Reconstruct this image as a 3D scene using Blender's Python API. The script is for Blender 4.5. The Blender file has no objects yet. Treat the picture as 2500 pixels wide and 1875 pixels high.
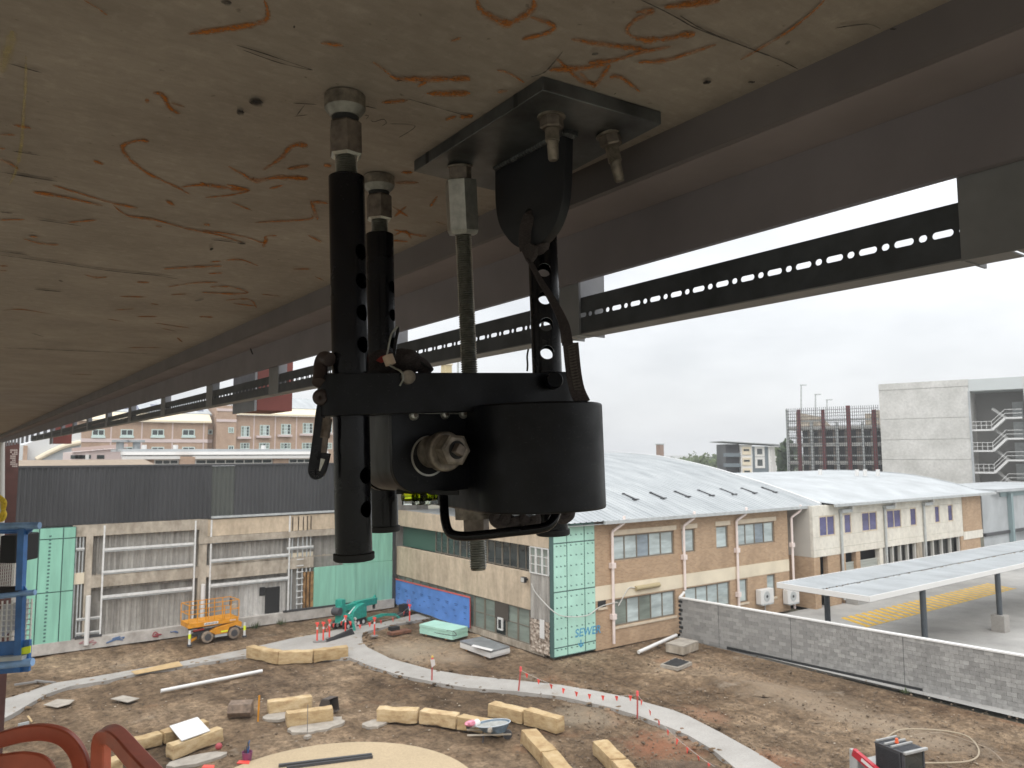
import bpy, bmesh, math, random
from math import *
from mathutils import Vector, Matrix
from mathutils.geometry import tessellate_polygon
random.seed(7)
S = bpy.context.scene
COL = S.collection
# ------------------------------------------------------------------ camera
FPX = 1850.0; HC = 11.0
yaw = radians(36.3); pit = atan(171/1850); rol = atan(.004)
Z = Vector((0, 0, 1)); O = Vector((0, 0, HC))
fh = Vector((sin(yaw), cos(yaw), 0)); rh = Vector((cos(yaw), -sin(yaw), 0))
fw = fh*cos(pit)+Z*sin(pit); up0 = Z*cos(pit)-fh*sin(pit)
up = up0*cos(rol)+rh*sin(rol); rt = rh*cos(rol)-up0*sin(rol)
cam = bpy.data.cameras.new('camera'); cam.sensor_width = 36; cam.lens = 36*FPX/2500
cam.clip_start = .02; cam.clip_end = 6000
cam.dof.use_dof = True; cam.dof.focus_distance = 1.2; cam.dof.aperture_fstop = 19.0
co = bpy.data.objects.new('camera', cam); COL.objects.link(co)
co.matrix_world = Matrix(((rt.x, up.x, -fw.x, 0), (rt.y, up.y, -fw.y, 0), (rt.z, up.z, -fw.z, HC), (0, 0, 0, 1)))
S.camera = co
# ------------------------------------------------------------------ world, sun
W = bpy.data.worlds.new('World'); S.world = W; W.use_nodes = True
nt = W.node_tree; nt.nodes.clear()
out = nt.nodes.new('ShaderNodeOutputWorld'); mixs = nt.nodes.new('ShaderNodeAddShader')
sky = nt.nodes.new('ShaderNodeTexSky'); sky.sky_type = 'NISHITA'; sky.sun_disc = False
SUN_EL, SUN_AZ = radians(48), radians(222)
sky.sun_elevation = SUN_EL; sky.sun_rotation = SUN_AZ; sky.dust_density = 4
bg1 = nt.nodes.new('ShaderNodeBackground'); bg1.inputs[1].default_value = .012
nt.links.new(sky.outputs[0], bg1.inputs[0])
# cloud layer: grey-white overcast with soft lumps
tc = nt.nodes.new('ShaderNodeTexCoord'); mp = nt.nodes.new('ShaderNodeMapping'); mp.inputs['Scale'].default_value = (1, 1, 2.6)
nz = nt.nodes.new('ShaderNodeTexNoise'); nz.inputs['Scale'].default_value = 2.4; nz.inputs['Detail'].default_value = 5; nz.inputs['Roughness'].default_value = .5
rp = nt.nodes.new('ShaderNodeValToRGB')
rp.color_ramp.elements[0].position = .3; rp.color_ramp.elements[0].color = (.66, .68, .70, 1)
rp.color_ramp.elements[1].position = .66; rp.color_ramp.elements[1].color = (.97, .985, 1.0, 1)
bg2 = nt.nodes.new('ShaderNodeBackground'); bg2.inputs[1].default_value = .93
nt.links.new(tc.outputs['Generated'], mp.inputs[0]); nt.links.new(mp.outputs[0], nz.inputs['Vector'])
nt.links.new(nz.outputs[0], rp.inputs[0])
# an overcast sky is brighter overhead than at the horizon (the standard overcast law), the same all the way round
sx = nt.nodes.new('ShaderNodeSeparateXYZ'); nt.links.new(tc.outputs['Generated'], sx.inputs[0])
mr = nt.nodes.new('ShaderNodeMapRange'); mr.inputs['From Min'].default_value = 0; mr.inputs['From Max'].default_value = 1; mr.inputs['To Min'].default_value = .775; mr.inputs['To Max'].default_value = 2.45
nt.links.new(sx.outputs[2], mr.inputs[0]); nt.links.new(mr.outputs[0], bg2.inputs[1])
nt.links.new(rp.outputs[0], bg2.inputs[0]); nt.links.new(bg1.outputs[0], mixs.inputs[0]); nt.links.new(bg2.outputs[0], mixs.inputs[1])
nt.links.new(mixs.outputs[0], out.inputs[0])
sl = bpy.data.lights.new('sun', 'SUN'); sl.energy = 1.0; sl.angle = radians(45); sl.color = (1, .96, .9)
so = bpy.data.objects.new('sun', sl); COL.objects.link(so)
# sun direction: azimuth measured from +Y clockwise, like the sky node
sd = Vector((sin(SUN_AZ)*cos(SUN_EL), cos(SUN_AZ)*cos(SUN_EL), sin(SUN_EL)))
so.rotation_euler = (-sd).to_track_quat('-Z', 'Y').to_euler(); so.location = (0, 0, 60)
S.view_settings.view_transform = 'Standard'; S.view_settings.look = 'None'
S.view_settings.exposure = 0.16; S.view_settings.gamma = 1.0; S.view_settings.use_curve_mapping = False
S.render.engine = 'CYCLES'
S.cycles.max_bounces = 8; S.cycles.diffuse_bounces = 5; S.cycles.transparent_max_bounces = 16

# ------------------------------------------------------------------ a surveyor's helpers: picture point -> point on a real plane
def ray(px, py): return fw+rt*((px-1250)/FPX)-up*((py-937.5)/FPX)
def G(px, py, z=0.0): d = ray(px, py); return O+d*((z-HC)/d.z)
def PX(px, py, x): d = ray(px, py); return O+d*(x/d.x)
def PY(px, py, y): d = ray(px, py); return O+d*(y/d.y)
def C(px, py, w): d = ray(px, py); return O+d*(w/d.dot(fh))
class Frame:
    """vertical plane: origin o, horizontal direction t, outward normal n (towards the viewer)"""
    def __init__(s, o, t):
        s.o = Vector((o[0], o[1], 0)); s.t = Vector((t[0], t[1], 0)).normalized()
        s.n = Vector((s.t.y, -s.t.x, 0))
        if s.n.dot(Vector((0, 0, 0))-s.o) < 0: s.n = -s.n
    def sz(s, px, py):
        d = ray(px, py); k = (s.o-Vector((0, 0, 0))).dot(s.n)/d.dot(s.n); p = O+d*k
        return (p-s.o).dot(s.t), p.z
    def p(s, a, z, o=0): return s.o+s.t*a+s.n*o+Z*z
    def rect(s, x0, y0, x1, y1):
        a, zt = s.sz(x0, y0); b, zb = s.sz(x1, y1); return a, b, zb, zt

# ------------------------------------------------------------------ mesh builder
class MB:
    def __init__(s): s.v = []; s.f = []; s.uv = None
    def add(s, vs, fs):
        n = len(s.v); s.v += [Vector(v) for v in vs]; s.f += [tuple(i+n for i in f) for f in fs]; return s
    def box8(s, a, b):  # a,b: bottom quad, top quad
        return s.add(list(a)+list(b), [(3, 2, 1, 0), (4, 5, 6, 7), (0, 1, 5, 4), (1, 2, 6, 5), (2, 3, 7, 6), (3, 0, 4, 7)])
    def box(s, c, d, rz=0, m=None):
        c = Vector(c); x, y, z = d[0]/2, d[1]/2, d[2]/2
        R = m if m is not None else Matrix.Rotation(rz, 3, 'Z')
        q = [(-x, -y), (x, -y), (x, y), (-x, y)]
        return s.box8([c+R@Vector((i, j, -z)) for i, j in q], [c+R@Vector((i, j, z)) for i, j in q])
    def b6(s, x0, x1, y0, y1, z0, z1): return s.box(((x0+x1)/2, (y0+y1)/2, (z0+z1)/2), (abs(x1-x0), abs(y1-y0), abs(z1-z0)))
    def fb(s, F, a, b, z0, z1, o0, o1):  # box on a facade
        q = [(a, o1), (b, o1), (b, o0), (a, o0)]
        return s.box8([F.p(i, z0, o) for i, o in q], [F.p(i, z1, o) for i, o in q])
    def bar(s, p, q, w, h, upv=(0, 0, 1)):
        p, q = Vector(p), Vector(q); d = (q-p).normalized(); u = Vector(upv)
        sd_ = d.cross(u)
        if sd_.length < 1e-4: sd_ = d.cross(Vector((1, 0, 0)))
        sd_.normalize(); u = sd_.cross(d).normalized()
        k = [(-w/2, -h/2), (w/2, -h/2), (w/2, h/2), (-w/2, h/2)]
        return s.box8([p+sd_*a+u*b for a, b in k], [q+sd_*a+u*b for a, b in k])
    def lathe(s, p, d, prof, n=16, cap=True, ph=0):
        p = Vector(p); d = Vector(d).normalized()
        a = d.orthogonal().normalized(); b = d.cross(a); vs = []; fs = []
        for t, r in prof:
            for k in range(n):
                th = 2*pi*k/n+ph; vs.append(p+d*t+(a*cos(th)+b*sin(th))*r)
        for i in range(len(prof)-1):
            for k in range(n):
                j = (k+1) % n; fs.append((i*n+k, i*n+j, (i+1)*n+j, (i+1)*n+k))
        if cap:
            fs.append(tuple(range(n))[::-1]); m = (len(prof)-1)*n; fs.append(tuple(m+k for k in range(n)))
        return s.add(vs, fs)
    def cyl(s, p, q, r, n=16, r2=None):
        p, q = Vector(p), Vector(q); return s.lathe(p, q-p, [(0, r), ((q-p).length, r if r2 is None else r2)], n)
    def tube(s, pts, r, n=10, cap=True, sect=None, upv=None):
        pts = [Vector(p) for p in pts]; vs = []; fs = []; m = len(pts); N = n if sect is None else len(sect)
        ref = Vector(upv) if upv else None; a0 = None
        for i, p in enumerate(pts):
            d = (pts[min(i+1, m-1)]-pts[max(i-1, 0)]).normalized()
            if ref is not None: a = d.cross(ref); a = a.normalized() if a.length > 1e-5 else d.orthogonal().normalized()
            elif a0 is None: a = d.orthogonal().normalized()
            else:
                a = (a0-d*a0.dot(d)).normalized()
            a0 = a; b = d.cross(a)
            for k in range(N):
                if sect is None: vs.append(p+(a*cos(2*pi*k/N)+b*sin(2*pi*k/N))*(r[i] if isinstance(r, (list, tuple)) else r))
                else: vs.append(p+a*sect[k][0]+b*sect[k][1])
        for i in range(m-1):
            for k in range(N):
                j = (k+1) % N; fs.append((i*N+k, i*N+j, (i+1)*N+j, (i+1)*N+k))
        if cap: fs.append(tuple(range(N))[::-1]); fs.append(tuple((m-1)*N+k for k in range(N)))
        return s.add(vs, fs)
    def prism(s, poly, vec):
        poly = [Vector(p) for p in poly]; n = len(poly); vec = Vector(vec)
        tr = tessellate_polygon([poly]); vs = poly+[p+vec for p in poly]
        fs = [tuple(t) for t in tr]+[tuple(i+n for i in t[::-1]) for t in tr]
        fs += [(i, (i+1) % n, (i+1) % n+n, i+n) for i in range(n)]
        return s.add(vs, fs)
    def poly(s, pts):
        pts = [Vector(p) for p in pts]; return s.add(pts, [tuple(t) for t in tessellate_polygon([pts])])
    def grid(s, fn, nu, nv):
        vs = [fn(i/nu, j/nv) for j in range(nv+1) for i in range(nu+1)]
        return s.add(vs, [(j*(nu+1)+i, j*(nu+1)+i+1, (j+1)*(nu+1)+i+1, (j+1)*(nu+1)+i) for j in range(nv) for i in range(nu)])
    def ico(s, c, r, sub=1, jit=0, sc=(1, 1, 1)):
        bm = bmesh.new(); bmesh.ops.create_icosphere(bm, subdivisions=sub, radius=1)
        c = Vector(c); vs = []
        for v in bm.verts:
            k = r*(1+random.uniform(-jit, jit)); vs.append(c+Vector((v.co.x*k*sc[0], v.co.y*k*sc[1], v.co.z*k*sc[2])))
        fs = [tuple(v.index for v in f.verts) for f in bm.faces]; bm.free(); return s.add(vs, fs)

def smoothpath(pts, k=6):
    pts = [Vector(p) for p in pts]; res = []
    P = [pts[0]]+pts+[pts[-1]]
    for i in range(1, len(P)-2):
        for j in range(k):
            t = j/k; a, b, c, d = P[i-1], P[i], P[i+1], P[i+2]
            res.append(.5*((2*b)+(c-a)*t+(2*a-5*b+4*c-d)*t*t+(3*b-a-3*c+d)*t**3))
    res.append(pts[-1]); return res

ROOTBASE = {}
def obj(name, mb, m, parent=None, ang=35, bevel=0, fixn=True):
    base = Vector((0, 0, 0)); r = parent
    while r is not None and r.parent is not None: r = r.parent
    if r is not None and r.name in ROOTBASE: base = ROOTBASE[r.name]
    me = bpy.data.meshes.new(name)
    me.from_pydata([tuple(v-base) for v in mb.v], [], mb.f)
    bm = bmesh.new(); bm.from_mesh(me)
    if fixn: bmesh.ops.recalc_face_normals(bm, faces=bm.faces)
    bm.to_mesh(me); bm.free()
    if ang: me.shade_smooth(); me.set_sharp_from_angle(angle=radians(ang))
    me.materials.append(m)
    o = bpy.data.objects.new(name, me); COL.objects.link(o)
    if parent: o.parent = parent
    if bevel:
        b = o.modifiers.new('bevel', 'BEVEL'); b.width = bevel; b.segments = 2; b.limit_method = 'ANGLE'; b.angle_limit = radians(40)
    return o
def tag(o, label, cat, group=None, kind=None):
    if label: o['label'] = label
    if cat: o['category'] = cat
    if group: o['group'] = group
    if kind: o['kind'] = kind
    return o
def thing(name, label, cat, base=(0, 0, 0), group=None):
    o = bpy.data.objects.new(name, None); o.empty_display_size = .2; COL.objects.link(o)
    o.location = base; ROOTBASE[o.name] = Vector(base); return tag(o, label, cat, group)
def struct(name, mb, m, **k): o = obj(name, mb, m, **k); o['kind'] = 'structure'; return o
def solo(name, mb, m, label, cat, group=None, **k): return tag(obj(name, mb, m, **k), label, cat, group)
def kids(o): return [c for c in bpy.data.objects if c.parent == o]
def dup(root, M, label=None, group=None):
    """copy a thing with its parts and sub-parts; M is a matrix applied on the left of its own"""
    r = root.copy(); COL.objects.link(r); r.matrix_world = M@root.matrix_world
    if label: r['label'] = label
    if group: r['group'] = group
    for c in kids(root):
        a = c.copy(); COL.objects.link(a); a.parent = r
        for d in kids(c):
            b = d.copy(); COL.objects.link(b); b.parent = a
    return r
def cut(o, cutter_mb):
    me = bpy.data.meshes.new('cutter'); base = Vector((0, 0, 0)); r = o
    while r.parent is not None: r = r.parent
    if r.name in ROOTBASE: base = ROOTBASE[r.name]
    me.from_pydata([tuple(v-base) for v in cutter_mb.v], [], cutter_mb.f)
    bm = bmesh.new(); bm.from_mesh(me); bmesh.ops.recalc_face_normals(bm, faces=bm.faces); bm.to_mesh(me); bm.free()
    c = bpy.data.objects.new('cutter', me); COL.objects.link(c)
    par = o.parent; o.parent = None
    md = o.modifiers.new('cut', 'BOOLEAN'); md.object = c; md.operation = 'DIFFERENCE'; md.solver = 'EXACT'
    bpy.context.view_layer.update(); dg = bpy.context.evaluated_depsgraph_get()
    nm = bpy.data.meshes.new_from_object(o.evaluated_get(dg)); o.modifiers.remove(md); o.data = nm
    nm.shade_smooth(); nm.set_sharp_from_angle(angle=radians(35))
    bpy.data.objects.remove(c); o.parent = par

# ------------------------------------------------------------------ materials
def newmat(name):
    m = bpy.data.materials.new(name); m.use_nodes = True; n = m.node_tree
    return m, n, n.nodes['Principled BSDF']
def pos(n, sc=(1, 1, 1)):
    g = n.nodes.new('ShaderNodeNewGeometry'); mpn = n.nodes.new('ShaderNodeMapping'); mpn.inputs['Scale'].default_value = sc
    n.links.new(g.outputs['Position'], mpn.inputs[0]); return mpn.outputs[0]
def noise(n, vec, scale, det=4, rough=.55):
    t = n.nodes.new('ShaderNodeTexNoise'); t.inputs['Scale'].default_value = scale; t.inputs['Detail'].default_value = det; t.inputs['Roughness'].default_value = rough
    n.links.new(vec, t.inputs['Vector']); return t.outputs[0]
def ramp(n, fac, stops):
    r = n.nodes.new('ShaderNodeValToRGB'); e = r.color_ramp.elements
    while len(e) < len(stops): e.new(.5)
    for k, (p, c) in enumerate(stops): e[k].position = p; e[k].color = (*c, 1) if len(c) == 3 else c
    n.links.new(fac, r.inputs[0]); return r.outputs[0]
def mixc(n, fac, a, b, mode='MIX'):
    x = n.nodes.new('ShaderNodeMix'); x.data_type = 'RGBA'; x.blend_type = mode
    for sock, val in ((x.inputs[0], fac), (x.inputs[6], a), (x.inputs[7], b)):
        if hasattr(val, 'is_linked') or hasattr(val, 'links'): n.links.new(val, sock)
        elif isinstance(val, (int, float)): sock.default_value = val
        else: sock.default_value = (*val, 1)
    return x.outputs[2]
def bump(n, h, bs, strength, dist):
    b = n.nodes.new('ShaderNodeBump'); b.inputs['Strength'].default_value = strength; b.inputs['Distance'].default_value = dist
    n.links.new(h, b.inputs['Height']); n.links.new(b.outputs[0], bs.inputs['Normal'])
def mat(name, col, rough=.6, metal=0, ns=None, amt=.25, sc=(1, 1, 1), bmp=0, bs_=None, spec=None, rnd=0, det=4):
    m, n, b = newmat(name); b.inputs['Roughness'].default_value = rough; b.inputs['Metallic'].default_value = metal
    if spec is not None: b.inputs['Specular IOR Level'].default_value = spec
    b.inputs['Base Color'].default_value = (*col, 1); src = None
    if ns:
        v = pos(n, sc); f = noise(n, v, ns, det)
        lo = tuple(max(0, c*(1-amt)) for c in col); hi = tuple(min(.95, c*(1+amt)) for c in col)
        src = ramp(n, f, [(.3, lo), (.7, hi)])
        if bmp: bump(n, noise(n, v, bs_ or ns*4, 3), b, .6, bmp)
    if rnd:
        oi = n.nodes.new('ShaderNodeObjectInfo')
        r = ramp(n, oi.outputs['Random'], [(0, (1-rnd,)*3), (1, (1+rnd,)*3)])
        src = mixc(n, 1.0, src if src is not None else col, r, 'MULTIPLY')
    if src is not None: n.links.new(src, b.inputs['Base Color'])
    return m
M = {}
# concrete soffit: warm, cloudy, small dark pits and drag marks
def soffit_mat():
    m, n, b = newmat('soffit concrete'); v = pos(n)
    a = ramp(n, noise(n, v, 3.2, 6, .65), [(.3, (.255, .216, .186)), (.72, (.375, .325, .284))])
    g = pos(n, (1, 3, 1)); st = ramp(n, noise(n, g, 22, 6, .7), [(.36, (.7, .69, .68)), (.6, (1, 1, 1))])
    c = mixc(n, .42, a, st, 'MULTIPLY')
    pit = ramp(n, noise(n, v, 70, 2, .5), [(.22, (.45, .42, .4)), (.3, (1, 1, 1))])
    c = mixc(n, .8, c, pit, 'MULTIPLY')
    pale = ramp(n, noise(n, v, 34, 5, .7), [(.52, (1, 1, 1)), (.75, (1.35, 1.36, 1.38))])
    c = mixc(n, .7, c, pale, 'MULTIPLY')
    n.links.new(c, b.inputs['Base Color']); b.inputs['Roughness'].default_value = .78
    bump(n, noise(n, v, 70, 6, .65), b, .25, .003); return m
M['soffit'] = soffit_mat()
def crayon(name, c0, c1, lo=.38, hi=.55, soft=1.0):
    m, n, b = newmat(name); n.nodes.remove(b); o = n.nodes['Material Output']
    uv = n.nodes.new('ShaderNodeUVMap'); sp = n.nodes.new('ShaderNodeSeparateXYZ'); n.links.new(uv.outputs[0], sp.inputs[0])
    e = ramp(n, sp.outputs[1], [(0, (0, 0, 0)), (.36, (soft,)*3), (.64, (soft,)*3), (1, (0, 0, 0))])
    v = pos(n); f = ramp(n, noise(n, v, 260, 4, .7), [(lo-.12, (0, 0, 0)), (hi, (1, 1, 1))])
    al = mixc(n, 1, e, f, 'MULTIPLY')
    al = mixc(n, 1, al, ramp(n, noise(n, v, 30, 3), [(.3, (.35,)*3), (.6, (1, 1, 1))]), 'MULTIPLY')
    d = n.nodes.new('ShaderNodeBsdfDiffuse'); n.links.new(mixc(n, noise(n, v, 40), c0, c1), d.inputs[0])
    t = n.nodes.new('ShaderNodeBsdfTransparent'); mx = n.nodes.new('ShaderNodeMixShader')
    n.links.new(al, mx.inputs[0]); n.links.new(t.outputs[0], mx.inputs[1]); n.links.new(d.outputs[0], mx.inputs[2]); n.links.new(mx.outputs[0], o.inputs[0]); return m
M['orange'] = crayon('orange crayon', (.36, .125, .03), (.46, .19, .06))
M['pencil'] = crayon('black pencil', (.03, .03, .035), (.06, .055, .055), .3, .42)
M['yellow'] = crayon('yellow chalk', (.5, .4, .09), (.55, .45, .14), soft=.45)
M['beam'] = mat('grey primer', (.25, .215, .222), .7, ns=6, amt=.12, bmp=.001)
M['rail'] = mat('dark galvanised', (.055, .06, .07), .5, ns=14, amt=.35, spec=.4)
M['stud'] = mat('grey galvanised stud', (.2, .2, .21), .5, ns=10, amt=.15)
M['redox'] = mat('red oxide primer', (.17, .05, .042), .65, ns=5, amt=.18)
M['redrail'] = mat('red oxide enamel', (.50, .115, .062), .38, ns=9, amt=.3, spec=.5)
def scuffed(name, c, rough, spec, sc=1.0, hi=.09):
    m, n, b = newmat(name); v = pos(n); base = ramp(n, noise(n, v, 26, 5, .6), [(.3, tuple(x*.6 for x in c)), (.7, tuple(x*1.6 for x in c))])
    s1 = ramp(n, noise(n, pos(n, (60, 60, 900)), 1.0, 2, .5), [(.70, (0, 0, 0)), (.76, (1, 1, 1))]); s2 = ramp(n, noise(n, pos(n, (700, 500, 70)), 1.0, 2, .5), [(.73, (0, 0, 0)), (.78, (1, 1, 1))])
    zone = ramp(n, noise(n, v, 14, 3), [(.5, (0, 0, 0)), (.68, (.8, .8, .8))]); k = mixc(n, 1, mixc(n, 1, s1, s2, 'ADD'), zone, 'MULTIPLY')
    dust = ramp(n, noise(n, v, 420, 2), [(.66, (0, 0, 0)), (.74, (.3, .3, .3))]); k = mixc(n, 1, k, dust, 'ADD')
    n.links.new(mixc(n, k, base, (hi, hi, hi)), b.inputs['Base Color']); b.inputs['Specular IOR Level'].default_value = spec
    rr = ramp(n, noise(n, v, 18, 4), [(.3, (rough*.75,)*3), (.7, (rough*1.35,)*3)]); n.links.new(rr, b.inputs['Roughness']); return m
M['black'] = scuffed('black anodised aluminium', (.006, .0065, .009), .42, .25)
M['blackg'] = scuffed('black gloss tube', (.004, .004, .006), .24, .3, hi=.06)
M['blackm'] = mat('black matt', (.012, .012, .013), .7)
M['side'] = mat('scuffed bare aluminium', (.085, .088, .092), .5, .4, ns=22, amt=.6, sc=(1, 1, .25))
M['worn'] = mat('worn zinc', (.21, .18, .15), .5, .5, ns=60, amt=.5)
M['zinc'] = mat('bright zinc', (.46, .45, .42), .35, .75, ns=80, amt=.2)
M['bevel'] = mat('turned steel', (.25, .24, .22), .45, .6, ns=60, amt=.3)
M['thread'] = mat('threaded zinc', (.25, .25, .225), .38, .8, ns=90, amt=.3)
M['nut'] = mat('weathered nut', (.17, .14, .12), .5, .5, ns=70, amt=.4)
M['plate'] = mat('mill steel plate', (.10, .105, .11), .42, .6, ns=14, amt=.55)
M['plateedge'] = mat('sawn steel edge', (.15, .135, .12), .5, .5, ns=40, amt=.4)
M['lug'] = mat('dark steel lug', (.010, .011, .015), .5, .1, ns=20, amt=.3)
M['web'] = mat('dark webbing', (.05, .04, .04), .9, ns=300, amt=.5, sc=(1, 1, 3), bmp=.001)
M['leather'] = mat('brown rubber sleeve', (.045, .03, .028), .6, ns=40, amt=.3)
M['redtag'] = mat('red tag', (.35, .04, .03), .7)
def glassy(name, col, rough=.05):
    m, n, b = newmat(name); b.inputs['Base Color'].default_value = (*col, 1); b.inputs['Transmission Weight'].default_value = 1; b.inputs['Roughness'].default_value = rough; b.inputs['IOR'].default_value = 1.2; return m
M['vial'] = glassy('yellow green vial', (.72, .85, .04))
M['acryl'] = glassy('clear acrylic', (.9, .95, .9))

# ------------------------------------------------------------------ slab
ZS = 11.5; XE = .868
mb = MB()
ys = [-5+i*.05 for i in range(0, 160)]+[3+i*.5 for i in range(0, 50)]
edge = []
for y in ys:
    k = .006*sin(y*23)*sin(y*7.3+1)
    if .35 < y < .62: k += .016*sin((y-.35)/.27*pi)
    edge.append(Vector((XE+.004+k if y < 3 else XE, y, ZS)))
poly = [Vector((-9, ys[0], ZS))]+edge+[Vector((-9, ys[-1], ZS))]
mb.prism(poly, (0, 0, .3))
slab = solo('concrete_slab', mb, M['soffit'], 'stained concrete floor slab overhead, its underside scrawled with orange crayon', 'concrete slab')
def ribbon(uvl, vs, fs, pts, w):
    n0 = len(vs); m = len(pts)
    for i, p in enumerate(pts):
        d = (pts[min(i+1, m-1)]-pts[max(i-1, 0)]); d.z = 0
        if d.length < 1e-6: d = Vector((1, 0, 0))
        d.normalize(); s = Vector((-d.y, d.x, 0))
        t_ = i/max(1, m-1); ww = w[i]*(.8+.4*random.random())*(max(.06, 1-abs(2*t_-1)**4))**.5*(.55 if m > 20 and random.random() < .1 else 1)
        vs += [p-s*ww/2, p+s*ww/2]; uvl += [(i/max(1, m-1), 0), (i/max(1, m-1), 1)]
    for i in range(m-1):
        a = n0+2*i; fs.append((a, a+1, a+3, a+2))
def marks(name, strokes, m, dz):
    vs, fs, uvl = [], [], []
    for k, (pts, w) in enumerate(strokes):
        P = smoothpath([(x, y, 0) for x, y in pts], 7) if len(pts) > 2 else [Vector((pts[0][0]+(pts[1][0]-pts[0][0])*t/5, pts[0][1]+(pts[1][1]-pts[0][1])*t/5, 0)) for t in range(6)]
        Q = [G(p.x, p.y, ZS-dz-.00004*(k % 40)) for p in P]
        W_ = [w/FPX*(q-O).dot(fh)*1.15 for q in Q]
        # a stroke seen foreshortened is as wide on the slab as it is across the view
        n = len(Q); W2 = []
        for i in range(n):
            d = Q[min(i+1, n-1)]-Q[max(i-1, 0)]
            if d.length < 1e-9: W2.append(W_[i]); continue
            d.normalize(); s = Vector((-d.y, d.x, 0)); v = (Q[i]-O).normalized()
            app = (s-v*s.dot(v)).length; ang = abs(s.normalized().dot(rh))
            W2.append(min(W_[i]/max(.25, app*(ang+(1-ang)*.65)), .042))
        ribbon(uvl, vs, fs, Q, W2)
    me = bpy.data.meshes.new(name); me.from_pydata([tuple(v) for v in vs], [], fs)
    ul = me.uv_layers.new(name='UVMap')
    for lp in me.loops: ul.data[lp.index].uv = uvl[lp.vertex_index]
    me.materials.append(m); o = bpy.data.objects.new(name, me); COL.objects.link(o); o.parent = slab; return o
def R_(ox, oy, sc, L): return [([(ox+x/sc, oy+y/sc) for x, y in p], w/sc) for p, w in L]
OR = R_(0, 0, 2.633, [
 ([(1700,0),(1722,80),(1690,140),(1500,180),(1210,220)],40), ([(990,590),(1050,620),(1090,690),(1150,735)],45), ([(1100,660),(1190,690)],20), ([(930,645),(960,650)],22),
 ([(960,910),(880,905),(790,940),(830,1020),(960,1120),(1120,1195),(1220,1250)],34), ([(1160,1205),(1300,1190),(1500,1215),(1600,1225),(1480,1255),(1320,1270)],22),
 ([(1460,1185),(1590,1220)],20), ([(1290,1170),(1330,1195)],24), ([(1980,935),(1880,940),(1800,1020),(1690,1095)],36), ([(1470,1070),(1560,1120),(1640,1160),(1800,1140),(1980,1150)],34),
 ([(1850,1090),(1990,1065)],24), ([(1730,1215),(1820,1190)],24), ([(1490,1300),(1620,1355)],22), ([(340,1190),(500,1240),(720,1305),(890,1340)],24), ([(210,1235),(400,1265),(660,1325)],22),
 ([(730,1320),(820,1385),(1000,1415),(1200,1470),(1400,1510),(1560,1560)],22), ([(1300,1480),(1560,1520),(1690,1560),(1710,1520),(1780,1515)],16), ([(1690,1590),(1720,1530)],26),
 ([(2000,1290),(2040,1415)],34), ([(2010,1295),(2110,1310)],20), ([(2000,1375),(1980,1410),(1640,1430)],18), ([(610,1030),(650,1060)],50), ([(1075,1305),(1110,1305)],40),
 ([(0,865),(100,868)],16), ([(80,800),(200,828)],20), ([(0,1025),(60,1050),(120,1090)],30), ([(0,1415),(160,1412)],16), ([(440,1430),(620,1415)],22), ([(150,1535),(260,1565),(380,1575)],16),
 ([(640,60),(690,100)],16), ([(2060,275),(2212,300)],22), ([(1980,1510),(2070,1555)],16), ([(540,0),(640,60)],14), ([(0,950),(30,960)],20), ([(190,1518),(240,1525)],14), ([(1000,1455),(1040,1455)],14), ([(1310,1445),(1350,1445)],16), ([(2080,1065),(2130,1065)],22)])
OR += R_(700, 150, 2.633, [
 ([(550,0),(620,50),(700,110),(800,115),(1000,115),(1180,120)],26), ([(840,165),(900,130)],28), ([(900,205),(1180,208)],28), ([(610,265),(780,250)],24), ([(700,780),(850,780)],18),
 ([(680,930),(780,1000)],25), ([(690,1000),(770,930)],25), ([(920,935),(970,865)],26), ([(960,1030),(1020,1050)],16), ([(690,1080),(800,1110),(900,1125)],22), ([(680,1150),(780,1160)],16), ([(735,715),(810,715)],18), ([(140,1120),(220,1165)],14), ([(0,745),(130,755)],18), ([(0,690),(150,665)],18), ([(690,1120),(760,1090),(800,1140)],22), ([(1020,380),(1090,350)],30), ([(1110,360),(1200,350)],26), ([(180,1380),(240,1410)],16)])
OR += R_(1100, 0, 3.16, [
 ([(205,0),(230,70),(330,140),(440,180),(560,130),(640,60),(640,0)],62), ([(620,130),(760,180),(800,220),(720,265),(550,305)],46), ([(930,300),(1150,340),(1400,370),(1520,390)],38),
 ([(1430,95),(1560,90),(1420,160),(1360,240),(1450,300),(1580,310),(1850,270)],42), ([(1060,485),(1250,470),(1450,410),(1700,360)],32), ([(1450,480),(1650,470),(1850,410),(2050,345)],32),
 ([(820,450),(900,530),(1000,620),(1100,650)],38), ([(760,540),(1000,530),(1200,500)],32), ([(1100,680),(1170,590),(1230,500)],46), ([(1230,590),(1330,610),(1460,710)],38),
 ([(360,540),(460,570),(570,640)],22), ([(0,610),(150,605)],32), ([(0,720),(150,720)],28), ([(0,320),(80,290)],28), ([(1650,55),(1900,30),(2080,0)],40), ([(360,710),(440,700)],18), ([(1000,560),(1080,640),(1130,640)],40)])
OR += R_(1660, 0, 2.633, [([(390,385),(520,310),(700,200),(850,80),(930,0)],26), ([(0,30),(120,15),(260,0)],36), ([(0,215),(90,235)],50)])
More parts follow.
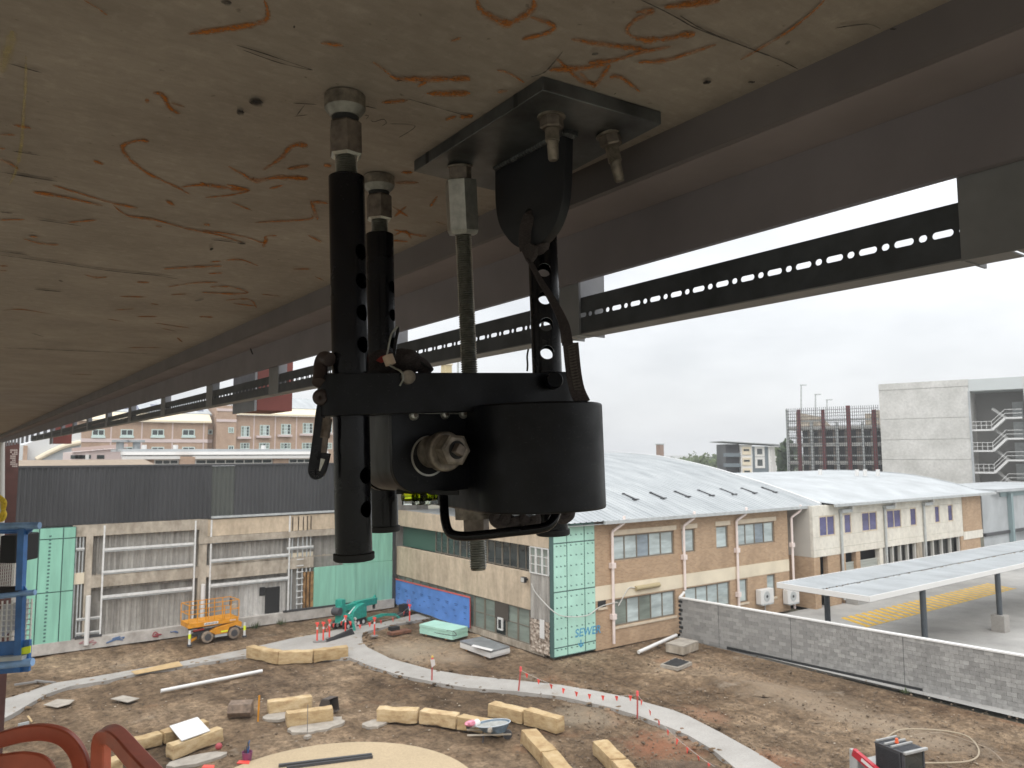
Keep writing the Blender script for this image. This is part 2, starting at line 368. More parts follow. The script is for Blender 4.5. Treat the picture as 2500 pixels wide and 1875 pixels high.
OR += R_(0, 600, 2.633, [
 ([(1080,265),(1250,240),(1400,235)],16), ([(1300,300),(1500,310),(1590,300),(1480,265),(1350,265)],18), ([(1050,150),(1200,140),(1430,130)],22), ([(1450,95),(1550,90),(1660,130)],18), ([(1500,370),(1650,390)],18),
 ([(730,415),(860,405)],16), ([(880,455),(1010,455)],14), ([(990,495),(1220,530)],18), ([(540,185),(620,205),(690,200)],18), ([(880,235),(960,235)],18), ([(1040,530),(1130,550)],14), ([(1280,455),(1370,460)],18),
 ([(20,415),(140,410),(330,440)],12), ([(770,325),(940,330)],14), ([(1100,315),(1200,310)],16), ([(1350,105),(1420,100)],16), ([(1340,180),(1430,175)],18), ([(970,372),(1020,380)],14), ([(1680,310),(1800,325)],14), ([(690,470),(800,490)],14), ([(1140,590),(1170,620)],14), ([(820,655),(1040,655)],12), ([(450,825),(600,830)],16), ([(1450,350),(1600,345),(1650,400)],14), ([(0,130),(50,130)],22), ([(0,160),(45,160)],14), ([(1880,150),(2000,150)],12)])
marks('crayon_marks', OR, M['orange'], .0012)
PN = R_(0, 0, 2.633, [([(1520,290),(1700,345),(2010,450)],7), ([(1560,320),(1800,405),(2010,452)],7), ([(50,405),(270,470)],9), ([(0,1105),(370,1168)],8), ([(80,970),(260,1000)],6), ([(230,1410),(520,1452)],5),
 ([(1885,662),(2035,672)],6), ([(1960,672),(1905,745)],8), ([(1890,748),(1978,738)],6), ([(1360,1540),(1540,1560)],7), ([(1530,1560),(1575,1570)],22), ([(0,1362),(85,1372)],7), ([(1350,1600),(1370,1603)],18), ([(1600,655),(1690,660)],40), ([(1520,720),(1570,725)],28), ([(1420,10),(1490,20)],26), ([(1885,172),(1897,174)],14)])
PN += R_(700, 150, 2.633, [([(540,375),(560,388),(620,372),(640,395),(612,415)],7), ([(665,400),(825,415),(720,490)],7), ([(500,285),(575,303)],6), ([(500,345),(525,350),(510,372)],6), ([(780,240),(950,290),(1190,360)],7), ([(705,125),(745,124)],8)])
PN += R_(1660, 0, 2.633, [([(0,100),(150,190),(420,300),(640,385),(760,445)],10), ([(680,275),(705,275)],24), ([(440,525),(480,530)],16), ([(150,530),(200,530)],16), ([(1000,180),(1200,155),(1290,185)],8), ([(1350,185),(1410,190)],10)])
PN += R_(1100, 0, 3.16, [([(1470,0),(1640,80),(1770,150),(1900,220),(2212,340)],12), ([(620,595),(720,560),(790,490),(865,398)],14), ([(1090,415),(1140,418)],22), ([(1950,635),(2010,635)],22), ([(1260,730),(1280,715)],8)])
PN += R_(0, 600, 2.633, [([(0,60),(300,100),(700,160),(1000,190),(1150,215)],7), ([(0,655),(600,680),(1000,695)],5), ([(220,280),(410,297)],8), ([(1350,20),(1370,22)],20), ([(1250,355),(1310,345)],14), ([(380,226),(400,226)],14), ([(200,560),(280,585)],9), ([(0,36),(180,60)],7)])
marks('pencil_marks', PN, M['pencil'], .0031)
marks('chalk_marks', R_(0, 0, 2.633, [([(90,200),(50,330),(10,470)],60), ([(165,360),(165,520),(150,750),(135,950),(100,1100),(60,1190)],22)]), M['yellow'], .005)
# a long cold joint in the slab: a real groove edge strip
# ------------------------------------------------------------------ edge beam, rails and studs
e1 = PX(1400, 499, XE).z
e2 = G(1400, 571, e1).x
e3 = PX(1400, 689, e2).z
Y0, Y1 = -4.5, 27.5
eb = thing('edge_beam', 'long purple-grey steel edge beam under the rim of the slab', 'edge beam', (XE, 0, ZS))
obj('upper_web', MB().b6(XE, XE+.012, Y0, Y1, e1, ZS+.29), mat('shaded web primer', (.15, .132, .136), .75, ns=6, amt=.12), eb)  # shade of the inward face is painted into this web's colour
obj('ledge', MB().b6(XE+.0125, e2-.001, Y0, Y1, e1-.0005, e1+.012), M['beam'], eb)  # lighter than the webs: ground bounce light painted into the colour
obj('lower_web', MB().b6(e2, e2+.012, Y0, Y1, e3, e1+.0125), mat('shaded blue grey primer', (.20, .178, .192), .7, ns=6, amt=.1), eb)  # partial shade painted into the lower web's colour
# cable tie poking from the ledge
tp = [PX(617, 822, e2-.002), PX(611, 838, e2-.01), PX(612, 852, e2-.012), PX(617, 865, e2-.004)]
t_ = MB(); t_.tube(smoothpath(tp), .0025, 6); t_.box(PX(616, 828, e2-.006), (.012, .03, .022), .3)
solo('cable_tie', t_, M['blackm'], 'thin black cable tie dangling from the edge beam left of the black tool', 'cable tie')
xr = e2+.02; zr1 = PX(1410, 729, xr).z; zr0 = PX(1410, 815, xr).z
def plate_holes(L, H, holes, th):
    """strip L x H in (s,z) from s=0, with stadium holes (centre, half length, radius); returns verts (s, z, o)"""
    mbv = MB(); N = 16; hs = sorted(holes); cuts = [0]
    for a, b in zip(hs[:-1], hs[1:]): cuts.append((a[0]+a[1]+b[0]-b[1])/2)
    cuts.append(L)
    for k, (c, hl, r) in enumerate(hs):
        a, b = cuts[k], cuts[k+1]; inn = []; outr = []
        for i in range(N):
            th_ = 2*pi*(i+.5)/N; cx, sy = cos(th_), sin(th_)
            inn.append((c+(hl if cx > 0 else -hl)+cx*r, H/2+sy*r))
            m = max(abs(cx), abs(sy)); ux, uy = cx/m, sy/m
            outr.append(((c+ux*(b-c)) if ux > 0 else (c+ux*(c-a)), H/2+uy*H/2))
        for i in range(N):  # snap corners
            x, y = outr[i]
        base = len(mbv.v)
        for o in (0, th):
            mbv.v += [Vector((x, y, o)) for x, y in inn]+[Vector((x, y, o)) for x, y in outr]+[Vector((a, 0, o)), Vector((b, 0, o)), Vector((b, H, o)), Vector((a, H, o))]
        K = 2*N+4
        for o in (0, 1):
            q = base+o*K
            for i in range(N):
                j = (i+1) % N; mbv.f.append((q+i, q+j, q+N+j, q+N+i))
            # corner fillers
            for i in range(N):
                j = (i+1) % N; p1, p2 = outr[i], outr[j]
                if abs(p1[0]-p2[0]) > 1e-7 and abs(p1[1]-p2[1]) > 1e-7:
                    cxn = 0 if (p1[0]+p2[0])/2 < c else 1; cyn = 0 if (p1[1]+p2[1])/2 < H/2 else 1
                    mbv.f.append((q+N+i, q+N+j, q+2*N+(cxn if cyn == 0 else 3-cxn)))
        for i in range(N):
            j = (i+1) % N; mbv.f.append((base+i, base+K+i, base+K+j, base+j))
        for i in range(4):
            j = (i+1) % 4; mbv.f.append((base+2*N+i, base+2*N+j, base+K+2*N+j, base+K+2*N+i))
    return mbv
def yat(px, x): return x/tan(yaw+atan((px-1250)/FPX))
stud_px = [2475, 1386, 925, 661, 505, 393, 313, 257, 211]
sy = [yat(p, e2+.01) for p in stud_px]; sy[0] = yat(2368, e2+.016)-.056
stp = (sy[-1]-sy[-3])/2
while sy[-1] < 25: sy.append(sy[-1]+stp)
H = zr1-zr0; pitch = yat(2128, xr)-yat(2218, xr)
ORD = ['', '', '', 'first', 'second', 'third', 'fourth', 'fifth', 'sixth', 'seventh', 'eighth', 'ninth', 'tenth']
def FARST(i): return ORD[i]+' hanging steel stud to the left of the black tool, counted from the tool' if i < len(ORD) else 'tiny far hanging stud crowded beside the red column'
def FARRL(i): return ORD[i-1]+' slotted rail length left of the black tool, counted from the tool' if i-1 < len(ORD) else 'tiny far slotted rail length beside the red column'
names_near = {0: 'wide grey stud at the right end of the slotted rail', 1: 'grey stud hanging just right of the webbing strap', 2: 'grey stud mostly hidden behind the two black tubes'}
zt = e3+.05
for i, y in enumerate(sy):
    w = .11 if i == 0 or i > 2 else .062
    fd = .085 if i < 3 else .05
    st = thing('steel_stud', names_near.get(i, FARST(i)), 'stud', (e2+.05, y, zt), 'hanging studs left of the tool' if i > 2 else None)
    m_ = MB(); m_.b6(e2+.016, e2+.019, y-w/2, y+w/2, zr0-.004, zt)
    obj('web', m_, M['stud'], st)
    for s in (-1, 1):
        m_ = MB(); m_.b6(e2+.019, e2+fd, y+s*w/2-.0015, y+s*w/2+.0015, zr0-.004, zt); obj('flange', m_, M['stud'], st)
ends = [-1.2]+sy
for i in range(len(ends)-1):
    a, b = ends[i]+(.003 if i else .0), ends[i+1]-.003
    L = b-a
    if i > 14: continue
    lab = {0: 'nearest slotted steel rail length running out of the frame at right', 1: 'long slotted steel rail with bright slots at upper right over sky', 2: 'slotted steel rail length behind the threaded rod of the tool', 3: 'slotted steel rail length behind the two black tubes'}.get(i, FARRL(i))
    hs = []; c = pitch*.5; 
    while c < L-pitch*.4:
        hs.append((c, .0085, .0048)); 
        if c+pitch/2 < L-.01: hs.append((c+pitch/2, 0.0008, .0048))
        c += pitch
    if not hs: continue
    P = plate_holes(L, H, hs, .0022)
    m_ = MB(); m_.v = [Vector((xr+v.z, a+v.x, zr0+v.y)) for v in P.v]; m_.f = P.f
    rl = thing('slotted_rail', lab, 'slotted rail', (xr, (a+b)/2, zr0), 'far slotted rails' if i > 3 else None)
    obj('web', m_, M['rail'], rl, ang=20)
    obj('bottom_flange', MB().b6(xr-.0005, xr+.045, a, b, zr0-.0024, zr0-.0003), M['stud'], rl)
    obj('top_flange', MB().b6(xr+.0025, xr+.05, a, b, zr1-.0022, zr1), M['stud'], rl)
# red oxide stub steel behind the rail
def stub(pL, pM, pR, pyb, x0, label):
    y = x0/tan(yaw+atan((pM-1250)/FPX)); x1 = y*tan(yaw+atan((pR-1250)/FPX)); yb = x0/tan(yaw+atan((pL-1250)/FPX))
    zb = PY(pM, pyb, y).z
    t = thing('steel_hanger', label, 'steel hanger', ((x0+x1)/2, (y+yb)/2, zb))
    obj('box_section', MB().b6(x0, x1, y, yb, zb, ZS+.2), M['redox'], t)
    obj('end_plate', MB().b6(x0-.012, x0-.001, y+.0, yb+.03, zb-.004, ZS+.2), M['stud'], t)
stub(577, 626, 712, 1001, e2+.14, 'red oxide painted steel hanger behind the slotted rail, nearest the black tube')
stub(126, 132, 177, 1083, e2+.14, 'small far red oxide steel hanger behind the rail near the left edge')
# red column beyond the far end of the slab edge, through the whole height
yc = 28.2
xl_ = (yc)*tan(yaw+atan((9-1250)/FPX)); xr_ = yc*tan(yaw+atan((51-1250)/FPX))
t = thing('steel_column', 'tall red oxide steel column at the left edge of the picture', 'steel column', ((xl_+xr_)/2, yc+.1, 0))
obj('front_flange', MB().b6(xl_, xr_, yc, yc+.016, 0, ZS-.08), mat('dull red oxide', (.085, .036, .03), .7, ns=3, amt=.2), t)
obj('web', MB().b6((xl_+xr_)/2-.006, (xl_+xr_)/2+.006, yc+.0165, yc+.28, 0, ZS-.08), M['redox'], t)
obj('rear_flange', MB().b6(xl_, xr_, yc+.2805, yc+.297, 0, ZS-.08), M['redox'], t)
mk = MB()
for j in range(9):
    for i in range(4):
        if random.random() < .8:
            p = PY(27+i*4.6, 1099+j*4.9, yc-.002); mk.b6(p.x-.02, p.x+.02, yc-.006, yc-.002, p.z-.022, p.z+.022)
obj('paint_marks', mk, mat('white paint marks', (.42, .36, .33), .7), t)
# ------------------------------------------------------------------ anchor plate with lug
zp0 = ZS-.0205
c4 = [G(1325, 184, ZS), G(1614, 271, ZS), G(1275, 456, ZS), G(1011, 391, ZS)]
bp = thing('anchor_plate', 'dark steel plate bolted under the slab with a hanging rounded lug', 'anchor plate', sum(c4, Vector())/4)
pm = MB(); pm.box8([Vector((p.x, p.y, zp0)) for p in c4], [Vector((p.x, p.y, ZS-.0006)) for p in c4])
obj('plate', pm, M['plate'], bp, bevel=.0012)
ink = MB()
for px_, a in ((1262, 222), (1050, 360)):
    p0 = c4[0]+(c4[3]-c4[0])*((1325-px_)/314.); d = (c4[3]-c4[0]).normalized(); nrm = Vector((d.y, -d.x, 0)); 
    if nrm.x > 0: nrm = -nrm
    p0 = c4[0].lerp(c4[3], .16 if a == 222 else .86)
    ink.box8([Vector((*(p0+nrm*k+d*e).xy, zp0+.0003)) for k, e in ((0, 0), (.0004, 0), (.0004, .009), (0, .009))], [Vector((*(p0+nrm*k+d*e).xy, ZS-.001)) for k, e in ((0, 0), (.0004, 0), (.0004, .009), (0, .009))])
obj('ink_marks', ink, M['blackm'], bp)
# lug: plate in the plane x = const
xl = G(1320, 352, zp0).x
prof = [(1209, 416), (1209, 470), (1211, 510), (1219, 548), (1236, 578), (1258, 600), (1285, 608), (1316, 596), (1345, 565), (1364, 525), (1374, 480), (1378, 420), (1380, 320)]
pl = smoothpath([PX(x, y, xl) for x, y in prof], 4)
pl[0].z = zp0+.0005; pl[-1].z = zp0+.0005
th = .0155
lm = MB(); lm.prism(pl, (th, 0, 0))
lug = obj('lug', lm, M['lug'], bp, bevel=.0008)
hc = PX(1290, 524, xl)
cut(lug, MB().cyl(hc-Vector((.01, 0, 0)), hc+Vector((.04, 0, 0)), .0098, 24))
wb = MB()
ya, yb = pl[0].y, pl[-1].y
for k in range(26):
    y = ya+(yb-ya)*(k+.5)/26; wb.ico((xl-.001, y, zp0-.001), .0062, 1, .12, (1, 1.0, .9))
for k in range(26):
    y = ya+(yb-ya)*(k+.5)/26; wb.ico((xl+th+.001, y, zp0-.001), .0062, 1, .12, (1, 1.0, .9))
for k in range(5): wb.ico((xl+th*k/4, min(ya, yb)-.003, zp0-.003), .0075, 1, .12)
obj('weld_bead', wb, M['plate'], bp)
def stud_bolt(top, axis, L, nutL, r, label_parent):
    """washer, hex nut, threaded shank with a stepped pin end"""
    axis = Vector(axis).normalized()
    b = MB(); prof = []; n = int((L*.62)/.0022); t = 0
    for i in range(n): prof += [(t, r), (t+.0012, r*.82)]; t += .0022
    prof += [(t, r*.86), (t+.002, r*.80), (L-.003, r*.72), (L, r*.58)]
    bolt = obj('anchor_bolt', b.lathe(top, axis, prof, 18), M['worn'], label_parent)
    w = MB().lathe(top, axis, [(-.001, r*1.95), (.0026, r*1.95)], 28); obj('washer', w, M['worn'], bolt)
    nu = MB().lathe(top+axis*.0027, axis, [(0, r*1.62), (nutL*.85, r*1.66), (nutL, r*1.45)], 6, ph=.3); obj('nut', nu, M['nut'], bolt, ang=20)
def bolt_px(p0, p1, r):
    a = G(*p0, zp0+.0005); w = (a-O).dot(fh); b = C(*p1, w+.004); stud_bolt(a, b-a, (b-a).length, .0155, r, bp)
bolt_px((1346, 284), (1351, 392), .0104)
bolt_px((1487, 329), (1513, 443), .0104)
# ------------------------------------------------------------------ pulling tool
TU = rh; TW = fh
def T(u, w, z):  # tool space: metres right, forward, up from the eye; the whole rig leans a degree and a half
    k = tan(radians(1.5)); return O+rh*(u-z*k)+fh*w+Z*(z+(u+.1)*k)
tool = thing('pull_test_rig', 'black three-legged anchor pull tester hanging under the slab with threaded rod', 'pull tester', C(1145, 1100, 1.2))
def tubeleg(top_px, bot_px, w, wb_, foot=True, r=.0245, holes=None, hdir=None, zfoot=None, thru=False):
    a = C(*top_px, w); b = C(*bot_px, wb_); d = (b-a).normalized(); L = (b-a).length
    m_ = MB(); n = 40; ri = r-.0028
    vs = []; fs = []
    for (t, rr) in ((0, r), (L, r), (L, ri), (0, ri)): pass
    m_.lathe(a, d, [(0, ri), (0, r-.001), (.001, r), (L-.001, r), (L, r-.001), (L, ri)], n, cap=False)
    nb = n*6
    base = len(m_.v)-n*6
    # inner wall
    m_.f += [(base+5*n+k, base+5*n+(k+1) % n, base+(k+1) % n, base+k) for k in range(n)]
    leg = obj('tube_leg', m_, M['blackg'], tool)
    if holes:
        cm = MB()
        for (hx, hy, dr) in holes:
            t = ((hy-top_px[1])/(bot_px[1]-top_px[1])); c = a.lerp(b, t); v = Vector(dr).normalized()
            cm.cyl(c, c+v*.06, .0112, 24) if not thru else cm.cyl(c-v*.06, c+v*.06, .0112, 24)
        cut(leg, cm)
    rim = MB().lathe(b-d*.001, d, [(0, r+.0006), (.001, r+.0028), (.009, r+.0028), (.0105, r+.001), (.0105, r-.006), (.004, r-.007)], n, cap=True)
    obj('end_cap', rim, M['blackm'], leg)
    return leg, a, b, d
hd = rh*.88-fh*.47
L1, a1, b1, d1 = tubeleg((846, 432), (864, 1350), 1.02, 1.03, holes=[(0, y, hd) for y in (626, 697, 775, 853, 1166, 1245)])
L2, a2, b2, d2 = tubeleg((927, 572), (938, 1284), 1.33, 1.34, holes=[(0, y, rh*.95-fh*.3) for y in (706, 775, 845)])
h3 = O-C(1340, 800, 1.24); h3.z = -.03; h3 = h3.normalized()+rh*.06
L3, a3, b3, d3 = tubeleg((1321, 500), (1350, 1292), 1.235, 1.245, holes=[(0, y, h3) for y in (671, 738, 803, 870)], thru=True)
def foot(a, d, top):
    """screw jack foot from the tube top up to the soffit"""
    up_ = -d; L = (top.z-a.z)/up_.z
    scr = MB(); prof = []; t = -.02
    while t < L*.36+.004: prof += [(t, .0150), (t+.0005, .0150), (t+.0018, .0124)]; t += .0032
    s = obj('jack_screw', scr.lathe(a, up_, prof, 28), M['thread'], tool)
    hx = MB().lathe(a, up_, [(L*.262, .0238), (L*.63, .0238), (L*.662, .0205)], 6, ph=.45); obj('hex_nut', hx, M['nut'], s, ang=20)
    nk = MB().lathe(a, up_, [(L*.232, .0195), (L*.261, .0232)], 6, ph=.45); obj('nut_chamfer', nk, M['zinc'], s)
    obj('neck', MB().lathe(a, up_, [(L*.655, .0185), (L*.70, .0178), (L*.735, .0195)], 28), M['blackm'], s); obj('cup_bevel', MB().lathe(a, up_, [(L*.725, .0205), (L*.745, .0212), (L*.82, .0278), (L*.829, .0281)], 32), M['bevel'], s)
    cp = MB().lathe(a, up_, [(L*.83, .0282), (L*.985, .0282), (L-.0008, .027)], 32); obj('swivel_cup', cp, M['worn'], s)
foot(a1, d1, G(843, 240, ZS)); foot(a2, d2, G(926, 430, ZS))
foot(a3, d3, Vector((0, 0, ZS)))
# threaded rod with coupling nut on the anchor
ra = C(1131, 575, 1.25); rb = C(1168, 1392, 1.235); rd = (rb-ra).normalized(); RL = (rb-ra).length; rr = .0138
prof = []; t = -.05
while t < RL-.004: prof += [(t, rr), (t+.0007, rr), (t+.0021, rr*.83), (t+.0024, rr*.83)]; t += .0038
prof += [(RL-.003, rr*.93), (RL, rr*.78)]
rod = obj('threaded_rod', MB().lathe(ra, rd, prof, 26), M['thread'], tool)
ct = G(1123, 405, zp0+.0005); L_ = (ra-ct).length; cd = (ra-ct).normalized()
cn = MB().lathe(ct, cd, [(.0, .021), (.003, .021)], 30); obj('washer', cn, M['worn'], rod)
cn = MB().lathe(ct, cd, [(.003, .0185), (L_*.205, .0185)], 8); obj('stub_nut', cn, M['nut'], rod, ang=20)
cn = MB().lathe(ct, cd, [(L_*.205, .0262), (L_*.215, .0275), (L_*.93, .0275)], 6, ph=.62); obj('coupling_nut', cn, M['zinc'], rod, ang=20)
cn = MB().lathe(ct, cd, [(L_*.931, .0275), (L_*.99, .0245)], 6, ph=.62); obj('nut_chamfer', cn, M['zinc'], rod, ang=20)
# bridge arm: plate with round bosses round the legs
def circ(cx, cy, r, n=28): return [(cx+r*cos(2*pi*k/n), cy+r*sin(2*pi*k/n)) for k in range(n)]
def hull(P):
    P = sorted(set(P)); lo = []; hi = []
    for p in P:
        while len(lo) > 1 and (lo[-1][0]-lo[-2][0])*(p[1]-lo[-2][1])-(lo[-1][1]-lo[-2][1])*(p[0]-lo[-2][0]) <= 0: lo.pop()
        lo.append(p)
    for p in P[::-1]:
        while len(hi) > 1 and (hi[-1][0]-hi[-2][0])*(p[1]-hi[-2][1])-(hi[-1][1]-hi[-2][1])*(p[0]-hi[-2][0]) <= 0: hi.pop()
        hi.append(p)
    return lo[:-1]+hi[:-1]
def uw(px, w): return ((px-1250)/FPX*w, w)
A1 = uw(855, 1.025); A3 = uw(1344, 1.19); A2 = uw(931, 1.335)
# arm bottom/top heights follow the leaning bar seen in the photo
def arm_poly(c1, c2, r1, r2):
    return hull(circ(*c1, r1)+circ(*c2, r2))
def armprism(name, c1, c2, r1, r2, zt1, zt2, h):
    P = arm_poly(c1, c2, r1, r2); m_ = MB(); L = Vector((c2[0]-c1[0], c2[1]-c1[1], 0)); 
    def zt_(p): k = ((p[0]-c1[0])*L.x+(p[1]-c1[1])*L.y)/L.length_squared; return zt1+(zt2-zt1)*k
    bot = [O+rh*p[0]+fh*p[1]+Z*(zt_(p)-h) for p in P]; top = [O+rh*p[0]+fh*p[1]+Z*zt_(p) for p in P]; n = len(P)
    m_.add(bot+top, [tuple(range(n))[::-1], tuple(n+k for k in range(n))]+[(k, (k+1) % n, (k+1) % n+n, k+n) for k in range(n)])
    return obj(name, m_, M['black'], tool, bevel=.0012)
zA1 = (1108-906)/FPX*(1.025-.044); zA3 = (1106-907)/FPX*(1.19-.04)
arm = armprism('bridge_arm', A1, A3, .044, .041, zA1, zA3, .055)
arm2 = armprism('bridge_arm', A2, A3, .04, .036, zA1+.004, zA3+.001, .052)
def onarm(px, py, out=.0):  # a point on the arm's front face
    k = (px-775)/(1395-775); w = (1.025-.044)+k*((1.19-.041)-(1.025-.044)); return C(px, py, w-out)
fn = (-fh*.97-rh*.24).normalized(); fn = -fh
# pins with their clip
pa = onarm(972, 924, .0); pin = MB().lathe(pa+fh*.03, (-fh+rh*.34), [(0, .0098), (.052, .0098), (.0535, .009)], 28)
pin1 = obj('lock_pin', pin, M['worn'], tool)
sl_ = MB(); s0 = onarm(925, 930); 
q = [onarm(912, 926, .001), onarm(965, 924, .001)]
obj('pin_slot', MB().add(*[[], []]) if False else MB().cyl(q[0]+fh*.004, q[0]-fh*.0006, .0125, 24), M['blackm'], tool)
k_ = MB(); cp_ = [(973, 800), (961, 803), (953, 830), (946, 865), (950, 880)]
clip = smoothpath([C(x, y, .985) for x, y in [(971, 797), (956, 815), (948, 850), (945, 872), (951, 890), (965, 899), (980, 908), (984, 925), (976, 942)]], 6)
k_.tube(clip, .0014, 8); obj('r_clip', k_, M['thread'], tool)
leaf = [C(x, y, .986) for x, y in [(974, 797), (968, 805), (962, 830), (958, 860), (955, 885), (960, 889), (966, 860), (971, 825), (976, 802)]]
obj('clip_tail', MB().prism(leaf, fh*.0012), M['blackg'], tool)
sc_ = [C(946, 868, .984), C(954, 890, .984)]
obj('clip_sleeve', MB().cyl(sc_[0], sc_[1], .0072, 18), mat('tan plastic sleeve', (.42, .32, .24), .5), tool)
pb = onarm(1345, 930); pin = MB().lathe(pb+fh*.03, (-fh+rh*.12), [(0, .0125), (.045, .0125), (.047, .011)], 28); obj('lock_pin', pin, M['black'], tool)
# main body: drum with a narrowing tail round the rod
D0 = (.037, 1.105); RD = .0955; tail = (-.102, 1.315)
P = hull(circ(*D0, RD, 72)+circ(*tail, .045, 24)); n = len(P)
def body(z0, z1, ins=0): return [T(p[0], p[1], z0) for p in P]
m_ = MB(); m_.add([T(p[0], p[1], -.083) for p in P]+[T(p[0], p[1], .0665) for p in P], [tuple(range(n))[::-1], tuple(n+k for k in range(n))]+[(k, (k+1) % n, (k+1) % n+n, k+n) for k in range(n)])
drum = obj('drum_housing', m_, M['black'], tool, bevel=.003)
# gear block, square to the slab edge; spindle points at the viewer's right
XA = Vector((1, 0, 0)); YA = Vector((0, 1, 0))
B0 = C(958, 1100, 1.035)
def BK(s, d, z): # along the face, into the depth, height from eye
    k = tan(radians(1.5)); p = B0+XA*s+YA*d; u = (p-O).dot(rh); return Vector((p.x, p.y, HC+z))+Z*((u+.1)*k)-rh*(z*k)
zb_, ztp = -.0515, .0605; rc = .038; pr = [(.172, zb_), (.172, ztp), (0, ztp)]
for i in range(9):
    th_ = pi+pi/2*i/8; pr.append((rc+rc*cos(th_), zb_+rc+rc*sin(th_)))
m_ = MB(); m_.prism([BK(s, 0, z) for s, z in pr], YA*.009); obj('front_plate', m_, M['black'], tool, bevel=.0012)
m_ = MB(); m_.prism([BK(s*.995+.0008, .0095, z*.985) for s, z in pr], YA*.085); blk = obj('gear_block', m_, M['side'], tool, bevel=.001)
m_ = MB(); m_.prism([BK(s, .095, z) for s, z in pr], YA*.009); obj('rear_plate', m_, M['black'], tool, bevel=.0012)
obj('gasket_strip', MB().box8([BK(.01, -.002, .0575), BK(.12, -.002, .0575), BK(.12, .05, .0575), BK(.01, .05, .0575)], [BK(.01, -.002, .059), BK(.12, -.002, .059), BK(.12, .05, .059), BK(.01, .05, .059)]), M['zinc'], tool)
def screw(px, py, r=.0072):
    d = ray(px, py); k = (B0.y-O.y)/d.y; p = O+d*k
    s = MB().lathe(p+YA*.003, -YA, [(0, r), (.005, r), (.0078, r*.75), (.009, r*.3)], 20); sc = obj('cap_screw', s, M['zinc'], tool)
    obj('socket', MB().lathe(p-YA*.0058, -YA, [(0, r*.42), (.0006, r*.42)], 6), M['nut'], sc)
screw(1010, 1014); screw(1086, 1011); screw(1131, 1010)
for yy in (1020,): 
    sp_ = C(948, yy, 1.06); obj('cap_screw', MB().lathe(sp_+XA*.01, -XA, [(0, .008), (.008, .008), (.0095, .004)], 18), M['worn'], tool)
d = ray(1047, 1113); sc0 = O+d*((B0.y-O.y)/d.y)
ring = MB().lathe(sc0+YA*.001, -YA, [(0, .0285), (.0022, .0285), (.0022, .0258), (0, .0258)], 40, cap=False); obj('bearing_ring', ring, M['zinc'], tool)
obj('bearing_seal', MB().lathe(sc0+YA*.001, -YA, [(0, .0258), (.001, .0258)], 40), M['blackm'], tool)
spd = (-YA).normalized()
spn = obj('spindle', MB().lathe(sc0+Vector((.004, 0, .006)), -YA, [(0, .0228), (.026, .0228), (.027, .0262), (.0285, .0272), (.040, .0272), (.042, .0266), (.0435, .0245)], 40), M['worn'], tool)
s1 = sc0+Vector((.006, 0, .008))-YA*.0435
obj('spindle_hex', MB().lathe(s1, -YA, [(0, .0225), (.019, .0225), (.0205, .0185), (.0206, .0115)], 6, ph=.2), M['worn'], spn, ang=20)
obj('key_recess', MB().lathe(s1-YA*.0207, -YA, [(0, .0125), (.0004, .0125)], 24), M['blackm'], spn)
sq = MB().box(s1-YA*.026, (.0135, .012, .0135), m=Matrix.Rotation(.5, 3, 'Y')); obj('square_drive', sq, M['nut'], spn, bevel=.001)
# under the body: collar, hex nut on the rod, handle, spirit vials, webbing
def onrod(z): return ra+rd*((HC+z-ra.z)/rd.z)
obj('lower_collar', MB().cyl(onrod(-.075), onrod(-.1035), .0335, 36), M['worn'], tool)
obj('lower_nut', MB().lathe(onrod(-.104), rd, [(0, .0205), (.026, .0205), (.029, .018)], 6, ph=.25), M['nut'], tool, ang=20)
hp = [(1082, 1195), (1084, 1230), (1087, 1270), (1098, 1300), (1128, 1309), (1180, 1306), (1250, 1298), (1318, 1290), (1345, 1278), (1357, 1255), (1360, 1240)]
hw = [1.13, 1.11, 1.09, 1.08, 1.07, 1.06, 1.05, 1.045, 1.05, 1.06, 1.07]
obj('carry_handle', MB().tube(smoothpath([C(x, y, w) for (x, y), w in zip(hp, hw)], 7), .0066, 14), M['blackg'], tool)
vb = [C(988, 1203, 1.075), C(1052, 1203, 1.075)]
vh = obj('vial_bracket', MB().bar(C(970, 1200, 1.08), C(1120, 1203, 1.08), .02, .006), M['blackm'], tool)
for px_, ang_ in ((1002, 0), (1028, .5), (1046, 1.0)):
    p = C(px_, 1213, 1.078)
    v_ = obj('spirit_vial', MB().cyl(p+rh*.008*cos(ang_)+fh*.02*sin(ang_), p-rh*.009*cos(ang_)-fh*.012, .0058, 20), M['vial'], tool)
    obj('vial_block', MB().box(p-Z*.003, (.021, .018, .016), -yaw+ang_), M['acryl'], v_, bevel=.001)
# ------------------------------------------------------------------ webbing, carabiner, lanyard
def strap(mb_, pts, wv, w, th_, k=7):
    P_ = smoothpath(pts, k); n_ = len(P_); vs = []
    for i, p in enumerate(P_):
        d_ = (P_[min(i+1, n_-1)]-P_[max(i-1, 0)]).normalized(); W_ = (wv(i/(n_-1)) if callable(wv) else Vector(wv)); W_ = (W_-d_*W_.dot(d_)).normalized(); N_ = d_.cross(W_)
        w_ = w(i/(n_-1)) if callable(w) else w
        vs += [p+W_*w_/2+N_*th_/2, p-W_*w_/2+N_*th_/2, p-W_*w_/2-N_*th_/2, p+W_*w_/2-N_*th_/2]
    fs = [(4*i+a, 4*i+(a+1) % 4, 4*i+4+(a+1) % 4, 4*i+4+a) for i in range(n_-1) for a in range(4)]+[(3, 2, 1, 0), (4*n_-4, 4*n_-3, 4*n_-2, 4*n_-1)]
    return mb_.add(vs, fs)
ln = thing('webbing_strap', 'dark webbing strap knotted through the lug and hanging down to the tool drum', 'webbing strap', PX(1285, 605, xl))
wl = (PX(1285, 560, xl)-O).dot(fh)-.03
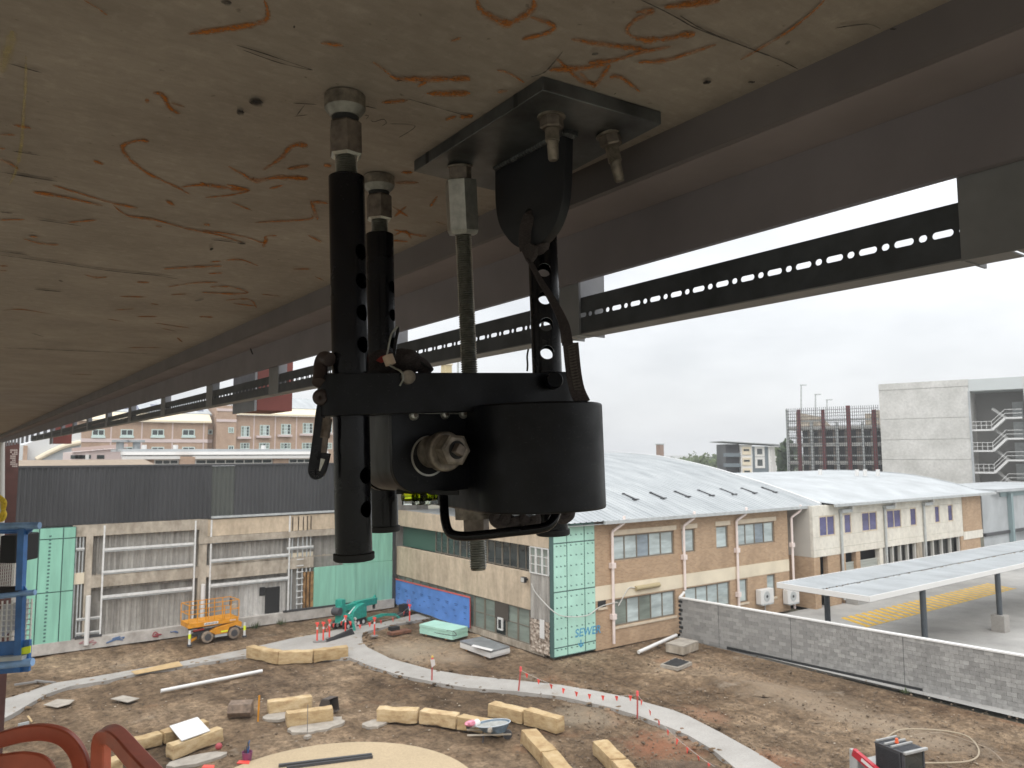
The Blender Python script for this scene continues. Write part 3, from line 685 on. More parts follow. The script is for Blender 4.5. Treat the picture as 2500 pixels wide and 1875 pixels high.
obj('loop', strap(MB(), [PX(1296, 520, xl-.002)+Vector((.012, 0, .004)), PX(1293, 530, xl-.004), PX(1283, 560, xl-.008), PX(1281, 590, xl-.01), PX(1284, 612, xl-.008)], rh, .019, .003), M['web'], ln)
obj('loop', strap(MB(), [PX(1284, 612, xl-.009), PX(1305, 612, xl-.006), PX(1325, 606, xl+.004), PX(1340, 597, xl+.02)], Z*.9+rh*.5, .016, .003), M['web'], ln)
kn = MB(); kp = [(1269, 607), (1290, 592), (1306, 600), (1303, 625), (1292, 640), (1283, 638)]
kn.prism([PX(x, y, xl-.012) for x, y in kp], (.008, 0, 0)); obj('knot', kn, M['web'], ln, bevel=.002)
wz = wl-.01
sp1 = [(1290, 632), (1308, 665), (1322, 690), (1338, 715), (1355, 745), (1370, 775), (1379, 800), (1386, 842)]
obj('strap_tail', strap(MB(), [C(x, y, wz+.02-.012*i) for i, (x, y) in enumerate(sp1)], lambda t: rh*(.7+.3*t)+fh*(.6-.6*t), lambda t: .009+.007*t, .0028), M['web'], ln)
sp2 = [(1393, 838), (1397, 880), (1402, 920), (1410, 955), (1424, 985)]
obj('stitched_end', strap(MB(), [C(x, y, 1.045) for x, y in sp2], rh, lambda t: .0215-.001*t, .006), M['web'], ln)
stt = MB()
for i in range(30):
    y = 846+i*3.6; x = 1395+(i/30)**1.6*16; k = 8*(1 if i % 2 else -1); stt.bar(C(x-8, y, 1.0408), C(x+9, y-4+k*.4, 1.0408), .0012, .0012)
obj('stitching', stt, mat('brown thread', (.10, .085, .075), .9), ln)
# carabiner hanging at the left leg
cb = thing('carabiner', 'black screw-gate carabiner dangling left of the front tube', 'carabiner', C(790, 1000, 1.0))
sp_ = smoothpath([C(x, y, 1.0) for x, y in [(791, 985), (786, 1010), (780, 1060), (773, 1110), (768, 1145), (771, 1156), (779, 1154), (786, 1135), (793, 1105)]], 6)
obj('spine', MB().tube(sp_, .0058, 12, sect=[(-.0075, -.004), (.0075, -.004), (.0075, .004), (-.0075, .004)], upv=fh), M['blackg'], cb, bevel=.0015)
obj('nose', MB().cyl(C(789, 1120, .998), C(781, 1150, .998), .0038, 12, .0022), M['zinc'], cb)
obj('gate', MB().cyl(C(801, 1005, .999), C(790, 1105, .999), .0042, 14), M['nut'], cb)
prof = []; 
for i in range(14): prof += [(i*.0019, .0066), (i*.0019+.0009, .006)]
g0 = C(800, 1022, .998); obj('lock_sleeve', MB().lathe(g0, C(793, 1068, .998)-g0, prof, 18), M['nut'], cb)
# bunched lanyard behind the arm
ly = thing('lanyard_bundle', 'bunched dark lanyard with red tag stuffed behind the front tube and arm', 'lanyard', C(900, 890, 1.12))
pts = [(800, 880), (783, 870), (779, 895), (781, 920), (772, 935), (776, 950), (788, 940)]
obj('rubber_sleeve', MB().tube(smoothpath([C(x, y, 1.0+.01*sin(i)) for i, (x, y) in enumerate([(806, 878), (790, 875), (783, 893), (782, 915), (779, 935)])], 6), [.0095]*25, 14), M['leather'], ly)
obj('rubber_eye', MB().tube(smoothpath([C(783+10*cos(a), 970+10*sin(a), .992) for a in [i*.7 for i in range(10)]], 4), .0055, 12), M['leather'], ly)
for i, (x0, y0, x1, y1, rr_) in enumerate([(905, 900, 945, 880, .014), (915, 912, 950, 895, .013), (965, 890, 990, 878, .013), (985, 898, 1005, 882, .015), (995, 905, 1030, 893, .011)]):
    m_ = MB().tube(smoothpath([C(x0, y0, 1.1), C((x0+x1)/2, (y0+y1)/2-12, 1.09), C(x1, y1, 1.1), C(x1+14, y1+18, 1.1)], 6), rr_, 12)
    obj('webbing_fold', m_, M['web'], ly)
obj('red_tag', MB().prism([C(x, y, 1.075) for x, y in [(918, 880), (930, 870), (942, 866), (944, 880), (930, 886)]], fh*.004), M['redtag'], ly)
obj('cord', MB().tube(smoothpath([C(x, y, 1.085) for x, y in [(962, 866), (985, 864), (1010, 873), (1035, 890), (1052, 903)]], 6), .0022, 8), M['blackm'], ly)
obj('cord', MB().tube(smoothpath([C(x, y, 1.2) for x, y in [(1290, 852), (1287, 870), (1288, 890), (1287, 906)]], 5), .0015, 8), M['leather'], ly)
for i, (x0, y0) in enumerate([(1215, 1268), (1235, 1276), (1262, 1280), (1285, 1272), (1368, 1256)]):
    obj('webbing_fold', MB().tube(smoothpath([C(x0, y0-14, 1.2), C(x0-8, y0, 1.2), C(x0+6, y0+10, 1.2), C(x0+22, y0, 1.2), C(x0+20, y0-14, 1.2)], 5), .009, 10), M['web'], ly)
# ------------------------------------------------------------------ ground
def dirt_mat():
    m, n, b = newmat('site dirt'); v = pos(n)
    big = ramp(n, noise(n, v, .12, 5, .6), [(.34, (.125, .088, .058)), (.5, (.22, .158, .106)), (.64, (.35, .265, .185))])
    mid = ramp(n, noise(n, v, .9, 5, .65), [(.3, (.62, .6, .58)), (.7, (1.3, 1.28, 1.25))])
    c = mixc(n, .85, big, mid, 'MULTIPLY')
    track = ramp(n, noise(n, pos(n, (3.2, .35, 1)), .55, 4, .6), [(.4, (.68, .66, .64)), (.62, (1.25, 1.22, 1.16))])
    c = mixc(n, .6, c, track, 'MULTIPLY')
    fine = ramp(n, noise(n, v, 4.2, 8, .8), [(.4, (.42, .41, .40)), (.6, (1.5, 1.5, 1.47))])
    c = mixc(n, .7, c, fine, 'MULTIPLY')
    clay = noise(n, v, .23, 3); cm = ramp(n, clay, [(.62, (0, 0, 0)), (.72, (.55, .55, .55))])
    c = mixc(n, cm, c, (.34, .17, .09))
    pal = ramp(n, noise(n, pos(n, (1, 1, 1)), .31, 6, .7), [(.6, (0, 0, 0)), (.68, (.6, .6, .6))])
    c = mixc(n, pal, c, (.37, .31, .24))
    wob = noise(n, v, .9, 5, .65)
    def blob(px, py, r, col, k, mode='MIX', sc=(1, 1, 1)):
        p = G(px, py); vm = n.nodes.new('ShaderNodeMapping'); vm.vector_type = 'POINT'; vm.inputs['Location'].default_value = (-p.x*sc[0], -p.y*sc[1], 0); vm.inputs['Scale'].default_value = (sc[0], sc[1], 0)
        n.links.new(v, vm.inputs[0]); ln = n.nodes.new('ShaderNodeVectorMath'); ln.operation = 'LENGTH'; n.links.new(vm.outputs[0], ln.inputs[0])
        ma = n.nodes.new('ShaderNodeMath'); ma.operation = 'MULTIPLY_ADD'; n.links.new(wob, ma.inputs[0]); ma.inputs[1].default_value = r*2.2; n.links.new(ln.outputs['Value'], ma.inputs[2])
        mr_ = n.nodes.new('ShaderNodeMapRange'); mr_.inputs['From Min'].default_value = r*1.35; mr_.inputs['From Max'].default_value = r*2.3; mr_.inputs['To Min'].default_value = k; mr_.inputs['To Max'].default_value = 0; n.links.new(ma.outputs[0], mr_.inputs[0])
        return mixc(n, mr_.outputs[0], c, col, mode)
    c = blob(1000, 1588, 2.6, (.40, .33, .245), .65); c = blob(1130, 1600, 1.6, (.38, .30, .22), .5)
    c = blob(640, 1668, 3.2, (.52, .5, .5), .8, 'MULTIPLY'); c = blob(960, 1690, 3.0, (.6, .57, .54), .8, 'MULTIPLY'); c = blob(1650, 1690, 3.0, (.62, .58, .54), .8, 'MULTIPLY', (1, .5, 1))
    c = blob(1610, 1815, 1.5, (.34, .15, .085), .75); c = blob(1715, 1740, .8, (.38, .21, .13), .6, 'MIX', (1, .6, 1)); c = blob(1890, 1850, 1.0, (.34, .17, .1), .6)
    c = blob(1950, 1700, 1.7, (.40, .31, .22), .6, 'MIX', (1, .33, 1)); c = blob(2250, 1790, 1.4, (.40, .32, .235), .55, 'MIX', (1, .4, 1)); c = blob(2330, 1735, 1.0, (.55, .48, .44), .8, 'MULTIPLY', (1, .3, 1))
    c = blob(470, 1590, 2.5, (1.2, 1.18, 1.12), .8, 'MULTIPLY'); c = blob(1420, 1745, 1.6, (.42, .35, .26), .5)
    n.links.new(c, b.inputs['Base Color']); b.inputs['Roughness'].default_value = .95; b.inputs['Specular IOR Level'].default_value = .15
    bump(n, noise(n, v, 4, 8, .75), b, 1.0, .2); return m
M['dirt'] = dirt_mat()
M['land'] = mat('far ground', (.16, .15, .11), .95, ns=.05, amt=.3)
def concrete_mat(name, c, a=.18, s=.7):
    m, n, b = newmat(name); v = pos(n)
    lo = tuple(x*(1-a) for x in c); hi = tuple(min(.9, x*(1+a)) for x in c)
    k = ramp(n, noise(n, v, s, 6, .65), [(.3, lo), (.7, hi)])
    f = ramp(n, noise(n, v, 14, 3, .7), [(.3, (.82,)*3), (.7, (1.1,)*3)])
    n.links.new(mixc(n, .8, k, f, 'MULTIPLY'), b.inputs['Base Color']); b.inputs['Roughness'].default_value = .88; return m
def path_mat():
    m, n, b = newmat('path concrete'); v = pos(n)
    k = ramp(n, noise(n, v, .6, 6, .65), [(.3, (.29, .272, .248)), (.7, (.385, .365, .338))]); f = ramp(n, noise(n, v, 14, 3, .7), [(.3, (.82,)*3), (.7, (1.1,)*3)]); k = mixc(n, .8, k, f, 'MULTIPLY')
    mud = ramp(n, noise(n, v, .42, 7, .72), [(.56, (0, 0, 0)), (.66, (.55,)*3)]); n.links.new(mixc(n, mud, k, (.24, .185, .13)), b.inputs['Base Color']); b.inputs['Roughness'].default_value = .9; return m
M['path'] = path_mat()
M['tan'] = concrete_mat('sand coloured slab', (.42, .325, .205), .08, .4)
M['yard'] = concrete_mat('worn yard concrete', (.37, .36, .34), .26, .25)
a_, b_, c_ = [G(*p, .02).xy for p in ((577, 1872), (860, 1812), (1142, 1874))]
def circum(a, b, c):
    d = 2*(a.x*(b.y-c.y)+b.x*(c.y-a.y)+c.x*(a.y-b.y)); s = lambda p: p.x**2+p.y**2
    return Vector(((s(a)*(b.y-c.y)+s(b)*(c.y-a.y)+s(c)*(a.y-b.y))/d, (s(a)*(c.x-b.x)+s(b)*(a.x-c.x)+s(c)*(b.x-a.x))/d))
cc = circum(a_, b_, c_); cr = (cc-a_).length
ccx, ccy, crr = cc.x, cc.y, cr
gx0, gx1, gy0, gy1 = -10., 35.6, 1., 52.
random.seed(11)
from mathutils import noise as mn
def gfn(u, v):
    x = gx0+(gx1-gx0)*u; y = gy0+(gy1-gy0)*v
    e = min(u, 1-u, v, 1-v)*40; e = min(1, e)
    h = mn.fractal(Vector((x*.55, y*.55, 3)), 1, 2, 4)*.055+mn.fractal(Vector((x*1.9, y*1.9, 7)), 1, 2, 2)*.045
    for xc in (29.2, 30.9, 32.6, 34.0):   # machine ruts beside the block wall
        xx = xc+.5*sin(y*.21+xc)
        dd = abs(x-xx)/.28
        if dd < 2 and y < 31: h += (-.07*(1-dd*dd)*(.7+.3*sin(y*16)) if dd < 1 else .03*(1-abs(dd-1.5)*2))
    rr_ = hypot(x-ccx, y-ccy)
    for rc in (crr+2.2, crr+3.9, crr+7.2, crr+8.9):   # and round the slab
        dd = abs(rr_-rc-.35*sin(atan2(y-ccy, x-ccx)*3))/.26
        if dd < 2: h += (-.05*(1-dd*dd)*(.7+.3*sin(atan2(y-ccy, x-ccx)*rr_*14)) if dd < 1 else .025*(1-abs(dd-1.5)*2))
    return Vector((x, y, -.012-max(0, min(.16, .07-h))*e))
struct('site_ground', MB().grid(gfn, 300, 330), M['dirt'], ang=180)
struct('ground', MB().add([(-3000, -600, -.25), (3000, -600, -.25), (3000, 5000, -.25), (-3000, 5000, -.25)], [(0, 1, 2, 3)]), M['land'])
# curving path and round slab
far_ = [(-60, 1722), (30, 1701), (76, 1686), (133, 1667), (228, 1652), (296, 1640), (437, 1616), (596, 1585), (631, 1577), (713, 1558), (794, 1544), (821, 1537), (930, 1520), (997, 1504), (1040, 1492)]
br = [(1062, 1505), (1033, 1512), (957, 1525), (886, 1544), (883, 1556), (886, 1568), (897, 1580), (930, 1596), (952, 1607), (984, 1616), (1051, 1634), (1142, 1649), (1256, 1660), (1370, 1672), (1446, 1685), (1522, 1700), (1640, 1732), (1681, 1748), (1763, 1790), (1844, 1835), (1909, 1875), (1985, 1925)]
near = [(1860, 1925), (1795, 1875), (1742, 1831), (1681, 1795), (1640, 1778), (1560, 1747), (1484, 1725), (1370, 1700), (1256, 1687), (1142, 1679), (1066, 1666), (971, 1647), (895, 1622), (853, 1605), (720, 1608), (596, 1601), (532, 1612), (437, 1627), (342, 1642), (266, 1660), (171, 1675), (114, 1694), (76, 1716), (30, 1743), (-60, 1790)]
Pp = [G(x, y, .07) for x, y in far_+br+near]
struct('path', MB().prism(Pp, (0, 0, -.2)), M['path'], ang=20)
struct('round_slab', MB().cyl((cc.x, cc.y, -.2), (cc.x, cc.y, .025), cr, 96), M['tan'], ang=20)
# loose clods and rubble: nobody could count them
cl = MB()
def inpath(p): return False
for k in range(7000):
    x = random.uniform(3, 35); y = random.uniform(8, 50)
    if random.random() < .5: 
        q = G(random.uniform(1300, 2500), random.uniform(1600, 1900)); x, y = q.x, q.y
    r = random.choice([.02, .02, .03, .03, .04, .06])*random.uniform(.6, 1.2)
    cl.ico((x, y, -.03), r, 0, .35, (1, 1, .7))
tag(obj('loose_clods', cl, mat('clods', (.17, .125, .085), .95, ns=1.3, amt=.5), ang=0), 'loose clods and rubble scattered over the bare site dirt', 'rubble', kind='stuff')
st = MB()
for k in range(260):
    q = random.choice([(1000, 1700), (1300, 1720), (650, 1680), (900, 1800), (200, 1720), (1500, 1620), (1750, 1700), (2200, 1760)])
    p = G(q[0]+random.gauss(0, 120), min(1874, q[1]+random.gauss(0, 50)))
    st.ico((p.x, p.y, -.01), random.uniform(.012, .04), 0, .4, (1.3, 1, .4))
tag(obj('pale_stones', st, mat('pale stones', (.42, .36, .28), .9), ang=0), 'pale stone chips scattered over the site dirt', 'stones', kind='stuff')
sp_ = MB(); el = far_+br+near
for k in range(900):
    i = random.randrange(len(el)-1); a, b = el[i], el[i+1]
    if max(a[1], b[1]) > 1900: continue
    t = random.random(); p = G(a[0]+(b[0]-a[0])*t, a[1]+(b[1]-a[1])*t)+Vector((random.gauss(0, .16), random.gauss(0, .16), 0)); r = random.uniform(.03, .13)
    sp_.ico((p.x, p.y, random.uniform(-.03, .05)), r, 1, .25, (1.3, 1.1, .5))
tag(obj('spilt_soil', sp_, M['dirt'], ang=50), 'lumps of soil spilt along both edges of the curving path', 'soil', kind='stuff')
# yard beyond the block wall
struct('car_park', MB().add([(36.9, -6, .0), (120, -6, .0), (120, 32.4, .0), (35.75, 31.9, .0)], [(0, 1, 2, 3)]), M['yard'])
YB = 32.4                                   # brick facade plane
M['ypaint'] = mat('yellow road paint', (.68, .42, .05), .75, ns=2.5, amt=.3)
hy = MB(); p0 = G(2072, 1522, .004); p1 = G(2440, 1431, .004)
Lh = p1.x-p0.x; nh = int(Lh/.8)
for i in range(nh):
    x = p0.x+Lh*i/nh; hy.add([(x, p0.y-1.2, .004), (x+.5, p0.y-1.2, .004), (x+1.6, p0.y+1.2, .004), (x+1.1, p0.y+1.2, .004)], [(0, 1, 2, 3)])
hy.add([(p0.x-.6, p0.y-1.3, .0085), (p1.x, p0.y-1.3, .0085), (p1.x, p0.y-1.18, .0085), (p0.x-.6, p0.y-1.18, .0085)], [(0, 1, 2, 3)])
hh = struct('hatch_marking', hy, M['ypaint']); 
# ------------------------------------------------------------------ shared building materials
def brickmat(name, c1, c2, mortar, sc=1.0, bw=.24, bh=.086):
    m, n, b = newmat(name); g = n.nodes.new('ShaderNodeNewGeometry'); sp = n.nodes.new('ShaderNodeSeparateXYZ'); n.links.new(g.outputs['Position'], sp.inputs[0])
    ad = n.nodes.new('ShaderNodeMath'); ad.operation = 'ADD'; n.links.new(sp.outputs[0], ad.inputs[0]); n.links.new(sp.outputs[1], ad.inputs[1])
    cb_ = n.nodes.new('ShaderNodeCombineXYZ'); n.links.new(ad.outputs[0], cb_.inputs[0]); n.links.new(sp.outputs[2], cb_.inputs[1])
    bt = n.nodes.new('ShaderNodeTexBrick'); bt.inputs['Scale'].default_value = sc; bt.inputs['Brick Width'].default_value = bw; bt.inputs['Row Height'].default_value = bh; bt.inputs['Mortar Size'].default_value = .008
    bt.inputs['Color1'].default_value = (*c1, 1); bt.inputs['Color2'].default_value = (*c2, 1); bt.inputs['Mortar'].default_value = (*mortar, 1); n.links.new(cb_.outputs[0], bt.inputs[0])
    dirt = ramp(n, noise(n, pos(n, (1, 1, .5)), .8, 5, .6), [(.3, (.84, .82, .80)), (.7, (1.1, 1.1, 1.1))])
    n.links.new(mixc(n, .9, bt.outputs[0], dirt, 'MULTIPLY'), b.inputs['Base Color']); b.inputs['Roughness'].default_value = .9; return m
M['brick'] = brickmat('tan brick', (.455, .31, .19), (.345, .225, .135), (.45, .36, .27))
M['brickfar'] = brickmat('pink brick', (.44, .30, .215), (.38, .26, .185), (.44, .35, .28))
M['cream'] = mat('cream render', (.68, .60, .46), .85, ns=.7, amt=.1)
M['lintel'] = mat('cream lintel', (.6, .51, .39), .8, ns=2, amt=.12)
M['wframe'] = mat('bronze window frame', (.19, .165, .13), .5)
M['pipe'] = mat('pinkish white pipe', (.74, .64, .6), .5, ns=2, amt=.08)
M['gutter'] = mat('galvanised gutter', (.42, .44, .44), .5, ns=3, amt=.15)
def glass(name, c, rough=.08, spec=.8, ns=.9):
    m, n, b = newmat(name); k = ramp(n, noise(n, pos(n, (.6, .6, 2.6)), ns, 3), [(.35, tuple(x*.72 for x in c)), (.65, tuple(min(.9, x*1.2) for x in c))])
    n.links.new(k, b.inputs['Base Color']); b.inputs['Roughness'].default_value = rough; b.inputs['Specular IOR Level'].default_value = spec; return m
M['blind'] = glass('blinds behind glass', (.46, .53, .53))
M['gdark'] = glass('dark glass', (.035, .045, .045))
M['ggreen'] = glass('dusty greenish glass', (.20, .235, .205), .3)
M['gpurple'] = glass('violet tinted glass', (.075, .07, .20), .06, 1.0)
M['mullion'] = mat('pale mullion', (.5, .49, .46), .5)
def roofmat():
    m, n, b = newmat('galvanised roof sheet'); g = pos(n)
    k = ramp(n, noise(n, pos(n, (.5, .12, .1)), 2.2, 5, .6), [(.32, (.27, .29, .30)), (.5, (.34, .36, .37)), (.68, (.41, .43, .435))])
    n.links.new(k, b.inputs['Base Color']); b.inputs['Roughness'].default_value = .5; b.inputs['Metallic'].default_value = .0; return m
M['roof'] = roofmat()
M['roofwhite'] = mat('pale roof sheet', (.39, .41, .42), .5, ns=.5, amt=.14)
M['verge'] = mat('white verge flashing', (.6, .61, .61), .45)
M['green'] = mat('green membrane', (.24, .50, .385), .75, ns=1.3, amt=.16, sc=(2.4, 2.4, .25))
M['greenl'] = mat('light green wrap', (.40, .66, .555), .7, ns=.8, amt=.1)
M['joint'] = mat('dark joint tape', (.06, .12, .11), .8)
M['print'] = mat('dark print', (.07, .16, .14), .8)
M['clad'] = mat('charcoal cladding', (.046, .047, .05), .55, ns=.35, amt=.25, sc=(1, 1, .3))
M['cladgreen'] = mat('weathered charcoal sheet', (.066, .072, .064), .6, ns=.6, amt=.2)
def streak(name, a, b_, s=1.3, zz=.12, stains=(.5, .62)):
    m, n, b = newmat(name); k = ramp(n, noise(n, pos(n, (1, 1, zz)), s, 6, .65), [(.32, a), (.66, b_)])
    k = mixc(n, .6, k, ramp(n, noise(n, pos(n), 3.2, 5, .7), [(.3, (.72,)*3), (.7, (1.15,)*3)]), 'MULTIPLY')
    n.links.new(k, b.inputs['Base Color']); b.inputs['Roughness'].default_value = .9; return m
M['oldsheet'] = streak('stained fibre sheet', (.20, .185, .165), (.43, .41, .375), 2.2, .06)
M['oldconc'] = streak('stripped concrete', (.26, .22, .17), (.5, .44, .36), 1.6, .5)
M['beige'] = streak('stained beige render', (.40, .32, .23), (.60, .49, .36), 1.5, .25)
M['steelw'] = mat('light steel rail', (.66, .66, .645), .5, ns=4, amt=.15)
M['osb'] = mat('chipboard', (.26, .145, .06), .9, ns=3, amt=.55)
M['void'] = mat('dark interior', (.02, .02, .02), .95)
M['plinth'] = streak('pale plinth', (.34, .31, .28), (.55, .52, .48), 1.2, .6)
M['white'] = mat('white paint', (.66, .65, .63), .6)
def rm(mb_, F, R, o0, o1): a, b, z0, z1 = R; return mb_.fb(F, a, b, z0, z1, o0, o1)
def part(name, F, R, o0, o1, m, par, **k): return obj(name, rm(MB(), F, R, o0, o1), m, par, **k)
def corr(F, a, b, z0, z1, o, p=.19, d=.035):
    m_ = MB(); n_ = max(2, int((b-a)/p)); prof_ = []
    for i in range(n_):
        s = a+(b-a)*i/n_; w = (b-a)/n_
        prof_ += [(s, o), (s+w*.35, o), (s+w*.5, o+d), (s+w*.85, o+d)]
    prof_.append((b, o)); n2 = len(prof_)
    m_.add([F.p(s, z0, q) for s, q in prof_]+[F.p(s, z1, q) for s, q in prof_], [(i, i+1, n2+i+1, n2+i) for i in range(n2-1)]); return m_
def window(F, R, par, nx, ny=1, glassm=None, fr=.07, o=.0, fm=None, depth=.12, pane_list=None, cols=None):
    """frame with real glazing bars, panes set back in it, and a sill"""
    a, b, z0, z1 = R; fm = fm or M['wframe']; m_ = MB()
    for (x0, x1, y0, y1) in ((a, b, z0, z0+fr), (a, b, z1-fr, z1), (a, a+fr, z0+fr, z1-fr), (b-fr, b, z0+fr, z1-fr)): m_.fb(F, x0, x1, y0, y1, o-.02, o+.05)
    cw = (b-a-2*fr); xs = [a+fr+cw*i/nx for i in range(nx+1)]; ysn = [z0+fr+(z1-z0-2*fr)*j/ny for j in range(ny+1)]
    for x in xs[1:-1]: m_.fb(F, x-fr*.4, x+fr*.4, z0+fr, z1-fr, o-.018, o+.045)
    for y in ysn[1:-1]: m_.fb(F, a+fr, b-fr, y-fr*.3, y+fr*.3, o-.016, o+.04)
    w = obj('window', m_, fm, par)
    for i in range(nx):
        g_ = (glassm[i % len(glassm)] if isinstance(glassm, list) else glassm) or M['blind']
        obj('pane', MB().fb(F, xs[i]+.001, xs[i+1]-.001, z0+fr, z1-fr, o-.012, o-.004), g_, w)
    return w
def text_obj(name, s, F, a, z, size, o, m, par, shear=0):
    cu = bpy.data.curves.new(name, 'FONT'); cu.body = s; cu.size = size; cu.shear = shear; cu.extrude = .001; cu.offset = .012*size
    t_ = bpy.data.objects.new(name, cu); COL.objects.link(t_); bpy.context.view_layer.update()
    me = bpy.data.meshes.new_from_object(t_.evaluated_get(bpy.context.evaluated_depsgraph_get())); bpy.data.objects.remove(t_)
    vs = [F.p(a+v.co.x, z+v.co.y, o+v.co.z) for v in me.vertices]; m_ = MB(); m_.v = vs; m_.f = [tuple(p.vertices) for p in me.polygons]
    return obj(name, m_, m, par, ang=0)
# ------------------------------------------------------------------ left building, stripped for recladding
FL = Frame((0, 50.4), (1, 0)); r = FL.rect
XI = 26.35                                      # inner corner with the wing
lb = thing('stripped_building', 'long building with charcoal upper cladding and stripped lower walls behind the yellow lift', 'building', (14, 52, 0))
ztop = FL.sz(300, 1140)[1]; zcl = FL.sz(300, 1276)[1]; x0 = -6; xs_ = FL.sz(517, 1200)[0]; xs2 = FL.sz(572, 1200)[0]
obj('cladding', corr(FL, x0, xs_-.01, zcl, ztop, .0, .26, .045), M['clad'], lb, ang=20)
o = obj('cladding', corr(FL, xs_, xs2, zcl+.1, ztop-.02, -.02, .26, .045), M['cladgreen'], lb, ang=20)
obj('cladding', corr(FL, xs2+.01, XI, zcl+.12, ztop-.0, -.0, .26, .045), M['clad'], lb, ang=20)
obj('parapet_cap', MB().fb(FL, x0, XI, ztop, ztop+.12, -.35, .09), M['clad'], lb)
obj('bottom_flashing', MB().fb(FL, xs_, XI-.2, zcl-.02, zcl+.115, .0, .1), M['gutter'], lb)
obj('wall_core', MB().fb(FL, x0, XI+3, 0, ztop-.05, -8, -.4), M['oldsheet'], lb)
# concrete frame
zbm = FL.rect(215, 1413, 300, 1440); 
def hb(px0, py0, px1, py1, o0, o1, m, name): return part(name, FL, r(px0, py0, px1, py1), o0, o1, m, lb)
aL = FL.sz(60, 1500)[0]; z1t = FL.sz(470, 1387)[1]; z1b = FL.sz(470, 1408)[1]
hb(178, 1283, 490, 1293, -.3, .05, M['oldconc'], 'head_beam')
z_ = FL.rect(490, 1270, 815, 1290); part('head_beam', FL, (z_[0], XI, z_[2], z_[3]), -.3, .0, M['beige'], lb)
part('ledge_beam', FL, (z_[0]-.1, XI-3.5, z_[2]-.42, z_[2]-.02), -.25, .12, M['oldconc'], lb)
sb = MB().fb(FL, FL.sz(205, 1450)[0], FL.sz(765, 1380)[0], z1b-.1, z1t+.05, -.3, .03); obj('floor_beam', sb, M['oldconc'], lb)
rub = MB()
for i in range(170):
    a = FL.sz(205, 1450)[0]+i*.099; rub.fb(FL, a, a+random.uniform(.04, .08), z1t-.0+.05, z1t+.05+random.uniform(.03, .12), -.1, .02)
tag(obj('broken_edge', rub, M['oldconc'], lb), None, None, kind='stuff')
for px_, w_, m_ in ((215, .36, M['oldconc']), (493, .48, M['oldconc'])):
    a = FL.sz(px_, 1400)[0]; obj('column', MB().fb(FL, a-w_/2, a+w_/2, 0, zcl-.05, -.3, .06), m_, lb)
    obj('white_downpipe', MB().cyl(FL.p(a+.05, .25, .2), FL.p(a+.05, 3.0, .2), .13, 14), M['white'], lb)
# infill sheets
for (q0, q1, q2, q3) in ((232, 1293, 476, 1418), (240, 1470, 476, 1572), (512, 1330, 694, 1372), (512, 1425, 700, 1545), (178, 1300, 205, 1590), (702, 1300, 765, 1372)):
    a, b, z0, z1 = r(q0, q1, q2, q3); obj('corrugated_sheet', corr(FL, a, b, z0, z1, -.28, .3, .06), M['oldsheet'], lb, ang=20)
def hrail(px0, py0, px1, h, name='steel_rail', o=.05):
    a, z = FL.sz(px0, py0); b, _ = FL.sz(px1, py0); ra_ = obj(name, MB().fb(FL, a, b, z-h, z, o-.02, o+.06), M['steelw'], lb); obj('rail_lip', MB().fb(FL, a, b, z-h-.09, z-h-.005, o+.0, o+.02), M['gutter'], ra_)
hrail(250, 1339, 472, .13); hrail(248, 1394, 471, .13); hrail(250, 1454, 468, .15); hrail(514, 1318, 705, .15); hrail(514, 1366, 705, .13); hrail(514, 1426, 704, .15)
hrail(700, 1336, 764, .1); hrail(185, 1338, 206, .08); hrail(185, 1510, 243, .06); hrail(185, 1545, 243, .06)
part('sill_panel', FL, r(512, 1374, 700, 1398), -.25, .02, M['oldconc'], lb)
part('sill_panel', FL, r(178, 1400, 205, 1425), -.25, .02, M['cream'], lb)
part('sill_panel', FL, r(705, 1352, 765, 1385), -.25, -.1, M['cream'], lb)
for px_ in (250, 473, 512, 704): 
    a = FL.sz(px_, 1400)[0]; obj('steel_post', MB().fb(FL, a-.045, a+.045, .3, zcl-.1, .0, .1), M['steelw'], lb)
for px_ in (183, 192, 200, 712, 726, 738, 748, 757): 
    a = FL.sz(px_, 1400)[0]; obj('steel_stud', MB().fb(FL, a-.035, a+.035, .3, zcl-.2, -.08, .0), M['gutter'], lb)
for k in range(9):
    z = .6+k*.42; a, b = FL.sz(722, 1450)[0], FL.sz(739, 1450)[0]; obj('ladder_rung', MB().fb(FL, a, b, z, z+.06, .0, .05), M['steelw'], lb)
dr = r(650, 1436, 684, 1515); part('doorway', FL, dr, -.2, -.19, M['void'], lb); part('doorway', FL, r(636, 1435, 649, 1455), -.2, -.19, M['void'], lb)
qd = r(586, 1432, 700, 1532); obj('dusted_sheet', corr(FL, qd[0], qd[1], qd[2], qd[3], -.262, .3, .06), streak('plaster dusted sheet', (.27, .26, .24), (.66, .64, .61), 1.1, .12), lb, ang=20)
part('chipboard', FL, r(741, 1397, 765, 1503), -.1, .0, M['osb'], lb); part('chipboard', FL, r(766, 1490, 958, 1510), -.1, -.02, M['osb'], lb)
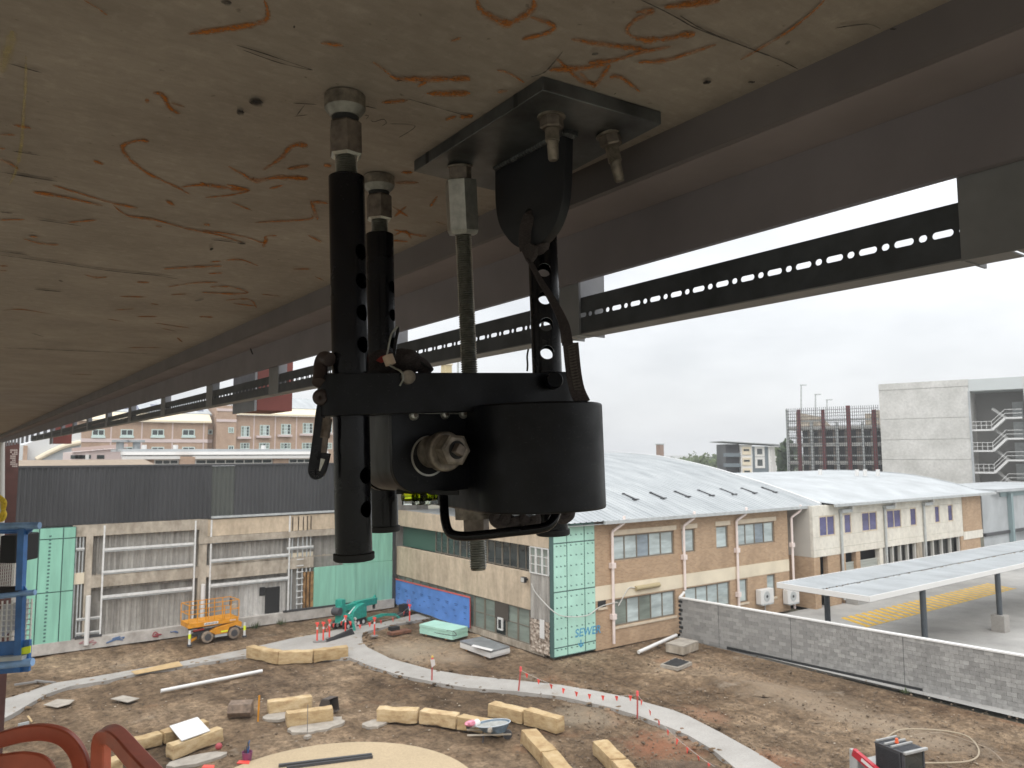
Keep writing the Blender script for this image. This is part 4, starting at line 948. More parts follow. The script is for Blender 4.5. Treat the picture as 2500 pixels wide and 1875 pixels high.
# plinth with graffiti and dark base strip
pl_ = r(60, 1572, 765, 1545); a0 = FL.sz(60, 1590)[0]
obj('plinth', MB().fb(FL, a0, XI-.1, 0, .62, -.3, .18), M['plinth'], lb)
obj('base_strip', MB().fb(FL, FL.sz(690, 1520)[0], FL.sz(880, 1500)[0], .625, .74, .0, .2), M['clad'], lb)
obj('base_strip', MB().fb(FL, FL.sz(180, 1580)[0], FL.sz(246, 1575)[0], .625, .74, .0, .2), M['clad'], lb)
for (q, cm_) in ((283, (.10, .16, .28)), (384, (.28, .06, .07)), (428, (.10, .15, .27)), (213, (.35, .2, .2))):
    g_ = MB(); a = FL.sz(q, 1570)[0]; pts_ = [FL.p(a+random.uniform(-.45, .45), random.uniform(.14, .48), .185) for _ in range(7)]
    g_.tube(smoothpath(pts_, 5), .035, 5); obj('graffiti_scribble', g_, mat('faded spray paint', cm_, .9), lb)
# green membrane panels
gp = [(60, 88), (88, 147), (147, 178)]
zj = [FL.sz(88, 1290)[1], FL.sz(88, 1318)[1], FL.sz(88, 1449)[1], FL.sz(88, 1583)[1], FL.sz(88, 1600)[1]]
zj[4] = .05
for i, (q0, q1) in enumerate(gp):
    a, b = FL.sz(q0, 1450)[0], FL.sz(q1, 1450)[0]
    for j in range(4): obj('green_panel', MB().fb(FL, a+.03, b-.03, zj[j+1]+.03, zj[j]-.03, -.05, .16), M['green'], lb)
obj('panel_joint', MB().fb(FL, FL.sz(60, 1450)[0], FL.sz(178, 1450)[0], zj[4], zj[0], -.06, .12), M['joint'], lb)
pm_ = MB()
for i in range(30): z = .5+i*.205; a = FL.sz(116+ (1-z/7)*-3, 1450)[0]; pm_.fb(FL, a-.07, a+.05, z, z+.1, .1605, .1625)
tag(obj('print', pm_, M['print'], lb), None, None, kind='stuff')
a = FL.sz(765, 1430)[0]; zb_g = FL.sz(765, 1490)[1]; zt_g = FL.sz(765, 1386)[1]
nG = 4
for i in range(nG): obj('green_panel', MB().fb(FL, a+(XI-a)*i/nG+.01, a+(XI-a)*(i+1)/nG-.004, zb_g, zt_g, -.05, .1), M['green'], lb)
a2 = FL.sz(838, 1330)[0]
for i in range(3): obj('green_panel', MB().fb(FL, a2+(XI-a2)*i/3+.01, a2+(XI-a2)*(i+1)/3-.004, zt_g+.02, zcl-.05, -.05, .07), M['green'], lb)
obj('corner_trim', MB().fb(FL, XI-.25, XI, 0, zcl, -.1, .12), M['clad'], lb)
obj('flat_roof', MB().fb(FL, x0, XI+3, ztop-.049, ztop-.02, -8, -.4), M['gutter'], lb)
# ------------------------------------------------------------------ wing with beige bands
XW = 26.5; FW = Frame((XW, 33), (0, 1)); rw = FW.rect
wg = thing('beige_wing', 'two storey wing with stained beige bands and dark window strips, blue wrap at its base', 'building', (XW+3, 42, 0))
zA = FW.sz(1200, 1265)[1]; 
yA, yB = 32.9, 50.38
def wz(px, py): return FW.sz(px, py)[1]
z_par = wz(1130, 1265); z_b1 = wz(1200, 1318); z_w1 = wz(1200, 1380); z_b2 = wz(1100, 1437)
S0 = -.35; S1 = yB-33
part('parapet_band', FW, (S0, S1, z_b1, z_par), -.3, .0, M['beige'], wg)
part('middle_band', FW, (S0+.0, S1, z_b2, z_w1), -.3, .02, M['beige'], wg)
obj('recess_back', MB().fb(FW, S0, S1, 0, z_par-.1, -6, -1.2), M['void'], wg)
obj('flat_roof', MB().fb(FW, S0, S1, z_par-.099, z_par-.03, -9, -.3), M['gutter'], wg)
obj('base_wall', MB().fb(FW, S0+.6, S1, 0, .35, -.3, -.02), M['oldconc'], wg)
g1 = FW.sz(1050, 1345)[0]
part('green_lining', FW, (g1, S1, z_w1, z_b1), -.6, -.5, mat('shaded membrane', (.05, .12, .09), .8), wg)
wy0 = FW.sz(1290, 1360)[0]
nW = 7
for i in range(nW):
    a = wy0+(g1-wy0)*i/nW; b = wy0+(g1-wy0)*(i+1)/nW
    window(FW, (a, b-.02, z_w1+.02, z_b1-.02), wg, 2, 1, M['gdark'], .045, -.45)
zw0 = .36
for i in range(14):
    a = wy0-.0+(S1-wy0)*i/14; b = wy0+(S1-wy0)*(i+1)/14
    window(FW, (a, b-.02, zw0, z_b2-.02), wg, 1, 2, [M['ggreen'], M['ggreen'], M['gdark']][i % 3 if i == 2 else 0], .055, -.12)
# bare corner bay beside the light green panels
a, b = S0+.02, FW.sz(1296, 1420)[0]
obj('corner_sheet', corr(FW, a, b, z_b2-.4, z_w1+1.1, .03, .3, .04), M['oldsheet'], wg, ang=20)
for k in range(3):
    window(FW, (a+(b-a)*k/3, a+(b-a)*(k+1)/3-.02, z_w1+.05, z_b1), wg, 1, 3, M['ggreen'], .05, .06, M['steelw'])
rough = MB().grid(lambda u, v: FW.p(a+(b-a)*u, .15+(z_b2-.55)*v, .06+.09*mn.noise(Vector((u*9, v*14, 2)))), 16, 26); obj('torn_masonry', rough, streak('torn masonry', (.13, .085, .055), (.58, .5, .42), 4.5, .6), wg, ang=0)
obj('white_sheet_scrap', MB().fb(FW, a+.3, a+.7, 1.0, 2.0, .16, .18), M['white'], wg)
# small doorway panel
pdr = rw(1207, 1560, 1240, 1450)
part('dark_panel', FW, (FW.sz(1240, 1500)[0], FW.sz(1207, 1500)[0], 1.3, z_b2-.02), -.055, -.03, mat('brown panel', (.07, .055, .045), .6), wg)
q = FW.sz(1222, 1523); obj('vent_box', MB().fb(FW, q[0]-.25, q[0]+.25, q[1]-.35, q[1]+.35, -.028, .06), M['steelw'], wg); obj('vent_hole', MB().fb(FW, q[0]-.15, q[0]+.15, q[1]-.25, q[1]+.25, .0605, .064), M['void'], wg)
# flood lights on the band
for i, (px_, py_) in enumerate(((963, 1354), (1289, 1414))):
    s_, z = FW.sz(px_, py_); fl = thing('flood_light', ['small flood light on the beige wing beside the green wall corner', 'square flood light on the beige band near the torn masonry'][i], 'flood light', FW.p(s_, z, .1))
    obj('bracket', MB().fb(FW, s_-.04, s_+.04, z-.05, z+.05, .025, .2), M['blackm'], fl); h_ = obj('housing', MB().box(FW.p(s_, z, .3), (.18, .34, .3), .0), M['blackm'], fl); obj('lens', MB().box(FW.p(s_, z, .398), (.012, .28, .24)), M['mullion'], fl)
# blue wrap
bl = thing('blue_wrap', 'blue building wrap sheet taped with red edges along the base of the wing', 'building wrap', FW.p(10, 0, .1))
s0, s1 = FW.sz(1152, 1500)[0], S1-.05; zt0, zt1 = FW.sz(1152, 1458)[1], FW.sz(962, 1411)[1]
def wrapfn(u, v):
    s = s0+(s1-s0)*u; zb = .25; z = zb+(zt0+(zt1-zt0)*u-zb)*v
    return FW.p(s, z, .1+(1-v)**2*.35*(.5+.5*mn.noise(Vector((u*5, v*2, 5))))*(1-abs(2*u-1)**6)+.03*mn.noise(Vector((u*14, v*4, 9))))
obj('sheet', MB().grid(wrapfn, 60, 16), mat('blue wrap', (.09, .22, .56), .7, ns=1.2, amt=.15), bl, ang=180)
tp_ = MB(); 
for i in range(24): tp_.bar(wrapfn(i/24, 1)+FW.n*.03, wrapfn((i+1)/24-.002, 1)+FW.n*.03, .012, .09)
obj('red_tape', tp_, mat('red tape', (.62, .12, .10), .6), bl); obj('red_tape', MB().bar(wrapfn(0, 0)+FW.n*.03, wrapfn(0, 1)+FW.n*.03, .012, .1, FW.t), M['redtag'], bl)
pm_ = MB()
for row, zz, nn in ((0, .62, 9), (1, .4, 8), (2, .22, 9)):
    for i in range(nn):
        p = wrapfn((i+.5)/nn, zz+.02); 
        for k in range(2 if row == 0 else 1): pm_.box(p+FW.n*.012+Z*(.05-k*.1), (.008, [.42, .3][k]*(.6 if row else 1), .045))
tag(obj('print', pm_, mat('navy print', (.045, .11, .3), .8), bl), None, None, kind='stuff')
# ------------------------------------------------------------------ brick building with vaulted roof
FB = Frame((0, YB), (1, 0)); rb_ = FB.rect
bb = thing('brick_building', 'two storey tan brick building with curved grey metal roof and pale green corner panels', 'building', (38, 36, 0))
xb0 = FB.sz(1452, 1450)[0]; xb1 = FB.sz(1924, 1320)[0]; zg = FB.sz(1500, 1273)[1]
bt_ = FB.sz(1500, 1426)[1]; bb_ = FB.sz(1500, 1461)[1]
wins = [(1493, 1302, 1647, 1369, 5), (1664, 1287, 1698, 1349, 1), (1748, 1281, 1779, 1341, 1), (1796, 1272, 1892, 1334, 4)]
lows = [(1500, 1463, 1651, 1527, 5), (1672, 1428, 1784, 1478, 4), (1803, 1414, 1827, 1472, 1), (1872, 1404, 1895, 1457, 1)]
def wr(q):  # rectangle of a window from its left-top and left-bottom corner, so both heights come from one upright
    a, z1 = FB.sz(q[0], q[1]); b = FB.sz(q[2], q[3])[0]; return a, b, z1
UP = (FB.sz(1495, 1309)[1], FB.sz(1497, 1370)[1]); LO = (FB.sz(1500, 1464)[1], FB.sz(1501, 1530)[1])
# wall with real openings: piers and spandrels between window strips
def wallstrip(z0, z1, holes, m, name='wall'):
    xs = sorted(holes); cur = xb0
    for (a, b) in xs+[(xb1, xb1)]:
        if a-cur > .02: obj(name, MB().fb(FB, cur, a, z0, z1, -.3, 0), m, bb)
        cur = b
uh = [(FB.sz(q[0], q[1])[0], FB.sz(q[2], q[3])[0]) for q in wins]; lh = [(FB.sz(q[0], q[1])[0], FB.sz(q[2], q[3])[0]) for q in lows]
wallstrip(0, LO[1], [], M['brick']); wallstrip(LO[1], LO[0], lh, M['brick']); wallstrip(LO[0], bb_-.005, [], M['brick'])
obj('floor_band', MB().fb(FB, xb0, xb1, bb_, bt_, -.3, .02), M['cream'], bb)
wallstrip(bt_+.005, UP[1], [], M['brick']); wallstrip(UP[1], UP[0], uh, M['brick']); wallstrip(UP[0], zg+.2, [], M['brick'])
for k, ((a, b), q) in enumerate(zip(uh, wins)):
    window(FB, (a, b, UP[1], UP[0]), bb, q[4], 1, [M['blind'], M['blind'], glass('grey blind', (.24, .29, .33)), M['blind'], M['blind']] if q[4] > 1 else M['blind'], .08, -.14)
    obj('lintel', MB().fb(FB, a-.1, b+.18, UP[0]+.04, UP[0]+.32, .002, .05), M['lintel'], bb)
for k, ((a, b), q) in enumerate(zip(lh, lows)):
    window(FB, (a, b, LO[1], LO[0]), bb, q[4], 1, [M['ggreen'], M['blind'], M['ggreen'], M['blind'], M['blind']] if k == 0 else M['blind'], .08, -.14)
    obj('sill', MB().fb(FB, a-.05, b+.05, LO[1]-.14, LO[1]-.02, .002, .06), M['lintel'], bb)
obj('end_wall', MB().b6(xb1-.3, xb1, YB+.305, YB+8, 0, zg+.3), M['brick'], bb)
obj('inside', MB().fb(FB, xb0, xb1-.31, .02, zg, -7, -.9), M['void'], bb)
# piers beside the pipes
pipes = [(1490, 1296, 1600), (1664, 1282, 1440), (1793, 1270, 1470), (1927, 1262, 1450)]
zgl = zg
for k, (px_, py_, pe) in enumerate(pipes):
    s_ = FB.sz(px_, py_)[0]; zt = FB.sz(px_, py_)[1]; z_end = [.25, FB.sz(1664, 1440)[1], .1, .1][k]
    dp = obj('downpipe', MB().tube([FB.p(s_, z_end, .16), FB.p(s_, zt-.1, .16), FB.p(s_+.05, zt, .17), FB.p(s_+.55, zt+.42, .5), FB.p(s_+.62, zt+.5, .52), FB.p(s_+.62, zt+.85, .52)], .085, 12), M['pipe'], bb)
    for zz in ([zt-2.1, 1.6] if k != 1 else [zt-2.1]): obj('pipe_joint', MB().fb(FB, s_-.17, s_+.15, zz, zz+.3, .02, .28), M['pipe'], dp)
s_ = FB.sz(1664, 1440)[0]; obj('pipe_shoe', MB().cyl(FB.p(s_+.0, FB.sz(1664, 1445)[1], .2), FB.p(s_-.55, FB.sz(1655, 1455)[1]-.05, .3), .085, 12), M['white'], bb)
# roof vault: profile in the plane across the building, measured at its right verge
X1 = FB.sz(1988, 1234)[0]; ov = .55
vp = [(1988, 1232), (1945, 1210), (1900, 1194), (1850, 1177), (1800, 1162), (1750, 1147), (1700, 1134), (1650, 1123), (1600, 1114), (1550, 1109)]
pv = [PX(x, y, X1) for x, y in vp]; pv[0] = Vector((X1, YB-ov, zg+.12))
prf = [(p.y, p.z) for p in pv]; prf += [(prf[-1][0]+4, prf[-1][1]+.12), (prf[-1][0]+9, prf[-1][1]-.3)]
prf = [(p.x, p.y) for p in smoothpath([Vector((a, b, 0)) for a, b in prf], 3)]
# standing corrugation along the slope, as true ribs
def vault(xa, xb, prf_, p, d, lift=0):
    m_ = MB(); nx = int((xb-xa)/p); xs = []
    for i in range(nx): s = xa+(xb-xa)*i/nx; w = (xb-xa)/nx; xs += [(s, 0), (s+w*.72, 0), (s+w*.8, d), (s+w*.92, d)]
    xs.append((xb, 0)); n1 = len(xs); n2 = len(prf_)
    m_.add([(x, y, z+dz+lift) for (y, z) in prf_ for x, dz in xs], [(j*n1+i, j*n1+i+1, (j+1)*n1+i+1, (j+1)*n1+i) for j in range(n2-1) for i in range(n1-1)]); return m_
X0r = FB.sz(1462, 1275)[0]
rf = obj('roof', vault(26.0, X1-.1, prf, .42, .045), M['roof'], bb, ang=20)
obj('gutter', MB().fb(FB, X0r-.1, X1, zg-.06, zg+.14, ov-.05, ov+.12), M['gutter'], rf)
obj('soffit', MB().fb(FB, 26.2, X1-.05, zg-.06, zg-.03, -.01, ov-.06), M['gutter'], rf)
vg = MB(); n1 = len(prf)
vg.tube([Vector((X1-.06, y, z+.03)) for y, z in prf], .1, sect=[(-.12, -.1), (.12, -.1), (.12, .1), (-.12, .1)], upv=(0, 0, 1)); obj('verge_flashing', vg, M['verge'], rf, ang=20)
# rows of snow-bar like roof vents
vents = [(1522, 1208, 1552, 1222), (1588, 1205, 1620, 1219), (1648, 1202, 1680, 1215), (1705, 1199, 1738, 1212), (1760, 1196, 1793, 1209), (1811, 1194, 1843, 1206), (1861, 1192, 1893, 1204)]
def onroof(px, py):
    for i in range(len(prf)-1):
        (ya, za), (yb_, zb) = prf[i], prf[i+1]; k = (zb-za)/(yb_-ya); d = ray(px, py); t = (za-k*ya-O.z+k*O.y)/(d.z-k*d.y); p = O+d*t
        if ya-.01 <= p.y <= yb_+.01: return p
    return None
for i, q in enumerate(vents):
    a, b = onroof(q[0], q[1]), onroof(q[2], q[3])
    if a is None or b is None: continue
    pr_ = obj('roof_bracket', MB().bar(a+Z*.08, b+Z*.08, .07, .07), M['clad'], rf)
    obj('bracket_foot', MB().box(b+Z*.08, (.5, .14, .07)), M['clad'], pr_); obj('bracket_foot', MB().box(a+Z*.08, (.16, .12, .07)), M['clad'], pr_)
# light green corner panels
gxa = XW-.02; gcols = [(1340, 1383), (1383, 1426), (1426, 1452)]
zr_ = [.12, FB.sz(1400, 1574)[1], FB.sz(1400, 1440)[1], FB.sz(1400, 1323)[1], zg+.05]
for i, (q0, q1) in enumerate(gcols):
    a = FB.sz(q0, 1450)[0] if i else gxa; b = FB.sz(q1, 1450)[0]
    for j in range(4): obj('green_panel', MB().fb(FB, a+.035, b-.035, zr_[j]+.035, zr_[j+1]-.035, -.05, .07), M['greenl'], bb)
xg1 = FB.sz(1452, 1450)[0]
obj('panel_joint', MB().fb(FB, gxa, xg1-.005, .1, zg+.05, -.3, .045), M['joint'], bb)
pm_ = MB()
for i, (q0, q1) in enumerate(gcols):
    a = FB.sz(q0, 1450)[0] if i else gxa; b = FB.sz(q1, 1450)[0]
    for k in range(12):
        z = .45+k*.55
        if min(abs(z-x) for x in zr_) < .13: continue
        for j in range(3 if i < 2 else 2): s = a+(b-a)*(j+.6)/(3.3 if i < 2 else 2.3); pm_.fb(FB, s, s+.12, z, z+.05, .0705, .073); pm_.fb(FB, s, s+.05, z+.055, z+.085, .0705, .073)
tag(obj('print', pm_, M['print'], bb), None, None, kind='stuff')
spray = mat('blue spray paint', (.06, .30, .50), .8, ns=18, amt=.3)
s_, z = FB.sz(1401, 1556); text_obj('spray_lettering', 'SEWER', FB, s_, z, .62, .0745, spray, bb, .15)
s_, z = FB.sz(1416, 1560); ar = MB(); ar.fb(FB, s_-.04, s_+.04, z-.42, z-.02, .0745, .0755); ar.bar(FB.p(s_-.2, z-.2, .0765), FB.p(s_, z-.42, .0765), .012, .06); ar.bar(FB.p(s_+.2, z-.2, .0765), FB.p(s_, z-.42, .0765), .012, .06); obj('spray_arrow', ar, spray, bb)
# fittings on the brick wall
s_, z = FB.sz(1578, 1431); fx = MB().cyl(FB.p(s_-1.0, z-.02, .1), FB.p(s_+1.0, z+.0, .1), .14, 12); fo = solo('wall_light_tube', fx, mat('old yellow plastic', (.40, .33, .19), .6), 'yellowed batten light on the cream band of the brick wall', 'wall light')
s2, z2 = FB.sz(1532, 1437); cbp = smoothpath([FB.p(s_-1.0, z, .06), FB.p(s2, z2, .05), FB.p(s2-.8, z2-.85, .06), FB.p(FB.sz(1498, 1469)[0], FB.sz(1498, 1469)[1], .25), FB.p(FB.sz(1462, 1481)[0], FB.sz(1462, 1481)[1], .1), FB.p(FB.sz(1425, 1493)[0], FB.sz(1425, 1500)[1], .3), FB.p(FB.sz(1375, 1503)[0], FB.sz(1375, 1503)[1], .3), FB.p(XW-.2, FB.sz(1341, 1492)[1], .3), PX(1310, 1450, XW-.15), PX(1297, 1425, XW-.2)], 6)
solo('loose_cable', MB().tube(cbp, .028, 6), M['mullion'], 'pale cable slung loosely across the green corner panels', 'cable')
hb_ = rb_(1459, 1466, 1479, 1481); part('wall_hole', FB, hb_, .002, .01, M['void'], bb); obj('hole_ledge', MB().fb(FB, hb_[0]-.05, hb_[1]+.05, hb_[2]-.12, hb_[2]-.0, .002, .09), M['lintel'], bb)
for i, q in enumerate(((1843, 1439, 1876, 1474), (1909, 1439, 1938, 1462))):
    a, b, z0, z1 = rb_(*q); z0 = z1-.95; ac = thing('air_conditioner', ['white air conditioner unit on the brick wall above the grey block wall', 'second air conditioner on the brick wall, half hidden by the canopy roof'][i], 'air conditioner', FB.p((a+b)/2, z0, .25))
    obj('case', MB().fb(FB, a, b, z0, z1, .06, .46), M['white'], ac, bevel=.02); obj('fan_grille', MB().cyl(FB.p((a+b)/2-.05, (z0+z1)/2, .461), FB.p((a+b)/2-.05, (z0+z1)/2, .475), .34, 24), M['gutter'], ac); obj('fan_hub', MB().cyl(FB.p((a+b)/2-.05, (z0+z1)/2, .476), FB.p((a+b)/2-.05, (z0+z1)/2, .49), .1, 12), M['clad'], ac)
    obj('bracket', MB().fb(FB, a+.1, b-.1, z0-.07, z0-.005, .0, .5), M['gutter'], ac)
    if i == 0: obj('pipe_duct', MB().tube([FB.p((a+b)/2+.2, z0, .1), FB.p((a+b)/2+.2, z0-.55, .1), FB.p(a-1.2, z0-.75, .1)], .05, 8), M['white'], ac)
# ------------------------------------------------------------------ cream building behind the yard
YC = 31.4; FC = Frame((0, YC), (1, 0)); rc_ = FC.rect
cbld = thing('cream_building', 'cream panelled building with violet windows and pale curved roof behind the car park', 'building', (63, 36, 0))
cx0 = FC.sz(1985, 1300)[0]; cx1 = FC.sz(2352, 1300)[0]; cx2 = FC.sz(2398, 1300)[0]; czg = 7.2; czb = FC.sz(2020, 1357)[1]
cw = [(1999, 1262, 2040, 1308, 2), (2060, 1255, 2080, 1303, 1), (2103, 1252, 2143, 1297, 2), (2164, 1246, 2202, 1290, 2), (2221, 1241, 2239, 1285, 1), (2281, 1237, 2296, 1279, 1), (2313, 1233, 2328, 1275, 1)]
ch = [(FC.sz(q[0], q[1])[0], FC.sz(q[2], q[3])[0]) for q in cw]; cz1 = FC.sz(2103, 1251)[1]; cz0 = FC.sz(2104, 1299)[1]
M['cpanel'] = streak('cream precast', (.62, .585, .51), (.74, .71, .63), .9, .2)
def cst(z0, z1, holes):
    cur = cx0
    for a, b in sorted(holes)+[(cx1, cx1)]:
        if a-cur > .02: obj('precast_panel', MB().fb(FC, cur+.006, a-.006, z0, z1, -.25, 0), M['cpanel'], cbld)
        cur = b
cst(cz0, cz1, ch); js = [cx0]+[FC.sz(p, 1300)[0] for p in (2050, 2160, 2260)]+[cx1]
for i in range(4):
    obj('precast_panel', MB().fb(FC, js[i]+.01, js[i+1]-.01, czb+.5, cz0-.012, -.25, 0), M['cpanel'], cbld); obj('precast_panel', MB().fb(FC, js[i]+.01, js[i+1]-.01, czb, czb+.485, -.25, .015), M['cpanel'], cbld)
    obj('precast_panel', MB().fb(FC, js[i]+.01, js[i+1]-.01, cz1+.012, czg, -.25, 0), M['cpanel'], cbld)
for (a, b), q in zip(ch, cw): window(FC, (a, b, cz0, cz1), cbld, q[4], 1, M['gpurple'], .09, -.06, M['lintel'])
obj('backing', MB().fb(FC, cx0+.26, cx2, 0, czg-.02, -6, -.9), M['void'], cbld)
# return wall with shade painted into its render, and link to the brick building
obj('return_wall', MB().b6(cx0-.0, cx0+.25, YC+.26, YC+5, czb, czg), mat('shaded cream render', (.50, .47, .42), .9, ns=.5, amt=.06), cbld)
obj('link_wall', MB().b6(xb1+.01, cx0-.01, YC+2.9, YC+3.2, 0, czg), M['brick'], cbld)
obj('return_base', MB().b6(cx0-.0, cx0+.25, YC-.0, YC+5, 0, czb-.01), M['brick'], cbld)
obj('end_brick', MB().fb(FC, cx1+.01, cx2, czb+.35, czg, -.3, .02), M['brick'], cbld); obj('end_band', MB().fb(FC, cx1+.01, cx2+.05, czb-.35, czb+.34, -.3, .04), M['cpanel'], cbld)
# ground floor: piers, roller doors, dark loading bays
for q0, q1, m_, nm in ((1988, 2003, 'brick', 'pier'), (2022, 2052, 'brick', 'pier'), (2058, 2066, 'brick', 'pier'), (2092, 2102, 'brick', 'pier'), (2150, 2158, 'cpanel', 'pier'), (2242, 2254, 'oldconc', 'pier'), (2350, 2398, 'brick', 'pier')):
    obj(nm, MB().fb(FC, FC.sz(q0, 1380)[0], FC.sz(q1, 1380)[0], 0, czb-.003, -.4, -.02), M[m_], cbld)
M['roller'] = mat('grey roller door', (.40, .42, .39), .6, ns=9, amt=.12, sc=(.1, .1, 4))
for q0, q1 in ((2067, 2091), (2103, 2149)):
    a, b = FC.sz(q0, 1380)[0], FC.sz(q1, 1380)[0]; rd_ = MB()
    for k in range(26): rd_.fb(FC, a, b, k*.11, k*.11+.095, -.3, -.24+.03*(k % 2))
    obj('roller_door', rd_, M['roller'], cbld)
for q0, q1, nn in ((2166, 2240, 4), (2262, 2348, 4)):
    a, b = FC.sz(q0, 1380)[0], FC.sz(q1, 1380)[0]
    for k in range(nn+1): s = a+(b-a)*k/nn; obj('mullion', MB().fb(FC, s-.09, s+.09, 0, czb-.02, -.3, -.1), M['mullion'], cbld)
    for k in range(nn): obj('louvre_bay', MB().fb(FC, a+(b-a)*k/nn+.1, a+(b-a)*(k+1)/nn-.1, 0, czb-.05, -.6, -.5), mat('dark louvre', (.05, .05, .045), .7), cbld)
obj('loading_kerb', MB().fb(FC, FC.sz(2060, 1400)[0], cx2, 0.0, .35, .05, 1.0), M['yard'], cbld)
# downpipes with heads
for px_ in (2049, 2157, 2253):
    s_ = FC.sz(px_+2, 1300)[0]; d_ = obj('downpipe', MB().cyl(FC.p(s_, .3, .12), FC.p(s_, czg-.6, .12), .09, 10), M['gutter'], cbld); obj('pipe_head', MB().fb(FC, s_-.1, s_+1.3, czg-.62, czg-.38, .02, .3), M['gutter'], d_); obj('pipe_drop', MB().fb(FC, s_+1.15, s_+1.35, czg-.4, czg-.0, .1, .4), M['white'], d_)
# roof
cX1 = FC.sz(2412, 1208)[0]
vp2 = [(2410, 1206), (2385, 1196), (2350, 1186), (2300, 1174), (2250, 1164), (2200, 1157), (2150, 1153)]
pv = [PX(x, y, cX1) for x, y in vp2]; pr2 = [(YC-.6, czg+.1)]+[(p.y, p.z) for p in pv[1:]]+[(pv[-1].y+6, pv[-1].z+.1), (pv[-1].y+12, pv[-1].z-.5)]
pr2 = [(p.x, p.y) for p in smoothpath([Vector((a, b, 0)) for a, b in pr2], 3)]
cr_ = obj('roof', vault(X1+.1, cX1-.1, pr2, .5, .03, -.01), M['roofwhite'], cbld, ang=20)
obj('gutter', MB().fb(FC, X1+.05, cX1, czg-.1, czg+.1, .55, .72), M['gutter'], cr_)
vg = MB().tube([Vector((cX1-.06, y, z+.0)) for y, z in pr2], .1, sect=[(-.1, -.08), (.1, -.08), (.1, .08), (-.1, .08)], upv=(0, 0, 1)); obj('verge_flashing', vg, M['roofwhite'], cr_, ang=20)
for i, (px_, py_) in enumerate(((2002, 1152), (2092, 1150), (2112, 1150), (2143, 1150))):
    p = PX(px_, py_+6, 58+i*1.5); q = pr2[-6]; p = Vector((cX1-20+i*3, q[0], q[1])); w_ = C(px_, 1155, 70); obj('roof_vent', MB().cyl(C(px_, 1162, 72), C(px_, 1146, 72), .18, 10), M['white'], cr_)
# grey shed at the right end
sx0 = FC.sz(2402, 1280)[0]
sh = thing('grey_shed', 'grey clad shed with white sheet walls at the far right edge, beyond the cream building', 'shed', (sx0+8, YC+3, 0))
FS = Frame((0, YC+1.0), (1, 0)); a, b = FS.sz(2400, 1280)[0], FS.sz(2400, 1280)[0]+24
obj('wall', corr(FS, a, a+6, 0, 7.0, 0, .3, .04), M['roofwhite'], sh, ang=20)
obj('wall', corr(FS, a+6.2, b, 3.3, 6.6, .0, 1.1, .05), M['roofwhite'], sh, ang=20); obj('wall', corr(FS, a+6.2, b, 0, 3.0, -.6, .4, .04), M['roofwhite'], sh, ang=20)
obj('beam', MB().fb(FS, a, b, 3.0, 3.29, -.3, .2), M['clad'], sh); obj('beam', MB().fb(FS, a+4, b, 6.6, 7.1, -.2, .1), mat('blue grey steel', (.22, .29, .30), .6), sh)
obj('roof', MB().fb(FS, a+2, b, 7.12, 7.4, -8, .6), M['roofwhite'], sh)
for k in (5.6, 11.5): obj('post', MB().fb(FS, a+k, a+k+.45, 0, 6.9, .05, .45), mat('blue grey steel', (.22, .29, .30), .6), sh)
# ------------------------------------------------------------------ block wall
w0 = G(1661, 1558.7); w1 = G(2500, 1741.7); wz_ = 2.34
dv = (w1-w0); dv.z = 0; Lw = dv.length+6; du = dv.normalized()
FWL = Frame(w0, du)
bw = thing('block_wall', 'long grey concrete block wall with white capping between the dirt site and car park', 'wall', w0)
M['block'] = mat('grey block', (.285, .278, .265), .92, ns=5, amt=.2, rnd=.18)
obj('mortar_core', MB().fb(FWL, 0, Lw, -.2, wz_-.02, -.17, -.012), mat('mortar', (.30, .285, .265), .95), bw)
nrow = 12; bhh = wz_/nrow; blw = .40
proto = MB().box((0, 0, 0), (blw-.012, .02, bhh-.012)); pmsh = None; cnt = 0; cand = []
for j in range(nrow):
    off = blw/2*(j % 2); k = 0; s = .02-off
    while s < Lw-.1:
        if s+blw > .05: cand.append((s, j))
        s += blw
cand.sort(key=lambda c: -c[0])
vis = [c for c in cand if c[0] < (w1-w0).length+.6]
vis.sort(key=lambda c: -c[0])
rest = MB()
ang_ = atan2(du.y, du.x)
for c, (s, j) in enumerate(vis+[q for q in cand if q not in set(vis)]):
    s0_, s1_ = max(s, .0), s+blw; z0 = j*bhh
    out_ = random.uniform(.0, .007)
    if c < 300 and s >= 0:
        if pmsh is None:
            ob = obj('block', proto, M['block'], None, ang=0); pmsh = ob.data
        else:
            ob = bpy.data.objects.new('block', pmsh); COL.objects.link(ob)
        p = FWL.p(s+blw/2, z0+bhh/2, out_-.006); ob.parent = bw; ob.location = p-w0; ob.rotation_euler = (random.gauss(0, .004), 0, ang_)
    else: rest.fb(FWL, s0_+.006, s1_-.006, z0+.006, z0+bhh-.006, -.02, out_+.003)
def blockstuff():
    m, n, b = newmat('grey block far'); g = n.nodes.new('ShaderNodeNewGeometry')
    r_ = ramp(n, g.outputs['Random Per Island'], [(0, (.23, .225, .215)), (1, (.34, .33, .315))]); n.links.new(r_, b.inputs['Base Color']); b.inputs['Roughness'].default_value = .92; return m
tag(obj('far_blocks', rest, blockstuff(), bw, ang=0), None, None, kind='stuff')
obj('capping', MB().fb(FWL, -.02, Lw, wz_, wz_+.07, -.24, .05), M['white'], bw)
for px_ in (1757, 1933, 2206): s_ = FWL.sz(px_, 1600)[0]; obj('control_joint', MB().fb(FWL, s_-.012, s_+.012, 0, wz_, .002, .012), M['clad'], bw)
obj('dark_strip', MB().fb(FWL, 3.2, 13.6, -.02, .13, .012, .022), M['blackm'], bw)  # black strip along part of the wall foot
